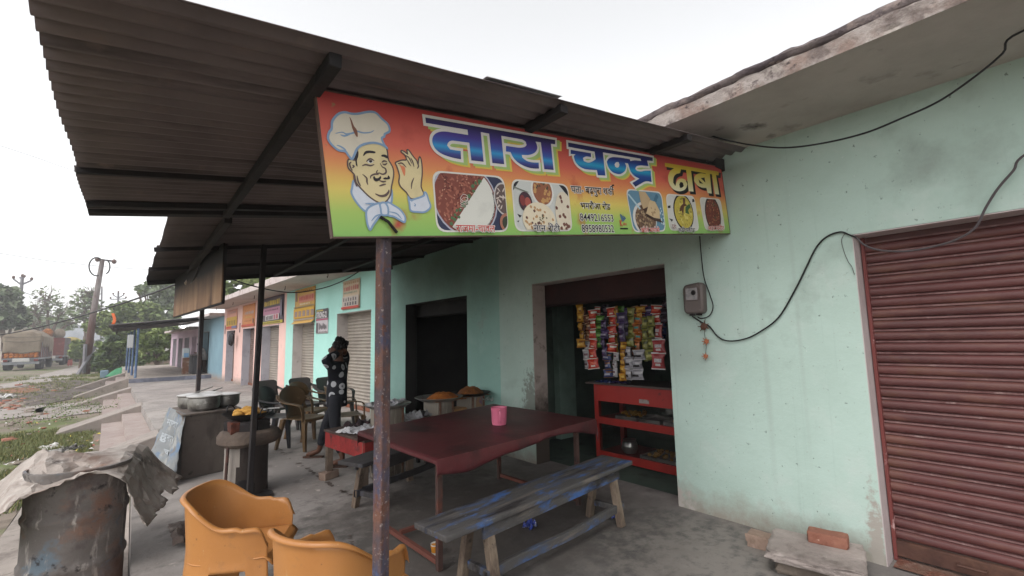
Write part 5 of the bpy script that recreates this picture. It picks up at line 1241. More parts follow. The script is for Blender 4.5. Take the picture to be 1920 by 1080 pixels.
def spotted():
    m = M('spotted_shirt', h('15161f'), .75); n = m.node_tree; L = n.links
    tc = n.nodes.new('ShaderNodeTexCoord'); v = n.nodes.new('ShaderNodeTexVoronoi'); v.inputs['Scale'].default_value = 8.6; v.inputs['Randomness'].default_value = .45
    L.new(tc.outputs['Object'], v.inputs['Vector'])
    cr = n.nodes.new('ShaderNodeValToRGB'); L.new(v.outputs['Distance'], cr.inputs[0]); e = cr.color_ramp.elements; cr.color_ramp.interpolation = 'CONSTANT'
    for q in range(3): e.new(.5)
    dk, wt = (*h('15161f'), 1), (*h('b4b4b8'), 1)
    for k, (p_, c_) in enumerate(((0, wt), (.11, (*h('6d6d74'), 1)), (.17, wt), (.36, dk), (1, dk))): e[k].position = p_; e[k].color = c_
    L.new(cr.outputs[0], n.nodes['Principled BSDF'].inputs['Base Color']); return m
trou = M('charcoal_trousers', h('1f2026'), .85, [(h('2b2c33'), 6, .5, .7)], .15)
P_ = lambda px, py, y: ony(px, py, y)
fd = Vector((-.77, .64, 0)); lf = Vector((-.64, -.77, 0))
pel = P_(631, 762, 6.08); pel.z = .80
base = Vector((pel.x, pel.y, 0))
per = thing('person', 'young person in a black shirt with white spots standing with one hand behind the head', 'person', base)
sp1 = P_(631, 727, 6.1); chs = P_(634, 694, 6.12); nk = P_(634, 673, 6.13); hd = P_(631, 655, 6.14)
lh, rh = pel + lf * .085 - Vector((0, 0, .02)), pel - lf * .085 - Vector((0, 0, .02))
ra = onz(598, 858); ra.z = .085; la = onz(643, 876); la.z = .085
rk = rh.lerp(ra, .5) + fd * .04; lk = lh.lerp(la, .5) + fd * .04
rt = ra + fd * .17 - Vector((0, 0, .055)); lt = la + fd * .16 - Vector((0, 0, .055))
ls, rsd = chs + lf * .165 + Vector((0, 0, .05)), chs - lf * .165 + Vector((0, 0, .05))
le = ls + lf * .20 + fd * .03 + Vector((0, 0, .09)); lhd = hd - fd * .09 + lf * .05 - Vector((0, 0, .02))
re = rsd - lf * .18 + fd * .03 + Vector((0, 0, .10)); rhd = hd - fd * .09 - lf * .03 - Vector((0, 0, .03))
chin = hd + fd * .045 - Vector((0, 0, .075)); crown = hd + Vector((0, 0, .065)) - fd * .015
V = [pel, sp1, chs, nk, hd, crown, chin, lh, lk, la, lt, rh, rk, ra, rt, ls, le, lhd, rsd, re, rhd]
E_ = [(0, 1), (1, 2), (2, 3), (3, 4), (4, 5), (4, 6), (0, 7), (7, 8), (8, 9), (9, 10), (0, 11), (11, 12), (12, 13), (13, 14), (2, 15), (15, 16), (16, 17), (2, 18), (18, 19), (19, 20)]
Rd = [.085, .09, .115, .055, .098, .092, .066, .06, .05, .036, .035, .06, .052, .036, .035, .055, .042, .032, .055, .042, .032]
body = skin('body', V, E_, Rd, skinm, per)
bm_ = B()
for hp, s_ in ((lhd, 1), (rhd, -1)):
    for k in range(5):
        d = (Vector((0, 0, .5)) + lf * (-s_ * .9) * (.6 if k else 1) - fd * .0); d.normalize()
        o_ = hp + fd * (.022 - .011 * k) * (1 if k else 1.6) - fd * .01
        L_ = [.05, .075, .082, .075, .06][k]
        bm_.tube([o_, o_ + d * L_ * .5 - fd * .004, o_ + d * L_ + fd * .012], [.010, .009, .007], 6)
bm_.build('fingers', skinm, per)
fb = B(); fb.ell(hd + fd * .095 - Vector((0, 0, .012)), (.016, .016, .026), 8, 6); fb.build('nose', skinm, per)
for s_ in (1, -1): B().ell(hd + lf * s_ * .035 + fd * .078 + Vector((0, 0, .014)), (.011, .011, .008), 8, 6).build('eye', M('dark_eye', h('1c1614'), .3), per)
B().ell(hd + fd * .086 - Vector((0, 0, .055)), (.010, .022, .008), 8, 6).build('mouth', M('lips', h('4a2a26'), .5), per)
for s_ in (1, -1): B().ell(hd + lf * s_ * .085 - fd * .01 - Vector((0, 0, .01)), (.016, .014, .03), 8, 6).build('ear', skinm, per)
hb = B(); hc = hd + Vector((0, 0, .045)) - fd * .035
for k in range(60):
    a = rnd.uniform(0, 6.28); ph = rnd.uniform(-.5, 1.4)
    d = Vector((math.cos(a) * math.cos(ph), math.sin(a) * math.cos(ph), math.sin(ph)))
    if d.dot(fd) > .30 and d.z < .45: continue
    q_ = rnd.uniform(.018, .034); hb.ell(hc + d * rnd.uniform(.070, .092), (q_, q_, q_ * 1.3), 8, 6, .5, 3, k)
hb.ell(hc, (.084, .084, .084), 16, 12, .2, 3, 1)
hb.build('hair', hairm, per)
Vs = [pel - Vector((0, 0, .13)), pel.lerp(sp1, .25), sp1.lerp(chs, .35), chs, nk - Vector((0, 0, .035)), ls, le, le.lerp(lhd, .78), rsd, re, re.lerp(rhd, .78)]
skin('shirt', Vs, [(0, 1), (1, 2), (2, 3), (3, 4), (3, 5), (5, 6), (6, 7), (3, 8), (8, 9), (9, 10)], [.150, .140, .128, .132, .06, .075, .062, .052, .075, .062, .052], spotted(), per, root=1)
skin('trousers', [pel - Vector((0, 0, .02)), lh, lk, la.lerp(lk, .18), rh, rk, ra.lerp(rk, .18), pel + Vector((0, 0, .04))], [(0, 1), (1, 2), (2, 3), (0, 4), (4, 5), (5, 6), (0, 7)], [.115, .09, .070, .055, .09, .070, .055, .11], trou, per)
for a_, t_ in ((la, lt), (ra, rt)):
    d = (t_ - a_); d.z = 0; d.normalize(); o = Vector((-d.y, d.x, 0)); c_ = Vector((a_.x, a_.y, .003))
    pts = [c_ + d * x + o * y for x, y in ((-.055, -.03), (-.06, 0), (-.055, .03), (.04, .034), (.12, .046), (.20, .03), (.215, 0), (.20, -.03), (.12, -.044), (.04, -.032))]
    so_ = B().prism(pts, (0, 0, .018)).build('sandal', M('brown_sandal', h('4a342a'), .7), per)
    B().tube(catmull([c_ + d * .10 + o * .046 + Vector((0, 0, .018)), c_ + d * .11 + Vector((0, 0, .065)), c_ + d * .10 - o * .044 + Vector((0, 0, .018))], 5), .009, 6).build('strap', MATS['brown_sandal'], so_)
# seated person in the blue shop's counter window
pc = ony(381, 678, 26.0); pc = Vector((2.55, 26.3, 0))
s2 = thing('person', 'person in a white shirt leaning over the dark counter of the blue shop', 'person', (2.62, 27.0, .17))
q0 = Vector((2.62, 27.0, .17)); dxy = Vector((-1, -.1, 0))
W_ = [q0 + Vector((.1, 0, .55)), q0 + Vector((.06, 0, .85)), q0 + Vector((-.02, 0, 1.10)), q0 + Vector((-.08, 0, 1.22)), q0 + Vector((-.13, 0, 1.33)), q0 + Vector((-.12, 0, 1.42)), q0 + Vector((-.02, -.2, 1.12)), q0 + Vector((-.12, -.26, .92)), q0 + Vector((-.32, -.14, .97)), q0 + Vector((-.02, .2, 1.12)), q0 + Vector((-.12, .26, .92)), q0 + Vector((-.32, .14, .97)), q0 + Vector((.1, -.1, .3)), q0 + Vector((.1, .1, .3)), q0 + Vector((.1, -.1, .02)), q0 + Vector((.1, .1, .02))]
ee = [(0, 1), (1, 2), (2, 3), (3, 4), (4, 5), (2, 6), (6, 7), (7, 8), (2, 9), (9, 10), (10, 11), (0, 12), (0, 13), (12, 14), (13, 15)]
skin('body', W_, ee, [.12, .11, .12, .06, .09, .08, .06, .045, .035, .06, .045, .035, .08, .08, .06, .06], skinm, s2)
skin('shirt', [W_[0], W_[1], W_[2], W_[6], W_[7], W_[7].lerp(W_[8], .6), W_[9], W_[10], W_[10].lerp(W_[11], .6)], [(0, 1), (1, 2), (2, 3), (3, 4), (4, 5), (2, 6), (6, 7), (7, 8)], [.15, .14, .15, .085, .06, .05, .085, .06, .05], M('white_shirt', h('bcb9b8'), .8), s2)
B().ell(W_[4] + Vector((.02, 0, .045)), (.12, .11, .10), 12, 8, .15, 3, 2).build('hair', hairm, s2)

# ------------------------------------------------------------------ sweets trays on pedestals by the kitchen window
ped = M('streaked_pedestal', h('8b8378'), .7, [(h('6c6258'), 3, .45, .62, (1, 1, .15)), (h('a8a298'), 8, .55, .7, (3, 3, .2)), (h('4d3a30'), 5, .6, .72)], .15)
trayal = M('tray_aluminium', h('a8a5a1'), .4, [(h('77736f'), 5, .5, .68)], .1, metal=.7)
snack = M('orange_snack', h('a35f22'), .75, [(h('8a4a1a'), 9, .45, .62), (h('c47d38'), 20, .56, .68)], .7, 50)
noodle = M('dark_noodle_snack', h('7a471c'), .75, [(h('5a3213'), 9, .45, .62), (h('a8682a'), 26, .56, .68)], .9, 60)
def pedestal(c, s_, zt, rz, label, papers=False):
    t = thing('pedestal', label, 'pedestal', (c[0], c[1], 0), R_(rz), 'pedestals carrying the snack trays')
    w_ = s_ / 2
    B().box((-w_, -w_, .002), (w_, w_, zt)).build('block', ped, t, world=False, bevel=.01)
    for s2_ in (-1, 1): B().box((s2_ * (w_ - .03) - .012, -w_ - .012, .01), (s2_ * (w_ - .03) + .012, -w_ + .002, zt - .005)).build('batten', M('brown_batten', h('6b4a3a'), .8, [(h('8d8378'), 6, .5, .66)], .2), t, world=False)
    if papers:
        B().box((-.04, -w_ - .003, zt - .14), (.07, -w_ - .001, zt - .02)).build('sticker', M('faded_sticker', h('8a6b52'), .7, [(h('5d4a7a'), 5, .5, .6)]), t, world=False)
    return t
TZ = .755
trs = [((2.26, 4.98), .265, 'wide steel tray holding folded newspaper, nearest the rusty post', None), ((2.98, 5.07), .30, 'wide steel tray with a heap of orange snack mix', snack), ((3.52, 5.16), .27, 'dark tray piled with brown fried noodles against the mint wall', noodle)]
for (c, r_, lab, foodm), pl in zip(trs, ('streaked pedestal under the newspaper tray', 'streaked pedestal under the orange snack tray', 'streaked pedestal with faded stickers under the fried noodle tray')):
    pedestal(c, .27, TZ - .002, 12, pl, 'sticker' in pl)
    t = thing('snack_tray', lab, 'tray', (c[0], c[1], TZ), 0, 'snack trays on pedestals')
    B().lathe([(.0, .0), (r_ * .75, .0), (r_ * .97, .035), (r_, .04), (r_ * .98, .044), (r_ * .74, .008), (.0, .008)], n=40).build('tray', trayal if foodm is not noodle else iron, t, world=False)
    if foodm:
        b = B(); sg_ = rnd.uniform(0, 9)
        b.grid(lambda u, v: ((u - .5) * 1.5 * r_ + (.06 if foodm is snack else .0), (v - .5) * 1.5 * r_, .006 + max(0, (.085 if foodm is snack else .11) * max(0, 1 - ((u - .5) ** 2 + (v - .5) ** 2) * 4.6) ** .8 + .016 * fbm((u * 3, v * 3, sg_), 3))), 30, 30)
        b.build('snack_heap', foodm, t, world=False, ang=25)
    else:
        for k in range(3):
            b = crumple((0, 0, 0), (.3, .26, .07), 8, 20 + k, k * 1.2); b.v = [q + Vector((.06 * (k - 1), .03 * k, .014 + .012 * k)) for q in b.v]; b.build('newspaper', paper, t, world=False, solid=.001, ang=20)
t = thing('steel_basin', 'steel basin lined with newspaper on the floor stand between two pedestals', 'basin', (2.62, 5.12, .52))
B().lathe([(.0, .0), (.17, .0), (.22, .07), (.225, .075), (.215, .075), (.16, .01), (.0, .01)], n=30).build('basin', trayal, t, world=False)
b = crumple((0, 0, 0), (.42, .36, .16), 9, 31, .3); b.v = [q + Vector((0, 0, .03)) for q in b.v]; b.build('newspaper', paper, t, world=False, solid=.001, ang=20)
stn = thing('low_stand', 'dark low wooden stand between the pedestals', 'stand', (2.62, 5.12, 0))
B().box((2.42, 4.98, .49), (2.82, 5.28, .519)).build('shelf', darkwood, stn); 
for (x, y) in ((2.45, 5.01), (2.79, 5.01), (2.45, 5.25), (2.79, 5.25)): B().box((x - .02, y - .02, .002), (x + .02, y + .02, .489)).build('leg', darkwood, stn)
b = B(); b.prism([(3.16, 5.02, .46), (3.40, 5.07, .46), (3.38, 5.25, .46), (3.14, 5.2, .46)], (0, 0, .16)); tag(b.build('carton', M('brown_carton', h('9a7550'), .85, [(h('82603f'), 4, .5, .7)], .1), bevel=.006), 'brown carton wedged between the two right hand pedestals', 'carton')
b = B(); b.box((3.17, 5.04, .002), (3.37, 5.22, .458)); tag(b.build('wooden_crate', darkwood, bevel=.01), 'dark wooden crate under the brown carton', 'crate')
# a bag and a cloth hanging from the trays
b = crumple((3.72, 5.02, .66), (.16, .1, .1), 8, 41, .2); tag(b.build('plastic_bag', M('clear_bag', h('8f9a94'), .3, [(h('b7bdb8'), 9, .55, .66)], .3), solid=.001, ang=20), 'small clear plastic bag at the rim of the fried noodle tray', 'plastic bag')

# ------------------------------------------------------------------ red cabinet inside the doorway
redc = M('red_cabinet_paint', h('98261f'), .5, [(h('801c17'), 2, .45, .68), (h('5d1c18'), 7, .62, .72)], .08, spec=.4)
CX = 4.45; CY0, CY1 = 2.36, 3.81
cab = thing('display_cabinet', 'red painted display cabinet with open shelves inside the doorway', 'cabinet', (CX, 3.0, 0))
b = B(); b.box((CX - .04, CY0 - .03, .915), (CX + .58, CY1 + .10, .938)); b.build('counter_top', M('dark_laminate', h('4a3f3c'), .5, [(h('5f544f'), 4, .5, .7)], .1), cab, bevel=.003)
b = B(); b.box((CX, CY0, .715), (CX + .03, CY1, .913)); b.build('front_panel', redc, cab)
for (z0, z1) in ((.445, .525), (.035, .125)):
    b = B(); b.box((CX - .002, CY0 + .002, z0), (CX + .54, CY1 - .062, z1)); b.build('shelf', redc, cab)
for y in (CY0, CY1 - .06):
    b = B(); b.box((CX + .001, y, .004), (CX + .055, y + .06, .7135)); b.build('leg', redc, cab)
    b = B(); b.box((CX + .49, y, .004), (CX + .545, y + .06, .913)); b.build('leg', redc, cab)
gl_ = M('cabinet_glass', (.75, .75, .75), .03, trans=1.0, spec=.5)
for (z0, z1) in ((.528, .713), (.127, .443)):
    b = B(); b.box((CX + .006, CY0 + .062, z0), (CX + .010, CY1 - .064, z1)); b.build('glass_pane', gl_, cab)
b = B(); b.box((CX + .55, CY0, .1), (CX + .56, CY1, .91)); b.build('back_panel', roomdark, cab)
b = B(); b.box((CX + .0315, CY0 + .02, .895), (CX + .54, CY1 - .02, .912)); b.build('top_board', redc, cab)
b = B(); b.box((CX - .004, 3.02, .74), (CX - .001, 3.15, .785)); b.build('name_plate', M('worn_sticker', h('8f8884'), .6, [(h('6f3a36'), 14, .5, .6)]), cab)
for (y0, y1, z, fm, lab) in ((3.22, 3.52, .526, frit, 'steel tray of golden fritters on the upper cabinet shelf'), (2.92, 3.19, .526, trayal, 'bare steel tray on the upper cabinet shelf beside the fritters'), (2.50, 2.88, .526, frit, 'steel tray of round sweets at the right of the upper cabinet shelf'), (2.65, 3.2, .126, frit, 'wide tray of fritters on the lower cabinet shelf')):
    t = thing('sweet_tray', lab, 'tray', (CX + .2, (y0 + y1) / 2, z), 0, 'trays in the red cabinet')
    b = B(); b.box((CX + .03, y0, z), (CX + .36, y1, z + .012)); 
    for q in (((CX + .03, y0, z + .012), (CX + .036, y1, z + .035)), ((CX + .354, y0, z + .012), (CX + .36, y1, z + .035)), ((CX + .0361, y0, z + .012), (CX + .3539, y0 + .006, z + .035)), ((CX + .0361, y1 - .006, z + .012), (CX + .3539, y1, z + .035))): b.box(*q)
    b.build('tray', trayal, t)
    if fm is frit:
        b = B()
        for k in range(26):
            r_ = rnd.uniform(.02, .03); b.ell((rnd.uniform(CX + .07, CX + .32), rnd.uniform(y0 + .03, y1 - .03), z + .03 + rnd.uniform(0, .035)), (r_, r_, r_ * .8), 8, 6, .3, 2, k)
        tag(b.build('sweets', frit, t), kind='stuff')
t = thing('steel_jug', 'round steel pot on the lower cabinet shelf', 'steel pot', (CX + .15, 3.42, .126))
B().lathe([(.0, 0), (.07, .0), (.095, .05), (.09, .11), (.07, .14), (.08, .155), (.07, .155), (.0, .13)], n=24).build('pot', steel, t, world=False)
# ---- strips of snack sachets hanging from a cord
tag(B().tube([(4.32, 2.36, 1.945), (4.30, 3.2, 1.90), (4.31, 3.92, 1.945)], .004, 5).build('cord', soot), 'cord across the doorway that the snack strips hang from', 'cord')
SCOL = {'gold': ('b8862a', 'd0a845', '7d4f1c'), 'red': ('b3301f', 'd0593a', 'd6cfc4'), 'white': ('a8a4a6', '6d4a52', 'c9c5c2'), 'brown': ('5d3327', '7a4a30', 'a08060'), 'green': ('4d7d2e', '7da83f', '2f4d22'), 'purple': ('3a2f52', '8a7f95', '55406d'), 'bluew': ('34406d', 'a8a4b0', '6b4a34'), 'lime': ('7d7d3a', 'a5a25a', '4a4d28'), 'bw': ('8d8a90', '2a2528', 'b0adb0'), 'redw': ('9c3b3d', 'b5aeb0', 'c4bfbf'), 'teal': ('8a4f26', '2f7d74', 'b5692c'), 'dark': ('2b2432', '4b3f4d', '3a2a30')}
SM = {}
def sachet_mat(c):
    a, b_, d = SCOL[c]
    return M('sachet_' + c, h(a), .2, [(tuple(v * .55 for v in h(a)), 1.6, .50, .66)], .35, 9, spec=.7)
def sachet_mesh(c, var=0):
    if (c, var) in SM: return SM[(c, var)]
    a, bb_, d = SCOL[c]
    mats = [sachet_mat(c), M('sachet_label_' + c, h(bb_), .25, [(tuple(v * .5 for v in h(bb_)), 7, .54, .58, (1, 1.2, 2.4))], .3, 9, spec=.6), M('sachet_edge_' + c, h(d), .25, spec=.6)]
    b = B(); nu, nv = 10, 14; sd = len(c) * 3 + ord(c[0]) % 17 + var * 5
    def fn(u, v):
        e = math.sin(math.pi * min(1, max(0, (v - .07) / .86))) if .07 < v < .93 else 0
        s_ = math.sin(math.pi * u); bulge = .024 * e ** .55 * s_ ** .6 * (1 + .35 * nz((u * 3, v * 3, sd), 1.4)) if e > 0 and s_ > 0 else 0
        return (-(bulge + .004) - .004 * nz((u * 4, v * 5, sd), 2) * (1 if e else 0), (u - .5) * (1 - .15 * e), v)
    b.grid(fn, nu, nv); idx = []
    for i in range(nu):
        for j_ in range(nv):
            u, v = (i + .5) / nu, (j_ + .5) / nv
            if v < .09 or v > .91: idx.append(2)
            elif var == 0: idx.append(1 if (.42 < v < .66 and .15 < u < .85) else (2 if (.2 < v < .34 and .3 < u < .75) else 0))
            else: idx.append(1 if (.25 < v < .5 and u > .3) else (2 if (.60 < v < .82 and u < .7) else 0))
    b.grid(lambda u, v: (lambda q: (-q[0], q[1], q[2]))(fn(u, v)), nu, nv); idx += [0] * (nu * nv)
    me = bpy.data.meshes.new('sachet'); me.from_pydata([tuple(p) for p in b.v], [], b.f)
    for m_ in mats: me.materials.append(m_)
    me.polygons.foreach_set('material_index', idx); me.shade_smooth(); SM[(c, var)] = me
    return me
STR = [(1089, 572, 652, 'gold', 5, .068), (1104, 590, 640, 'brown', 3, .075), (1101, 640, 692, 'white', 3, .08), (1112, 580, 692, 'red', 6, .085), (1124, 592, 652, 'green', 4, .075), (1133, 600, 668, 'purple', 4, .07), (1148, 576, 661, 'red', 5, .095), (1140, 660, 708, 'bluew', 3, .075), (1155, 660, 706, 'white', 3, .06), (1157, 575, 612, 'gold', 2, .07), (1166, 588, 640, 'purple', 3, .075), (1168, 640, 714, 'gold', 5, .062), (1183, 576, 650, 'lime', 4, .075), (1180, 650, 712, 'bw', 3, .085), (1196, 590, 656, 'teal', 4, .07), (1198, 656, 712, 'bw', 3, .085), (1200, 574, 596, 'gold', 2, .07), (1211, 596, 678, 'lime', 4, .055), (1222, 592, 676, 'lime', 4, .065), (1229, 572, 606, 'red', 2, .095), (1237, 606, 693, 'redw', 3, .095), (1247, 565, 606, 'dark', 3, .08)]
SN = {'gold': 'golden', 'brown': 'brown', 'white': 'white', 'red': 'bright red', 'green': 'leaf green', 'purple': 'dark purple', 'bluew': 'blue and white', 'lime': 'yellow green', 'bw': 'black and white', 'redw': 'red edged white', 'teal': 'orange and teal', 'dark': 'near black'}
SLAB = {0: 'golden snack strip hanging at the far left of the bunch', 1: 'brown snack strip just right of the leftmost golden one', 2: 'white sachets hanging low beneath the brown strip', 3: 'long red snack strip with its lowest sachet well below its neighbours', 4: 'leaf green snack strip between the two red strips', 5: 'dark purple strip left of the wide red strip', 6: 'wide red snack strip in the middle left of the bunch', 7: 'blue and white sachets low under the wide red strip', 8: 'narrow white sachets low in the middle, beside the blue ones', 9: 'short golden strip high beside the wide red strip', 10: 'dark purple strip high in the middle of the bunch', 11: 'long narrow golden strip trailing onto the cabinet top', 12: 'pale yellow green strip high in the middle of the bunch', 13: 'black and white sachets hanging low beneath the pale strip', 14: 'orange and teal snack strip right of the middle', 15: 'black and white sachets hanging low under the orange and teal strip', 16: 'short golden strip near the top right of the middle', 17: 'narrow yellow green strip right of the orange and teal one', 18: 'yellow green strip left of the red edged white sachets', 19: 'short bright red strip high at the right', 20: 'red edged white sachets hanging at the lower right', 21: 'near black snack strip against the right door jamb'}
BACK = [(1096, 578, 640, 'brown', 4), (1120, 575, 600, 'red', 2), (1135, 572, 640, 'dark', 4), (1150, 590, 660, 'gold', 4), (1164, 575, 600, 'green', 2), (1174, 580, 700, 'purple', 6), (1190, 575, 690, 'brown', 6), (1206, 572, 640, 'redw', 4), (1217, 575, 620, 'purple', 3), (1226, 610, 672, 'dark', 4), (1240, 600, 640, 'bluew', 3)]
SB = ['brown strip showing behind the golden leftmost strip', 'short red strip showing behind the long red strip', 'near black strip behind the green and purple strips', 'golden strip hidden behind the wide red strip', 'short green strip behind the middle of the bunch', 'long dark purple strip behind the middle of the bunch', 'long brown strip behind the pale and teal strips', 'red edged white strip behind the teal strip', 'short purple strip behind the yellow green pair', 'near black strip low behind the red edged sachets', 'blue and white strip behind the bright red short strip']
for (q_, lb) in zip(BACK, SB): SLAB[len(STR)] = lb; STR.append((*q_, .085))
for k, (px, y0, y1, c, n_s, w_s) in enumerate(STR):
    back_ = k >= 22
    xx = 4.30 + .035 * ((k * 7) % 5 - 2) * .5 + (.09 if back_ else 0)
    T_ = onx(px, y0, xx); Bt = onx(px, y1, xx)
    t = thing('snack_strip', SLAB[k], 'snack strip', (xx, T_.y, T_.z), 0, 'strips of snack sachets')
    dz = (T_.z - Bt.z) / n_s
    for j_ in range(n_s):
        o = bpy.data.objects.new('sachet', sachet_mesh(c, (k + j_ // 3) % 2)); C.objects.link(o); o.parent = t
        o.scale = (1.0, w_s * rnd.uniform(1.25, 1.7), dz * rnd.uniform(.95, 1.12)); o.location = (rnd.uniform(-.006, .006), (Bt.y - T_.y) * (j_ + 1) / n_s + rnd.uniform(-.012, .012), -dz * (j_ + 1)); o.rotation_euler = (rnd.uniform(-.13, .13), rnd.uniform(-.06, .06), rnd.uniform(-.55, .55))
for k, (y, s_, c, lab) in enumerate(((3.62, .24, 'bluew', 'blue and white sachet pile lying at the left of the cabinet top'), (3.40, .2, 'purple', 'purple sachet pile beneath the trailing golden strip'), (2.52, .2, 'white', 'pale torn wrappers lying at the right of the cabinet top'))):
    b = crumple((4.47, y, .938), (.16, s_, .05), 9, 50 + k, .3 * k); tag(b.build('sachet_pile', sachet_mat(c), solid=.001, ang=25), lab, 'sachets')

# ------------------------------------------------------------------ on the wall: meter, wires, dried garland
metm = M('brown_meter_case', h('5d5350'), .45, [(h('4d4441'), 3, .5, .7), (h('776b66'), 14, .64, .72)], .1, spec=.4)
mt = thing('electric_meter', 'brown plastic electricity meter on the mint wall beside the doorway', 'meter', (3.74, 2.02, 1.67))
b = B(); R2 = [(1.93, 1.70), (1.945, 1.675), (2.085, 1.675), (2.108, 1.70), (2.108, 1.895), (2.09, 1.93), (1.95, 1.945), (1.925, 1.915)]
b.prism([(3.778, y, z) for y, z in R2], (-.085, 0, 0)); b.build('case', metm, mt, bevel=.02)
b = B(); b.box((3.68, 1.965, 1.79), (3.6925, 2.075, 1.90)); wn = b.build('window', M('smoked_window', h('6d6463'), .15, [(h('4a4342'), 5, .5, .6)], spec=.6), mt, bevel=.004)
B().lathe([(.0, 0), (.022, 0), (.022, .004), (.0, .004)], (0, 0, 0), 14)
b = B(); b.ell((3.679, 2.0, 1.855), (.004, .022, .022), 12, 8); b.build('dial', soot, wn)
b = B(); b.box((3.70, 2.03, 1.66), (3.75, 2.06, 1.676)); b.box((3.70, 1.97, 1.66), (3.75, 2.0, 1.676)); b.build('cable_gland', soot, mt)
cabm = M('black_cable', h('1b1a1c'), .5)
def wire(name, label, pts, r_, cat='wire', mat=cabm, n=6):
    return tag(B().tube(catmull(pts, n), r_, 6).build(name, mat), label, cat, 'wires and cables')
W3 = lambda L, x: [onx(px, py, x) for px, py in L]
wire('cable', 'thin black cable from the awning down the wall into the meter', W3([(1312, 443), (1315, 480), (1320, 520), (1331, 553), (1337, 575), (1330, 592), (1315, 597), (1308, 594)], 3.755), .005, 'cable')
wire('cable', 'black cable sagging from the meter up to the shutter corner', W3([(1298, 593), (1315, 604), (1330, 612), (1345, 630), (1364, 639), (1395, 636), (1425, 622), (1460, 595), (1490, 545), (1510, 505), (1530, 465), (1550, 444), (1575, 435), (1592, 440), (1606, 446)], 3.765), .006, 'cable')
wire('cable', 'thick cable drooping across the maroon shutter from the right', W3([(1606, 446), (1622, 460), (1650, 469), (1700, 471), (1760, 460), (1800, 446), (1830, 425), (1848, 390), (1870, 355), (1900, 320), (1930, 285)], 3.74) + [Vector((3.755, -.35, 2.62)), Vector((3.77, -.75, 2.80))], .007, 'cable', M('grey_cable', h('4a4345'), .6))
wire('cable', 'loose thread of wire beside the shutter corner', W3([(1585, 437), (1578, 450), (1582, 470), (1590, 490), (1597, 500), (1602, 515)], 3.768), .002, 'wire', MATS['grey_cable'])
wire('cable', 'long black cable sagging in front of the wall from the roof slab to the awning', [Vector((3.45, -.55, 3.008))] + W3([(1920, 57), (1880, 100), (1830, 142), (1760, 190), (1690, 222), (1620, 250), (1540, 269), (1470, 277), (1410, 272), (1360, 262), (1310, 248), (1290, 243)], 3.35), .006, 'cable')
ga = thing('dried_garland', 'dried orange lemon and chilli charm hanging under the meter', 'garland', (3.74, 1.97, 1.5))
G_ = W3([(1322, 597), (1321, 625), (1324, 650), (1323, 676)], 3.755); B().tube(G_, .002, 5).build('thread', cabm, ga)
drym = M('dry_marigold', h('a8684a'), .9, [(h('6d3f2c'), 14, .5, .62)], .6, 40)
for k, (px, py, s_) in enumerate(((1320, 612, .03), (1324, 640, .02), (1323, 668, .018))):
    c_ = onx(px, py, 3.75); b = B(); b.ell(c_, (s_ * .7, s_, s_), 10, 8, .5, 4, k)
    for j_ in range(7):
        a = j_ * .9; b.tube([c_, c_ + Vector((-.01, math.cos(a) * s_ * 1.7, math.sin(a) * s_ * 1.7))], .003, 4)
    b.build('flower', drym if k else M('dark_chilli', h('54382c'), .8, [(h('a86a3f'), 20, .5, .6)]), ga)

# ------------------------------------------------------------------ bricks and slab by the shutter
conc2 = M('broken_concrete_slab', h('8a807b'), .9, [(h('a09690'), 3, .48, .66), (h('6a615c'), 5, .55, .7)], .7, 20)
tag(rock((3.50, 1.50, .002), (.13, .20, .085), R_(8), seed=21).build('brick', dustybrick), 'dusty brick end against the mint wall left of the concrete slab', 'brick', 'bricks by the shutter')
tag(rock((3.44, 1.16, .002), (.42, .46, .085), R_(20), seed=23, wob=.12).build('stone_block', M('damp_stone', h('5f554d'), .9, [(h('786d63'), 4, .5, .66)], .6), ), 'dark damp stone block underneath the concrete slab', 'stone block')
tag(rock((3.38, 1.14, .088), (.44, .52, .06), R_(14), seed=25, wob=.22, seg=9).build('concrete_slab', conc2), 'broken grey concrete slab lying by the maroon shutter', 'slab')
tag(rock((3.50, 1.10, .149), (.10, .22, .07), R_(12), seed=27).build('brick', brick), 'clean red brick lying on top of the broken concrete slab', 'brick', 'bricks by the shutter')

# ------------------------------------------------------------------ posters on the shop fronts
def poster(name, label, host, y0, y1, z0, z1, base_, items, x=-.012, frame=None, curl=False):
    t = thing(name, label, 'poster', (3.78, 8.42, 0), RA, 'posters over the shops')
    b = B()
    def fn(u, v):
        z = z1 + (z0 - z1) * v; xx = x - (.10 * ((v - .86) / .14) ** 2 if curl and v > .86 else .004 * nz((u * 3, v * 3, y0), 1))
        return (xx, y1 + (y0 - y1) * u, z)
    b.grid(fn, 8, 14); b.build('sheet', plain('poster_' + base_, base_, .6), t, world=False, solid=.002, offset=-1)
    b = B(); idx = []; cols = sorted(set(i[4] for i in items)) or [base_]; 
    for k, (u0, v0, u1, v1, c, *ex_) in enumerate(items):
        n0 = len(b.f); xx = x - .007 - .0008 * k
        b.add([(xx, y1 + (y0 - y1) * u, z1 + (z0 - z1) * v) for u, v in ((u0, v0), (u1, v0), (u1, v1), (u0, v1))], [(0, 1, 2, 3)])
        idx += [cols.index(c)] * (len(b.f) - n0)
    o = b.build('print', [plain('poster_' + c, c, .6) for c in cols], t, world=False, fix=False, smooth=False); o.data.polygons.foreach_set('material_index', idx)
    return t
rp = random.Random(11)
def marks(u0, v0, u1, v1, n, c, h_=.7):
    """an illegible line of print: a row of uneven strokes"""
    o = []; w_ = (u1 - u0) / n
    for k in range(n): o.append((u0 + w_ * (k + .1), v0 + (v1 - v0) * rp.uniform(0, .25), u0 + w_ * (k + rp.uniform(.5, .95)), v1, c))
    return o
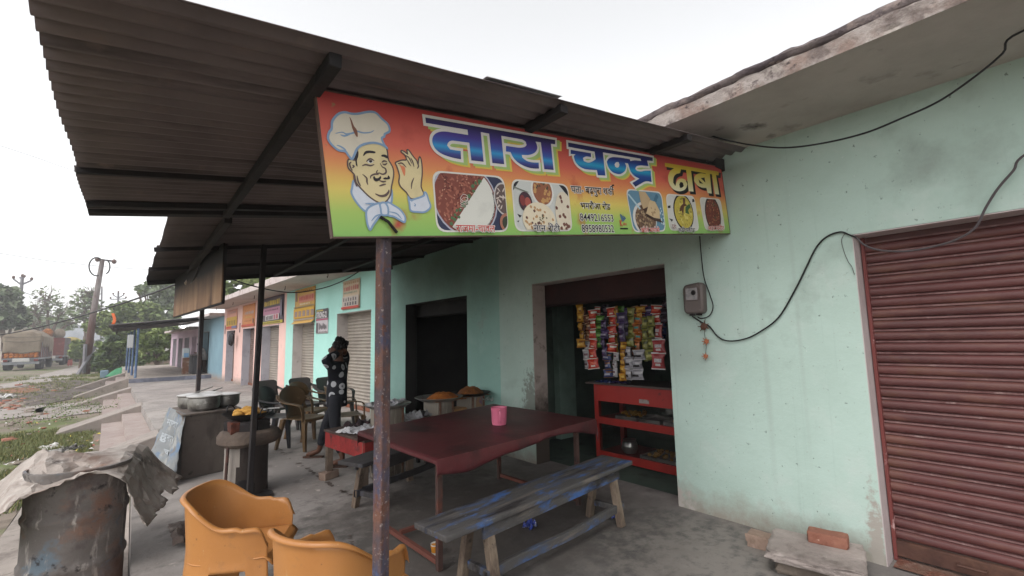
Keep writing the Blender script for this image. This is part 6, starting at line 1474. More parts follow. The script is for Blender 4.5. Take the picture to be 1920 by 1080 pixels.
poster('poster', 'faded cream tool poster with rows of grey shapes above the right grey shutter', mrow, 1.16, 2.06, 2.22, 2.88, 'c0ac93', marks(.1, .06, .95, .14, 7, 'a8896a') + marks(.08, .2, .95, .36, 8, 'b5786d') + marks(.1, .40, .9, .46, 9, '8f9a86') + [(.03, .56, .98, .9, 'b9aea4')] + [(.1 + .14 * k, .60 + .02 * (k % 2), .17 + .14 * k, .72, '6b6668') for k in range(6)] + [(.2 + .15 * k, .76, .28 + .15 * k, .87, '625e62') for k in range(5)] + [(0, .9, 1, .98, 'b0473c')])
p2 = poster('poster', 'small black and white tool poster between the two grey shutters', mrow, 2.9, 3.68, 1.72, 2.33, 'b5adb0', [(0, 0, 1, .38, '4f474c'), (.05, .03, .6, .09, 'a89a52'), (0, .40, 1, .46, '9c4a62'), (.02, .56, .2, .97, '5d565a')] + [(.28 + .11 * k, .58 + .05 * (k % 3), .35 + .11 * k, .84 - .04 * (k % 2), '6e686a') for k in range(6)] + marks(.3, .9, .95, .95, 9, '77716f'))
v_, f_, dp = flatten_text('STRONG-22', .03); x0_ = min(p[0] for p in v_); x1_ = max(p[0] for p in v_)
B().add([(-.031 - .0001 * dp[i], 3.68 - .06 - (p[0] - x0_) / (x1_ - x0_) * .67, 2.115 + p[1] * .20) for i, p in enumerate(v_)], f_).build('lettering', plain('poster_text_white', 'cfcaca'), p2, world=False, fix=False, smooth=False)
poster('poster', 'yellow and orange poster curling at the bottom above the left grey shutter', mrow, 3.78, 5.34, 2.02, 2.97, 'c39a52', marks(.2, .06, .9, .12, 7, 'a97a3a') + [(.04, .06, .14, .34, '8a6a5a'), (.22, .2, .98, .40, 'c0806a')] + marks(.25, .22, .95, .34, 9, 'b05c50') + marks(.3, .42, .8, .47, 8, 'd0c0a0') + [(0, .50, 1, .54, '8d7a55'), (0, .56, 1, .84, 'c79a35')] + [(.06 + .2 * k, .64, .2 + .2 * k, .8, '8f7a72') for k in range(5)] + [(0, .86, 1, .91, '9a8a7a')], curl=True)
poster('poster', 'dark grey poster with a yellow heading over the widest pink doorway', prow, 6.3, 8.7, 2.12, 2.98, '585058', [(.12, .14, .88, .32, '6b5f4a')] + marks(.15, .13, .86, .31, 9, 'c0a545') + [(.12, .40, .86, .66, 'b07a90')] + marks(.18, .46, .8, .52, 12, '6d4a5a') + [(.24, .66, .84, .86, 'c0b9b9')] + marks(.27, .69, .6, .84, 5, '6a6265') + [(.62, .68, .7, .84, 'b06a78'), (.73, .68, .8, .84, 'b5606a'), (0, .9, 1, 1, 'b5a53f')] + marks(.08, .925, .92, .975, 16, '7a6a2a') + [(.02, .3, .1, .8, '7a7580'), (.9, .2, .98, .75, '6f6a78')])
poster('poster', 'orange poster with pale lettering over the middle pink doorway', prow, 9.46, 11.2, 2.12, 2.93, 'c78450', marks(.2, .3, .92, .44, 9, 'b9a29a') + marks(.25, .52, .85, .60, 8, 'c9a05a') + marks(.2, .7, .8, .76, 10, 'a86a3a') + [(0, .88, 1, .98, 'b5523f'), (.88, .66, .95, .86, '6d5a4a')])
poster('poster', 'salmon and yellow poster with small dark figures over the far pink doorway', prow, 12.0, 13.8, 2.10, 2.90, 'c98f7d', marks(.15, .08, .9, .2, 8, 'b88a80') + [(0, .38, 1, .82, 'bf9a3f')] + [(.12 + .17 * k, .56, .18 + .17 * k, .78, '4a4034') for k in range(5)] + [(0, .84, .55, .95, 'b5523f'), (.55, .84, 1, .95, '6a6f96')])
# black bag hung on the pink shop
b = B(); b.ell((0, 0, 0), (.10, .13, .24), 14, 10, .35, 2, 4); bgo = [Vector((3.06 - .2, 20.3, 1.70)) + q for q in b.v]; b.v = bgo
tag(b.build('black_bag', M('black_bag_plastic', h('1b1a1e'), .5, [(h('2d2b30'), 5, .5, .7)], .3)), 'black bag hanging beside the far pink doorway', 'bag')
# switch plates on the pink piers
for y_, lab in ((11.5, 'dark switch strip on the pink pier right of the far doorway'), (14.0, 'dark switch strip on the pink pier next to the blue wall')):
    t = thing('switch_strip', lab, 'switch strip', (3.78, 8.42, 0), RA); B().box((-.02, y_, 1.95), (-.002, y_ + .06, 2.3)).build('plate', MATS['poster_585058'], t, world=False)
# cable swagged under the mint shop eaves
wire('cable', 'black cable swagged below the awning in front of the shop posters', [ony(425, 520, 8.3), ony(470, 535, 8.3), ony(520, 546, 8.3), ony(560, 548, 8.3), ony(610, 539, 8.3), ony(650, 523, 8.3), ony(680, 504, 8.3)], .010, 'cable')
# ------------------------------------------------------------------ trees, poles, trucks, far canopy, sheds
leafA = M('leaf_green', h('5a6b3c'), .7, [(h('6d7c48'), .8, .45, .65), (h('475631'), 2, .5, .7)], trans=0)
leafB = M('leaf_light', h('74824c'), .7, [(h('87935c'), .8, .45, .65)])
leafD = M('leaf_dark', h('38462d'), .7, [(h('45543a'), .8, .45, .65)])
leafP = M('leaf_pale', h('7d8a6c'), .7, [(h('8d987e'), .8, .45, .65)])
bark = M('tree_bark', h('5d4f45'), .9, [(h('75665a'), 2, .45, .65)], .3)
def tree(name, label, base, blobs, nleaf, size, mats, trunk_r=.18, cat='tree', group='trees beyond the shops', bare=0, seed=1, gap=.05, fork=.35):
    """blobs = list of (centre, radii) in metres; limbs run from the trunk to every blob and on into twigs"""
    r_ = random.Random(seed); base = Vector(base); t = thing(name, label, cat, base, 0, group)
    tb = B(); low = min(c[2] for c, q in blobs)
    cx = sum(c[0] for c, q in blobs) / len(blobs); cy = sum(c[1] for c, q in blobs) / len(blobs)
    fz = base.z + (low - base.z) * fork + .3
    f = Vector((base.x + (cx - base.x) * .35, base.y + (cy - base.y) * .35, fz))
    tb.tube([base - Vector((0, 0, .15)), base.lerp(f, .5) + Vector((r_.uniform(-.1, .1), r_.uniform(-.1, .1), 0)), f], [trunk_r * 1.25, trunk_r, trunk_r * .8], 8)
    for c, q in blobs:
        c = Vector(c); q = Vector(q); m_ = f.lerp(c, .5) + Vector((r_.uniform(-.3, .3), r_.uniform(-.3, .3), r_.uniform(0, .3)))
        tb.tube([f - Vector((0, 0, .05)), m_, c], [trunk_r * .6, trunk_r * .4, trunk_r * .22], 6)
        for k in range(5 + bare * 5):
            d = Vector((r_.gauss(0, 1), r_.gauss(0, 1), r_.gauss(.35, .8))); d.normalize()
            e = c + Vector((d.x * q.x, d.y * q.y, d.z * q.z)) * r_.uniform(.6, .95)
            s_ = m_.lerp(c, r_.uniform(.3, 1)); mid = s_.lerp(e, .5) + Vector((r_.uniform(-.2, .2), r_.uniform(-.2, .2), r_.uniform(-.05, .25)))
            tb.tube([s_, mid, e], [trunk_r * .18, trunk_r * .12, trunk_r * .05], 4)
            if bare:
                for j_ in range(4):
                    s2_ = mid.lerp(e, r_.random()); d2 = (e - s_).normalized() + Vector((r_.gauss(0, .6), r_.gauss(0, .6), r_.gauss(.2, .5)))
                    tb.tube([s2_, s2_ + d2 * q.x * r_.uniform(.2, .4)], [trunk_r * .08, trunk_r * .04], 3)
    tb.build('trunk', bark, t, smooth=True, fix=False)
    v = []; fc = []; idx = []
    wsum = sum(q[0] * q[1] * q[2] for c, q in blobs)
    for c, q in blobs:
        n = int(nleaf * q[0] * q[1] * q[2] / wsum); made = 0; tries = 0
        while made < n and tries < n * 12:
            tries += 1
            d = Vector((r_.gauss(0, 1), r_.gauss(0, 1), r_.gauss(0, 1))); d.normalize(); rr = r_.random() ** .42
            p = Vector((c[0] + d.x * q[0] * rr, c[1] + d.y * q[1] * rr, c[2] + d.z * q[2] * rr))
            g = nz(p, 1.5 / max(.8, q[0] * .55), seed)
            if g < gap: continue
            made += 1
            a = Vector((r_.gauss(0, 1), r_.gauss(0, 1), r_.gauss(0, .6))).normalized(); b_ = a.cross(Vector((r_.gauss(0, 1), r_.gauss(0, 1), r_.gauss(0, 1)))).normalized()
            s_ = size * r_.uniform(.6, 1.3); k = len(v)
            v += [p - a * s_, p + b_ * s_ * .5, p + a * s_, p - b_ * s_ * .5]; fc.append((k, k + 1, k + 2, k + 3))
            idx.append(0 if nz(p, .9 / max(.6, q[0] * .5), seed + 3) + .3 * d.z + r_.uniform(-.25, .25) > .1 else 1)
    b = B(); b.v = v; b.f = fc
    o = b.build('crown', mats, t, smooth=False, fix=False); o.data.polygons.foreach_set('material_index', idx)
    return t
def blobs(L, y, dep=1.0):
    """(px, py, half width px, half height px[, depth offset]) -> metres at distance y"""
    o = []
    for q in L:
        yy = y + (q[4] if len(q) > 4 else 0); c = ony(q[0], q[1], yy); dcam = c.x * AX.z + c.y * AY.z; s_ = dcam / FPX
        o.append(((c.x, c.y, c.z), (q[2] * s_, q[2] * s_ * dep, q[3] * s_)))
    return o
def gnd(px, y):
    c = ony(px, 655, y); return (c.x, c.y, GZ - .02)
tree('leafy_tree', 'dense grey green tree at the left edge behind the trucks', gnd(18, 76), blobs([(8, 560, 26, 26), (-25, 565, 34, 34), (22, 590, 26, 22, 2), (-5, 600, 34, 20), (35, 605, 16, 14)], 76), 3000, .42, [leafP, leafD], .35, seed=2)
tree('bare_tree', 'tall nearly bare tree with fine twigs between the two left utility poles', gnd(92, 92), blobs([(90, 560, 26, 24), (68, 585, 24, 20), (115, 585, 26, 22), (128, 605, 18, 16), (60, 610, 18, 12)], 92), 420, .30, [leafP, leafA], .45, bare=2, seed=3, fork=.5)
tree('bare_tree', 'twiggy half bare tree just left of the leaning pole', gnd(160, 84), blobs([(158, 560, 20, 20), (150, 590, 22, 18), (178, 580, 18, 22), (172, 548, 14, 12)], 84), 620, .30, [leafP, leafA], .35, bare=2, seed=4, fork=.5)
tree('leafy_tree', 'tall open crowned tree against the sky next to the smoke stained board', gnd(300, 64), blobs([(300, 545, 30, 22), (270, 545, 14, 10), (325, 560, 24, 26), (285, 575, 24, 16), (310, 595, 28, 20), (258, 538, 8, 6)], 64), 2600, .30, [leafA, leafP], .35, seed=5, gap=.1)
tree('leafy_tree', 'broad mid green tree in the middle, above the far tin canopy', gnd(235, 60), blobs([(240, 580, 30, 16), (215, 598, 34, 16), (265, 600, 34, 20), (190, 612, 28, 14), (235, 620, 40, 18), (280, 580, 20, 14), (300, 620, 28, 22)], 60), 4600, .30, [leafB, leafA], .4, seed=6, gap=.03)
tree('leafy_tree', 'pale distant tree behind the left utility pole', gnd(68, 118), blobs([(60, 600, 28, 14), (90, 605, 26, 14), (110, 612, 22, 12), (40, 612, 20, 12)], 118), 1500, .5, [leafP, leafP], .4, seed=7)
tree('bushy_tree', 'dark dense bushy tree beneath the left end of the far tin canopy', gnd(212, 47), blobs([(212, 650, 26, 20), (205, 672, 26, 18), (228, 668, 24, 20), (195, 690, 18, 10), (225, 688, 24, 12)], 47), 4200, .20, [leafD, leafA], .16, seed=8, gap=-.02)
tree('bushy_tree', 'lighter green bushy tree with a bare tan trunk right of the blue canopy posts', gnd(298, 46), blobs([(275, 640, 22, 16), (300, 635, 24, 20), (285, 662, 22, 16), (312, 660, 16, 18), (268, 672, 14, 14), (322, 640, 16, 20)], 46), 3600, .18, [leafB, leafA], .16, seed=9, gap=.04)
tree('small_bush', 'small rounded bush beside the foot of the leaning pole', gnd(152, 62), blobs([(150, 648, 14, 12), (146, 662, 14, 12), (160, 660, 10, 10)], 62), 1300, .22, [leafB, leafA], .1, cat='bush', group='bushes by the road', seed=10)
tree('small_bush', 'low dark hedge bush beyond the road behind the small walking figure', gnd(128, 100), blobs([(125, 662, 18, 10), (140, 668, 16, 9), (112, 670, 12, 8)], 100), 1300, .35, [leafD, leafA], .12, cat='bush', group='bushes by the road', seed=11)
tree('small_bush', 'low green bush between the leaning pole and the far steps', gnd(182, 52), blobs([(184, 688, 12, 8), (175, 694, 10, 6), (196, 694, 12, 7)], 52), 1000, .2, [leafA, leafD], .08, cat='bush', group='bushes by the road', seed=12)
tree('leafy_tree', 'green tree rising above the roof of the pink shops', (ony(455, 640, 33).x, 33, GZ), blobs([(440, 540, 26, 20), (470, 535, 28, 20), (500, 525, 22, 14), (425, 560, 18, 14), (455, 560, 26, 14), (520, 512, 20, 12)], 33), 3000, .17, [leafB, leafA], .3, seed=13, gap=.06)
def plant(name, label, px, y, hpx):
    c = Vector(gnd(px, y)); t = thing(name, label, 'plant', c, 0, 'palm like plants by the white wall'); L = hpx * (c.x * AX.z + c.y * AY.z) / FPX
    B().tube([c, c + Vector((.05, 0, L * .55))], [.10, .06], 6).build('trunk', bark, t)
    b = B()
    for k in range(11):
        a = k * 2.4; d = Vector((math.cos(a), math.sin(a), 0)); p0 = c + Vector((.05, 0, L * .55)); pts = [p0 + d * (L * .38 * s_) + Vector((0, 0, L * (.40 * s_ - .42 * s_ * s_))) for s_ in (0, .3, .6, 1)]
        o = Vector((-d.y, d.x, 0))
        for i in range(3):
            w0, w1 = L * .05 * (1, 1.4, 1)[i], L * .05 * (1.4, 1, .1)[i]
            b.add([pts[i] - o * w0, pts[i] + o * w0, pts[i + 1] + o * w1, pts[i + 1] - o * w1], [(0, 1, 2, 3)])
    b.build('fronds', leafD, t, fix=False, smooth=False)
plant('palm_plant', 'dark palm like plant left of the leaning pole', 133, 88, 62); plant('palm_plant', 'smaller dark palm like plant near the parked trucks', 118, 96, 40)
# --- far sheds and wall
whitew = M('white_far_wall', h('b5b0ad'), .85, [(h('a39d9a'), .5, .45, .7)]); tinroof = M('grey_far_roof', h('8d9196'), .6, [(h('7b7f85'), .6, .45, .65)])
sd = thing('far_shed', 'long low white shed with a grey tin roof beyond the road', 'shed', (ony(120, 650, 125).x, 125, GZ))
L0, L1 = ony(60, 650, 125).x, ony(178, 650, 125).x
B().box((L0, 125, GZ), (L1, 133, 2.9)).build('wall', whitew, sd)
B().prism([(L0 - 1, 124, 2.9), (L0 - 1, 134, 2.9), (L0 - 1, 129, 6.2)], (L1 - L0 + 2, 0, 0)).build('roof', tinroof, sd)
for k in range(5): B().box((L0 + 3 + 3.6 * k, 124.9, .6), (L0 + 4.6 + 3.6 * k, 124.985, 2.2)).build('window', M('dark_far_window', h('4a4d50'), .4), sd)
s3 = thing('far_house', 'pale low house with a small brick chimney behind the nearest truck', 'house', (ony(15, 650, 112).x, 112, GZ))
H0, H1 = ony(-60, 650, 112).x, ony(52, 650, 112).x
B().box((H0, 112, GZ), (H1, 120, 5.0)).build('wall', M('cream_far_wall', h('c2b9ae'), .85, [(h('b0a69b'), .5, .45, .7)]), s3); B().box((H0 - .4, 111.6, 5.0), (H1 + .4, 120.4, 5.35)).build('roof_slab', whitew, s3)
cq = ony(14, 614, 111.9); B().box((cq.x - 1.0, 112.5, 5.35), (cq.x + 1.0, 114, 7.0)).build('chimney', brick, s3)
for k in range(3): B().box((H1 - 3 - 4 * k, 111.9, 1.2), (H1 - 1.6 - 4 * k, 111.985, 3)).build('window', MATS['dark_far_window'], s3)
tag(B().box((ony(165, 650, 66).x, 66, GZ), (ony(330, 650, 66).x + 6, 66.25, .75)).build('boundary_wall', M('brown_far_wall', h('8b7a6e'), .9, [(h('7a695e'), .7, .45, .65)])), 'low brown boundary wall behind the far bushes', 'wall')
for k, (a, c, zz, lab) in enumerate(((132, 158, 2.6, 'white compound wall seen between the palm like plants'),)):
    tag(B().box((ony(a - 25, 650, 104).x, 104, GZ), (ony(c, 650, 104).x, 104.3, zz)).build('compound_wall', whitew), lab, 'wall')
# --- utility poles
polem = M('weathered_pole_steel', h('6a5e5d'), .7, [(h('8a8583'), 1.2, .45, .65, (1, 1, .3)), (h('5a4540'), 3, .52, .68, (1, 1, .3))], .1)
zmask(polem, h('4a2f28'), 3.6, 5.2, .5, scale=1.0)
polew = M('grey_pole', h('77757a'), .7, [(h('65646a'), 1.2, .45, .65)])
insm = M('brown_insulator', h('5f4a44'), .35)
Y0 = 48.5
pb_ = ony(160, 702, Y0); pb_.z = GZ - .02; pt_ = ony(192, 487, Y0)
up_ = thing('utility_pole', 'thick leaning utility pole with a coil of cable at its top', 'utility pole', pb_, 0, 'utility poles')
B().tube([pb_ - Vector((0, 0, .3)), pb_.lerp(pt_, .5) + Vector((-.06, 0, 0)), pt_], [.27, .21, .15], 12).build('pole', polem, up_)
ca_, cb_ = ony(183, 486, Y0), ony(214, 490, Y0)
B().bar(ca_, cb_, .10, .14).build('cross_arm', polew, up_)
for q in (ca_, cb_): B().ell(q - Vector((0, 0, .02)), (.17, .17, .2), 10, 8).build('insulator', insm, up_)
sc_ = (pt_.x * AX.z + pt_.y * AY.z) / FPX
ring = lambda cx, cy, rx, ry, a0, a1, n=26: [ony(cx + rx * math.cos(a0 + (a1 - a0) * k / n), cy + ry * math.sin(a0 + (a1 - a0) * k / n), Y0 - .35) for k in range(n + 1)]
B().tube(ring(181, 500, 14, 17, -.9, -5.0), .055, 6).build('cable_coil', cabm, up_); B().tube(ring(198, 500, 8, 13, -1.3, 1.5), .055, 6).build('cable_coil', cabm, up_)
B().tube([ony(157, 700, Y0 - .4), ony(152, 690, Y0 - .4) , ony(156, 640, Y0 - .4)][0:1] + [ony(160, 645, Y0 - .4)], .13, 6).build('stub_post', polew, up_)
tag(B().tube([ony(145, 704, Y0 - 1), ony(186, 638, Y0 + .6)], .12, 8).build('prop_pole', polew), 'thin grey prop pole leaning against the foot of the thick utility pole', 'pole')
def vpole(label, px, ptop, pbot, y, rad, arms):
    b_ = ony(px[0], pbot, y); b_.z = GZ - .02; t_ = ony(px[1], ptop, y)
    t = thing('utility_pole', label, 'utility pole', b_, 0, 'utility poles')
    B().tube([b_ - Vector((0, 0, .2)), t_], [rad, rad * .8], 8).build('pole', polew, t)
    for (x0, y0, x1, y1) in arms:
        p, q = ony(x0, y0, y), ony(x1, y1, y); B().bar(p, q, rad * .8, rad * .9).build('cross_arm', polew, t)
        B().ell(q + Vector((0, 0, .2)), (rad * .8, rad * .8, rad * 1.1), 8, 6).build('insulator', insm, t)
    B().ell(t_ + Vector((0, 0, .15)), (rad * .8, rad * .8, rad * 1.1), 8, 6).build('insulator', insm, t)
    return t_
vpole('grey utility pole with a V shaped arm standing behind the nearest truck', (33, 42), 519, 640, 80, .20, [(40, 534, 25, 523), (40, 534, 59, 526), (36, 521, 45, 521)])
vpole('small distant utility pole with a double arm, right of the leaning pole', (220, 222), 549, 640, 92, .16, [(222, 559, 212, 553), (222, 559, 232, 553), (222, 561, 207, 561), (222, 561, 236, 560)])
vpole('thin distant steel pole right behind the leaning pole', (191, 191), 540, 640, 100, .14, [])
vpole('short thin pole in the distance between the first two poles', (60, 61), 592, 640, 110, .13, [])
wire('overhead_wire', 'uppermost overhead wire crossing the sky at the left', [ony(-60, 255, 30), ony(0, 273, 30), ony(70, 296, 30), ony(150, 323, 30), ony(400, 395, 30)], .012, 'wire', polew)
wire('overhead_wire', 'second overhead wire crossing the sky at the left', [ony(-60, 353, 34), ony(0, 367, 34), ony(80, 385, 34), ony(170, 408, 34), ony(330, 450, 34)], .012, 'wire', polew)
wire('overhead_wire', 'long overhead wire passing just in front of the leaning pole', [ony(-60, 466, 46), ony(0, 475, 46), ony(100, 490, 46), ony(200, 500, 46), ony(300, 507, 46), ony(420, 512, 46)], .022, 'wire', polew)
wire('overhead_wire', 'thin wire dipping from the first grey pole to the bare tree', [ony(-30, 525, 79), ony(0, 532, 79), ony(45, 548, 79), ony(75, 560, 79), ony(110, 575, 79)], .045, 'wire', polew)
wire('overhead_wire', 'thick black cable rising from the road to the smoke stained board', [ony(-120, 640, 21), ony(0, 628, 19), ony(100, 607, 16.5), ony(200, 578, 13), ony(280, 552, 10), ony(330, 533, 8.3), ony(358, 525, 7.2)], .016, 'cable')
B_ = ony(360, 527, 7.05); iz = thing('porcelain_hook', 'small porcelain insulator with a loop of wire on the smoke stained board', 'insulator', B_)
B().tube([B_ + Vector((-.02, .04, .03)), B_ + Vector((-.05, .0, -.04))], [.028, .034], 10).build('insulator', M('porcelain_dirty', h('9a8a7c'), .4), iz)
B().tube(catmull([B_, B_ + Vector((-.03, -.25, -.06)), B_ + Vector((-.02, -.7, .0)), B_ + Vector((0, -1.1, .16))], 5), .008, 5).build('wire_loop', cabm, iz)
# --- trucks on the road
tarp = M('canvas_tarp', h('7b6f61'), .9, [(h('8a7e6e'), .7, .42, .64), (h('6f6356'), 1.4, .5, .68)], .4, 3)
tarpy = M('yellow_tarp', h('a89658'), .9, [(h('8f7f48'), .8, .45, .66)], .3, 3)
maroon = M('truck_maroon_boards', h('66302c'), .8, [(h('5a302f'), .8, .45, .65), (h('7f4a44'), 3, .55, .7)], .1)
truckg = M('truck_grey_steel', h('7c7e82'), .6, [(h('5f6166'), 1, .45, .65), (h('98999c'), 3, .58, .7)], .1)
tyre = M('tyre_rubber', h('262427'), .85); rimm = M('wheel_rim', h('6d7076'), .6)
sackm = M('orange_sacks', h('b06a2a'), .8, [(h('8f521f'), 2, .45, .62), (h('c58442'), 4, .58, .7)], .3, 6)
def wheel(c, r_, w_, parent):
    o = B()
    pr = [(r_ * .55, -w_ / 2), (r_ * .92, -w_ / 2), (r_, -w_ * .3), (r_, w_ * .3), (r_ * .92, w_ / 2), (r_ * .55, w_ / 2)]
    o.lathe(pr, (0, 0, 0), 20); o.v = [Vector(c) + Vector((p.z, p.x, p.y)) for p in o.v]; ty = o.build('wheel', tyre, parent)
    o = B(); o.lathe([(.0, -w_ * .3), (r_ * .2, -w_ * .32), (r_ * .56, -w_ * .42), (r_ * .56, w_ * .42), (r_ * .2, w_ * .32), (.0, w_ * .3)], (0, 0, 0), 16); o.v = [Vector(c) + Vector((p.z, p.x, p.y)) for p in o.v]; o.build('rim', rimm, ty)
def truck(label, x, y, Lc, hb, body_m, tarpm, th_, sacks, W=2.5, plain_tail=False):
    t = thing('cargo_truck', label, 'truck', (x, y, RZ), 0, 'trucks parked along the road'); z0 = RZ
    x0, x1 = x - W / 2, x + W / 2; zb = z0 + 1.15
    b = B(); b.box((x0 + .5, y + .15, z0 + .72), (x0 + .72, y + Lc + 2.2, z0 + .98)); b.box((x1 - .72, y + .15, z0 + .72), (x1 - .5, y + Lc + 2.2, z0 + .98)); b.build('chassis', truckg, t)
    B().box((x0, y, z0 + .985), (x1, y + Lc, zb)).build('cargo_floor', truckg, t)
    zs = zb + hb
    side = B(); side.box((x1 - .06, y, zb + .002), (x1, y + Lc, zs)); sdo = side.build('side_boards', body_m, t)
    side = B(); side.box((x0, y, zb + .002), (x0 + .06, y + Lc, zs)); side.build('side_boards', body_m, t)
    for k in range(7):
        rb = B(); rb.box((x1 + .002, y + .03 + k * (Lc - .13) / 6, zb), (x1 + .06, y + .10 + k * (Lc - .13) / 6, zs + .02))
        rb.build('side_rib', truckg, sdo)
    B().box((x0 + .062, y + Lc - .08, zb + .002), (x1 - .062, y + Lc, zs)).build('head_board', body_m, t)
    if sacks:
        sk = B(); rr = random.Random(int(y))
        for r_ in range(3):
            for k in range(7): sk.ell((x0 + .28 + k * .325, y + .16 + rr.uniform(-.03, .03), zb + .14 + r_ * .2), (.2, .2, .14), 8, 6, .2, 2, k + r_ * 9)
        sk.build('sacks', sackm, t)
        fl = B(); fl.grid(lambda u, v: (x0 + .03 + (W - .06) * u, y - .03 - .05 * math.sin(v * 3.1) - .05 * abs(nz((u * 5, v * 4, 1), 1)), zs + .75 - (zs + .75 - zb - .48 - .06 * math.sin(u * 9)) * v), 16, 12); fl.build('tarp_flap', tarpm, t, solid=.02)
        for k in range(2):
            rp2 = [Vector((x0 + .1 + (W - .2) * u, y - .16, zs + .42 - .35 * k - .12 * math.sin(math.pi * u) * k)) for u in [i / 8 for i in range(9)]]; B().tube(rp2, .02, 5).build('rope', M('dark_rope', h('4a4038'), .9), t)
    elif not plain_tail:
        B().box((x0 + .062, y, zb + .002), (x1 - .062, y + .06, zs)).build('tail_board', body_m, t)
    if tarpm:
        def tf(u, v):
            a = v * 2 - 1; yy = y - .06 + (Lc + .12) * u
            drop = .55 + .20 * nz((u * 6, a, y), 1.3) + (.5 if u > .65 else 0) * (a > 0)
            if abs(a) < .72: q = a / .72; return (x + q * (W / 2 - .02), yy, zs + th_ * (1 - .55 * abs(q) ** 3) * (1 - .25 * (2 * u - 1) ** 4) + .10 * nz((u * 7, a * 2, y), 1.2))
            q = (abs(a) - .72) / .28; sg_ = 1 if a > 0 else -1
            return (x + sg_ * (W / 2 + .05 + .05 * math.sin(q * 3) + .05 * nz((u * 9, q, 1), 1)), yy, zs + th_ * .45 * (1 - q) - drop * q)
        b = B(); b.grid(tf, 26, 30); b.build('tarpaulin', tarpm, t, solid=.02)
        bk = B(); bk.grid(lambda u, v: (lambda p: (p[0] * 1.0, y - .05, (zs - .1) + (p[2] - zs + .1) * v))(tf(0, .14 + .72 * u)), 14, 6); bk.build('tarp_end', tarpm, t, solid=.02)
    b = B(); b.box((x0 + .05, y - .16, z0 + .55), (x1 - .05, y - .06, z0 + .80)); bp = b.build('bumper', truckg, t, bevel=.02)
    B().box((x - .55, y - .175, z0 + .82), (x + .55, y - .14, z0 + 1.14)).build('number_board', M('white_board', h('b8b6b4'), .7), t)
    for s_ in (-1, 1): B().box((x + s_ * 1.0 - .14, y - .19, z0 + .86), (x + s_ * 1.0 + .14, y - .12, z0 + 1.04)).build('tail_light', M('tail_light_red', h('6d2420'), .3), t)
    for yy in (y + 1.3, y + 2.45, y + Lc + 1.0):
        for s_ in (-1, 1): wheel((x + s_ * (W / 2 - .22), yy, z0 + .50), .50, .42, t)
    cb2 = B(); cb2.box((x0 + .08, y + Lc + .25, z0 + .9), (x1 - .08, y + Lc + 2.1, z0 + 2.7)); cbo = cb2.build('cab', M('truck_cab_cream', h('a3968a'), .5, [(h('8a6a50'), 1, .5, .66)]), t, bevel=.12)
    for s_ in (-1, 1): B().box((x + s_ * (W / 2 - .085) - .012, y + Lc + .6, z0 + 1.75), (x + s_ * (W / 2 - .085) + .012, y + Lc + 1.6, z0 + 2.4)).build('window', MATS['dark_far_window'], cbo)
    return t
Pq = onz(36, 699, RZ)
truck('nearest parked truck, its load under canvas with orange sacks at the tail', onz(22, 698, RZ).x, 63.0, 7.2, 1.55, maroon, tarp, 1.15, True, 2.55)
truck('middle truck with tall maroon side boards and no tarpaulin over its load', onz(22, 698, RZ).x + .5, 76.5, 6.0, 2.1, maroon, None, 0, False, 2.45)
truck('farthest truck with a yellow tarpaulin over its load', onz(22, 698, RZ).x + 1.0, 89.5, 5.5, 1.3, maroon, tarpy, 1.1, False, 2.4)
for k, (dx_, lab) in enumerate(((-.5, 'brown bale standing on top of the middle truck load'), (.55, 'pale bale standing beside the brown one on the middle truck'))):
    o = B(); o.ell((onz(22, 698, RZ).x + .5 + dx_, 78.4, RZ + 3.75), (.55, .9, .65), 10, 8, .2, 2, k); tag(o.build('bale', tarp if k else sackm), lab, 'bale')
# tiny figure walking by the road
fp = onz(131, 683, RZ); fp = Vector((fp.x, 70.0, RZ)); fp.x = ony(131, 683, 70).x
pr_ = thing('person', 'distant person in red and white clothes walking beside the road', 'person', fp)
hp = fp + Vector((0, 0, .85))
VV = [hp, hp + Vector((0, 0, .3)), hp + Vector((0, 0, .52)), hp + Vector((0, 0, .68)), hp + Vector((0, 0, .82)), hp + Vector((.2, 0, .48)), hp + Vector((.26, .05, .18)), hp + Vector((.25, -.05, -.05)), hp + Vector((-.2, 0, .48)), hp + Vector((-.26, -.05, .18)), hp + Vector((-.25, .1, -.05)), hp + Vector((.09, .05, -.4)), hp + Vector((.1, .15, -.8)), hp + Vector((-.09, -.05, -.4)), hp + Vector((-.1, -.12, -.8))]
skin('body', VV, [(0, 1), (1, 2), (2, 3), (3, 4), (2, 5), (5, 6), (6, 7), (2, 8), (8, 9), (9, 10), (0, 11), (11, 12), (0, 13), (13, 14)], [.11, .10, .13, .06, .10, .06, .045, .035, .06, .045, .035, .075, .05, .075, .05], skinm, pr_)
skin('shirt', [VV[0], VV[1], VV[2], VV[5], VV[6], VV[8], VV[9]], [(0, 1), (1, 2), (2, 3), (3, 4), (2, 5), (5, 6)], [.16, .14, .16, .09, .07, .09, .07], MATS['white_shirt'], pr_)
skin('trousers', [VV[0], VV[11], VV[12], VV[13], VV[14]], [(0, 1), (1, 2), (0, 3), (3, 4)], [.15, .12, .1, .12, .1], M('faded_red_cloth', h('b0605a'), .85), pr_)
B().ell(VV[4] + Vector((0, .02, .04)), (.11, .11, .11), 10, 8, .1, 3, 1).build('hair', hairm, pr_)
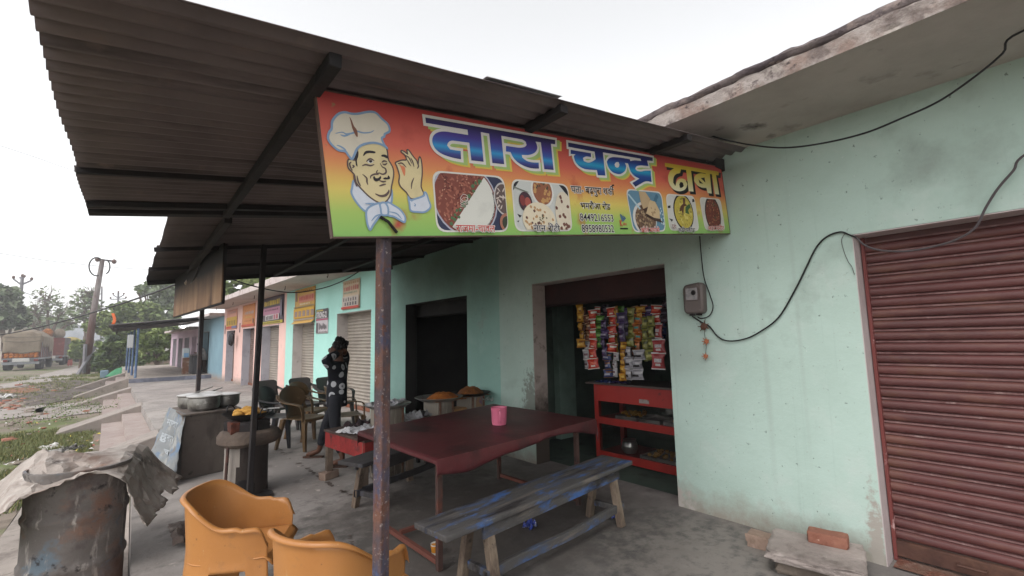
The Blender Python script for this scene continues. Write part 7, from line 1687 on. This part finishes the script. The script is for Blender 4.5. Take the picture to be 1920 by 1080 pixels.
# --- far tin canopy on blue posts in front of the blue shop
canm = M('far_canopy_tin', h('5a5757'), .7, [(h('48464a'), 1, .45, .65)], .1)
cn = thing('tin_canopy', 'low tin canopy on slim blue posts in front of the blue and lilac shops', 'canopy', (0, 25, .17))
cl, crr = ony(203, 611, 25.0), ony(402, 594, 25.6)
b = B(); b.grid(lambda u, v: ((cl.x - .1 * v) + (crr.x + .15 - .35 * v - cl.x) * u, 25.0 + 10.5 * v, cl.z + .02 + (crr.z - cl.z) * u + .025 * math.sin(v * 10.5 * 2 * math.pi / .3)), 8, 210); b.build('roof_sheet', canm, cn, solid=.01, fix=False)
B().bar(cl + Vector((.15, .1, -.07)), crr + Vector((0, .0, -.06)), .06, .09).build('beam', soot, cn)
B().bar(cl + Vector((.30, .1, -.11)), cl + Vector((.05, 10.0, -.11)), .06, .09).build('beam', soot, cn)
bpost = M('blue_post_paint', h('4f6485'), .6, [(h('6a7f98'), 3, .5, .66)])
for k, (px, yy) in enumerate(((254, 25.3), (247, 28.0), (241, 31.0), (236, 34.2))):
    q = ony(px, 700, yy); B().tube([(q.x, yy, .172), (q.x, yy, cl.z - .1)], .045, 8).build('post', bpost, cn)
q = ony(245, 635, 25.2); tag(B().box((q.x - .10, 25.05, 1.45), (q.x + .10, 25.2, 2.0)).build('junction_box', M('pale_box', h('a5a7a8'), .6), bevel=.02), 'pale box fixed high beside the blue canopy posts', 'box')
q = ony(344, 613, 31); lt_ = thing('light_bulb', 'small lit bulb under the eaves of the lilac shop', 'lamp', q)
em = bpy.data.materials.new('lit_bulb'); em.use_nodes = True; em.node_tree.nodes['Principled BSDF'].inputs['Emission Color'].default_value = (1, .95, .9, 1); em.node_tree.nodes['Principled BSDF'].inputs['Emission Strength'].default_value = 14
B().ell(q, (.07, .07, .08), 10, 8).build('bulb', em, lt_); B().tube([q + Vector((0, 0, .07)), q + Vector((0, 0, .2))], .025, 6).build('socket', soot, lt_)
# counter and water can in front of the blue shop
ct = thing('shop_counter', 'dark counter in front of the blue shop opening', 'counter', (2.42, 26.6, .17)); B().box((2.15, 25.7, .172), (2.50, 27.6, 1.02)).build('body', M('dark_counter', h('2f2e31'), .7, [(h('3d3b3f'), 2, .5, .7)]), ct, bevel=.02); B().box((2.10, 25.65, 1.022), (2.55, 27.65, 1.06)).build('top', MATS['dark_laminate'], ct)
wc = thing('water_can', 'pale plastic water can with a blue front standing on a stand by the dark counter', 'water can', (1.92, 26.3, .17)); B().box((1.78, 26.15, .93), (2.06, 26.45, 1.38)).build('can', M('pale_can', h('a9b0b2'), .5), wc, bevel=.04); B().box((1.83, 26.13, .96), (2.01, 26.147, 1.15)).build('label', M('blue_label', h('6f93b5'), .6), wc)
B().box((1.80, 26.17, .172), (2.04, 26.43, .929)).build('stand', MATS['brown_batten'], wc)
b = B(); b.tube(catmull([ony(205, 612, 24.9), ony(204, 604, 24.8), ony(206, 597, 24.8)], 4), .05, 6); 
tag(B().grid(lambda u, v: (ony(209, 604, 24.6).x + .10 * u + .04 * math.sin(v * 4), 24.6 + .1 * v, cl.z + .05 + .45 * v), 4, 8).build('orange_flag', M('saffron_cloth', h('c4633a'), .8), solid=.01), 'small saffron flag at the street corner of the far tin canopy', 'flag')
tag(B().box((ony(188, 695, 40).x, 40, GZ), (ony(200, 695, 40).x + .1, 40.5, .0)).build('metal_tank', M('blue_grey_tank', h('6d8090'), .6, [(h('5c6d7c'), 2, .5, .7)]), bevel=.05), 'blue grey tank on the ground beyond the far steps', 'tank')
b = B(); b.grid(lambda u, v: (ony(198, 695, 39).x + 1.6 * u, 39 + 1.2 * v, GZ + .12 + .55 * math.sin(math.pi * u) * math.sin(math.pi * v) + .08 * nz((u * 3, v * 3, 0), 2)), 14, 12); tag(b.build('green_tarpaulin', M('green_net', h('3f7a58'), .8, [(h('2f5f44'), 2, .5, .66)]), solid=.02), 'green tarpaulin heap beside the blue grey tank', 'tarpaulin')

# ------------------------------------------------------------------ grass, rubble and litter on the ground
rg = random.Random(21); gm = [M('grass_green', h('5f6843'), .8, [(h('737a50'), .9, .45, .65)]), M('grass_dry', h('8a8355'), .85, [(h('76724a'), .9, .45, .65)])]
v = []; f = []; idx = []
zones = [(6500, lambda: (rg.uniform(-2.8, -.5), rg.uniform(7.5, 16))), (2600, lambda: (rg.uniform(-6.0, -.5), rg.uniform(6.5, 19))), (2600, lambda: (rg.uniform(-9, -.9), rg.uniform(19, 48)))]
for n_t, fn in zones:
    k_ = 0; tries = 0
    while k_ < n_t and tries < n_t * 10:
        tries += 1; x, y = fn()
        if nz((x, y, 0), .45, 2) + .55 * nz((x, y, 0), 1.4, 5) < (-.12 if n_t == 6500 else .08): continue
        if x > ex(y) - .9: continue
        if 16.3 < y < 19.5 and x < -.5: continue
        k_ += 1; s_ = .03 + .0018 * y
        for j_ in range(4):
            a = rg.uniform(0, 6.28); d = Vector((math.cos(a), math.sin(a), 0)); o = Vector((-d.y, d.x, 0)) * s_ * .16
            p = Vector((x + rg.uniform(-.06, .06), y + rg.uniform(-.06, .06), GZ - .02)); L_ = s_ * rg.uniform(.8, 1.8)
            q = len(v); v += [p - o, p + o, p + d * L_ * .5 + Vector((0, 0, L_))]; f.append((q, q + 1, q + 2)); idx.append(0 if rg.random() < .72 else 1)
b = B(); b.v = v; b.f = f; go = b.build('grass', gm, world=False, smooth=False, fix=False); go.data.polygons.foreach_set('material_index', idx); tag(go, 'patchy short grass beside the steps', 'grass', kind='stuff')
weed = B(); wf = []
for (px, py, r_) in ((165, 765, .45), (130, 768, .3), (200, 775, .5), (40, 800, .5), (120, 788, .35), (95, 765, .3)):
    c = onz(px, py, GZ)
    for k in range(140):
        d = Vector((rg.gauss(0, .5), rg.gauss(0, .5), abs(rg.gauss(0, .4)))); p = c + d * r_; a = Vector((rg.gauss(0, 1), rg.gauss(0, 1), rg.gauss(0, 1))).normalized() * .028; b_ = a.cross(Vector((rg.gauss(0, 1), rg.gauss(0, 1), 1))).normalized() * .016
        weed.add([p - a, p + b_, p + a, p - b_], [(0, 1, 2, 3)])
tag(weed.build('weeds', leafA, world=False, smooth=False, fix=False), 'low leafy weeds by the foot of the steps', 'weeds', kind='stuff')
rub = B(); rm = [M('pale_rubble', h('877c73'), .9, [(h('857a74'), 4, .5, .66)], .3), M('reddish_brick_bits', h('8f6050'), .9)]
idx = []
for k in range(150):
    if k < 70: px, py = rg.gauss(22, 20), rg.gauss(757, 7)
    elif k < 110: px, py = rg.gauss(75, 30), rg.gauss(727, 4)
    else: px, py = rg.uniform(0, 235), rg.uniform(750, 880)
    c = onz(px, py, GZ)
    if c.x > ex(c.y) - .9: continue
    s_ = rg.uniform(.02, .07) * (1.5 if k < 130 else .8); n0 = len(rub.f); rub.ell(c + Vector((0, 0, s_ * .2)), (s_ * 1.4, s_, s_ * .6), 6, 4, .5, 2, k); idx += [0 if rg.random() < .75 else 1] * (len(rub.f) - n0)
ro = rub.build('rubble', rm, world=False, fix=False, ang=15); ro.data.polygons.foreach_set('material_index', idx); tag(ro, 'scattered pale rubble and brick bits on the dirt', 'rubble', kind='stuff')
# paper scraps on the grass
lt = B(); li = []; lm = [plain('litter_white', 'c2bfbd'), plain('litter_red', 'a8584c'), plain('litter_yellow', 'bfae4a')]
for k in range(90):
    px, py = rg.uniform(0, 240), rg.uniform(775, 880); c = onz(px, py, GZ)
    if c.x > ex(c.y) - .45: continue
    n0 = len(lt.f); s_ = rg.uniform(.02, .06); a = rg.uniform(0, 3); d = Vector((math.cos(a), math.sin(a), 0)) * s_; o = Vector((-d.y, d.x, 0)) * .7
    lt.add([c - d + Vector((0, 0, .02)), c + o + Vector((0, 0, .035)), c + d + Vector((0, 0, .02)), c - o + Vector((0, 0, .05))], [(0, 1, 2), (0, 2, 3)]); li += [rg.choice([0, 0, 0, 1, 2])] * (len(lt.f) - n0)
lo_ = lt.build('paper_scraps', lm, world=False, fix=False, smooth=False); lo_.data.polygons.foreach_set('material_index', li); tag(lo_, 'paper scraps scattered over the grass', 'litter', kind='stuff')
def litter(name, label, px, py, z, s_, mat, cat, seed):
    c = onz(px, py, z); b = crumple((c.x, c.y, z), s_, 8, seed, seed * .7); return tag(b.build(name, mat, solid=.001, ang=20), label, cat)
bl = M('blue_wrapper_foil', h('33459a'), .3, [(h('b5b8c8'), 40, .56, .6)], .3); pu = M('purple_wrapper_foil', h('6a5a8f'), .35, [(h('9a92b0'), 30, .55, .62)], .3)
litter('blue_wrapper', 'crumpled blue foil wrapper on the floor under the front bench', 993, 990, .0, (.09, .09, .09), bl, 'wrapper', 61)
litter('blue_wrapper', 'dark blue foil wrapper on the floor near the right bench legs', 1155, 972, .0, (.1, .08, .08), bl, 'wrapper', 64)
litter('purple_wrapper', 'crumpled purple wrapper on the floor between the drum and the orange chair', 284, 1034, -.21, (.10, .08, .06), pu, 'wrapper', 67)
litter('white_bag', 'flattened white plastic bag on the grass in front of the steps', 95, 840, GZ, (.45, .3, .08), lm[0], 'plastic bag', 70)
litter('white_bag', 'dark and white rag of plastic lying in the grass close to the drum sheet', 118, 845, GZ, (.6, .35, .10), M('dirty_plastic', h('8f8b88'), .6, [(h('34312f'), 6, .5, .56)], .2), 'plastic bag', 72)
litter('white_bag', 'white bag lying on the ash heap near the road', 10, 746, GZ, (.9, .6, .25), lm[0], 'plastic bag', 74)
cu = onz(816, 1040, 0); pc_ = thing('paper_cup', 'small paper cup with an orange band standing on the floor by the bench leg', 'paper cup', (cu.x, cu.y, .003))
B().lathe([(.0, .0), (.024, .0), (.032, .07), (.034, .072), (.031, .07), (.023, .005), (.0, .005)], n=18).build('cup', plain('cup_white', 'cfcbc4'), pc_, world=False); B().lathe([(.0262, .018), (.0318, .062)], n=18).build('orange_band', plain('cup_orange', 'd08a32'), pc_, world=False, solid=.0008, fix=False)

# ------------------------------------------------------------------ hazy air over the road
hz = B().box((-330, -12, -1.6), (260, 330, 16.0)).build('haze', None or bpy.data.materials.new('haze_air'), world=False, smooth=False)
hm = bpy.data.materials['haze_air']; hm.use_nodes = True; hm.node_tree.nodes.clear()
pv = hm.node_tree.nodes.new('ShaderNodeVolumePrincipled'); pv.inputs['Color'].default_value = (.93, .92, .93, 1); pv.inputs['Density'].default_value = .0023; pv.inputs['Anisotropy'].default_value = .2
mo = hm.node_tree.nodes.new('ShaderNodeOutputMaterial'); hm.node_tree.links.new(pv.outputs[0], mo.inputs['Volume'])
tag(hz, 'pale dusty haze over the road', 'haze', kind='stuff')
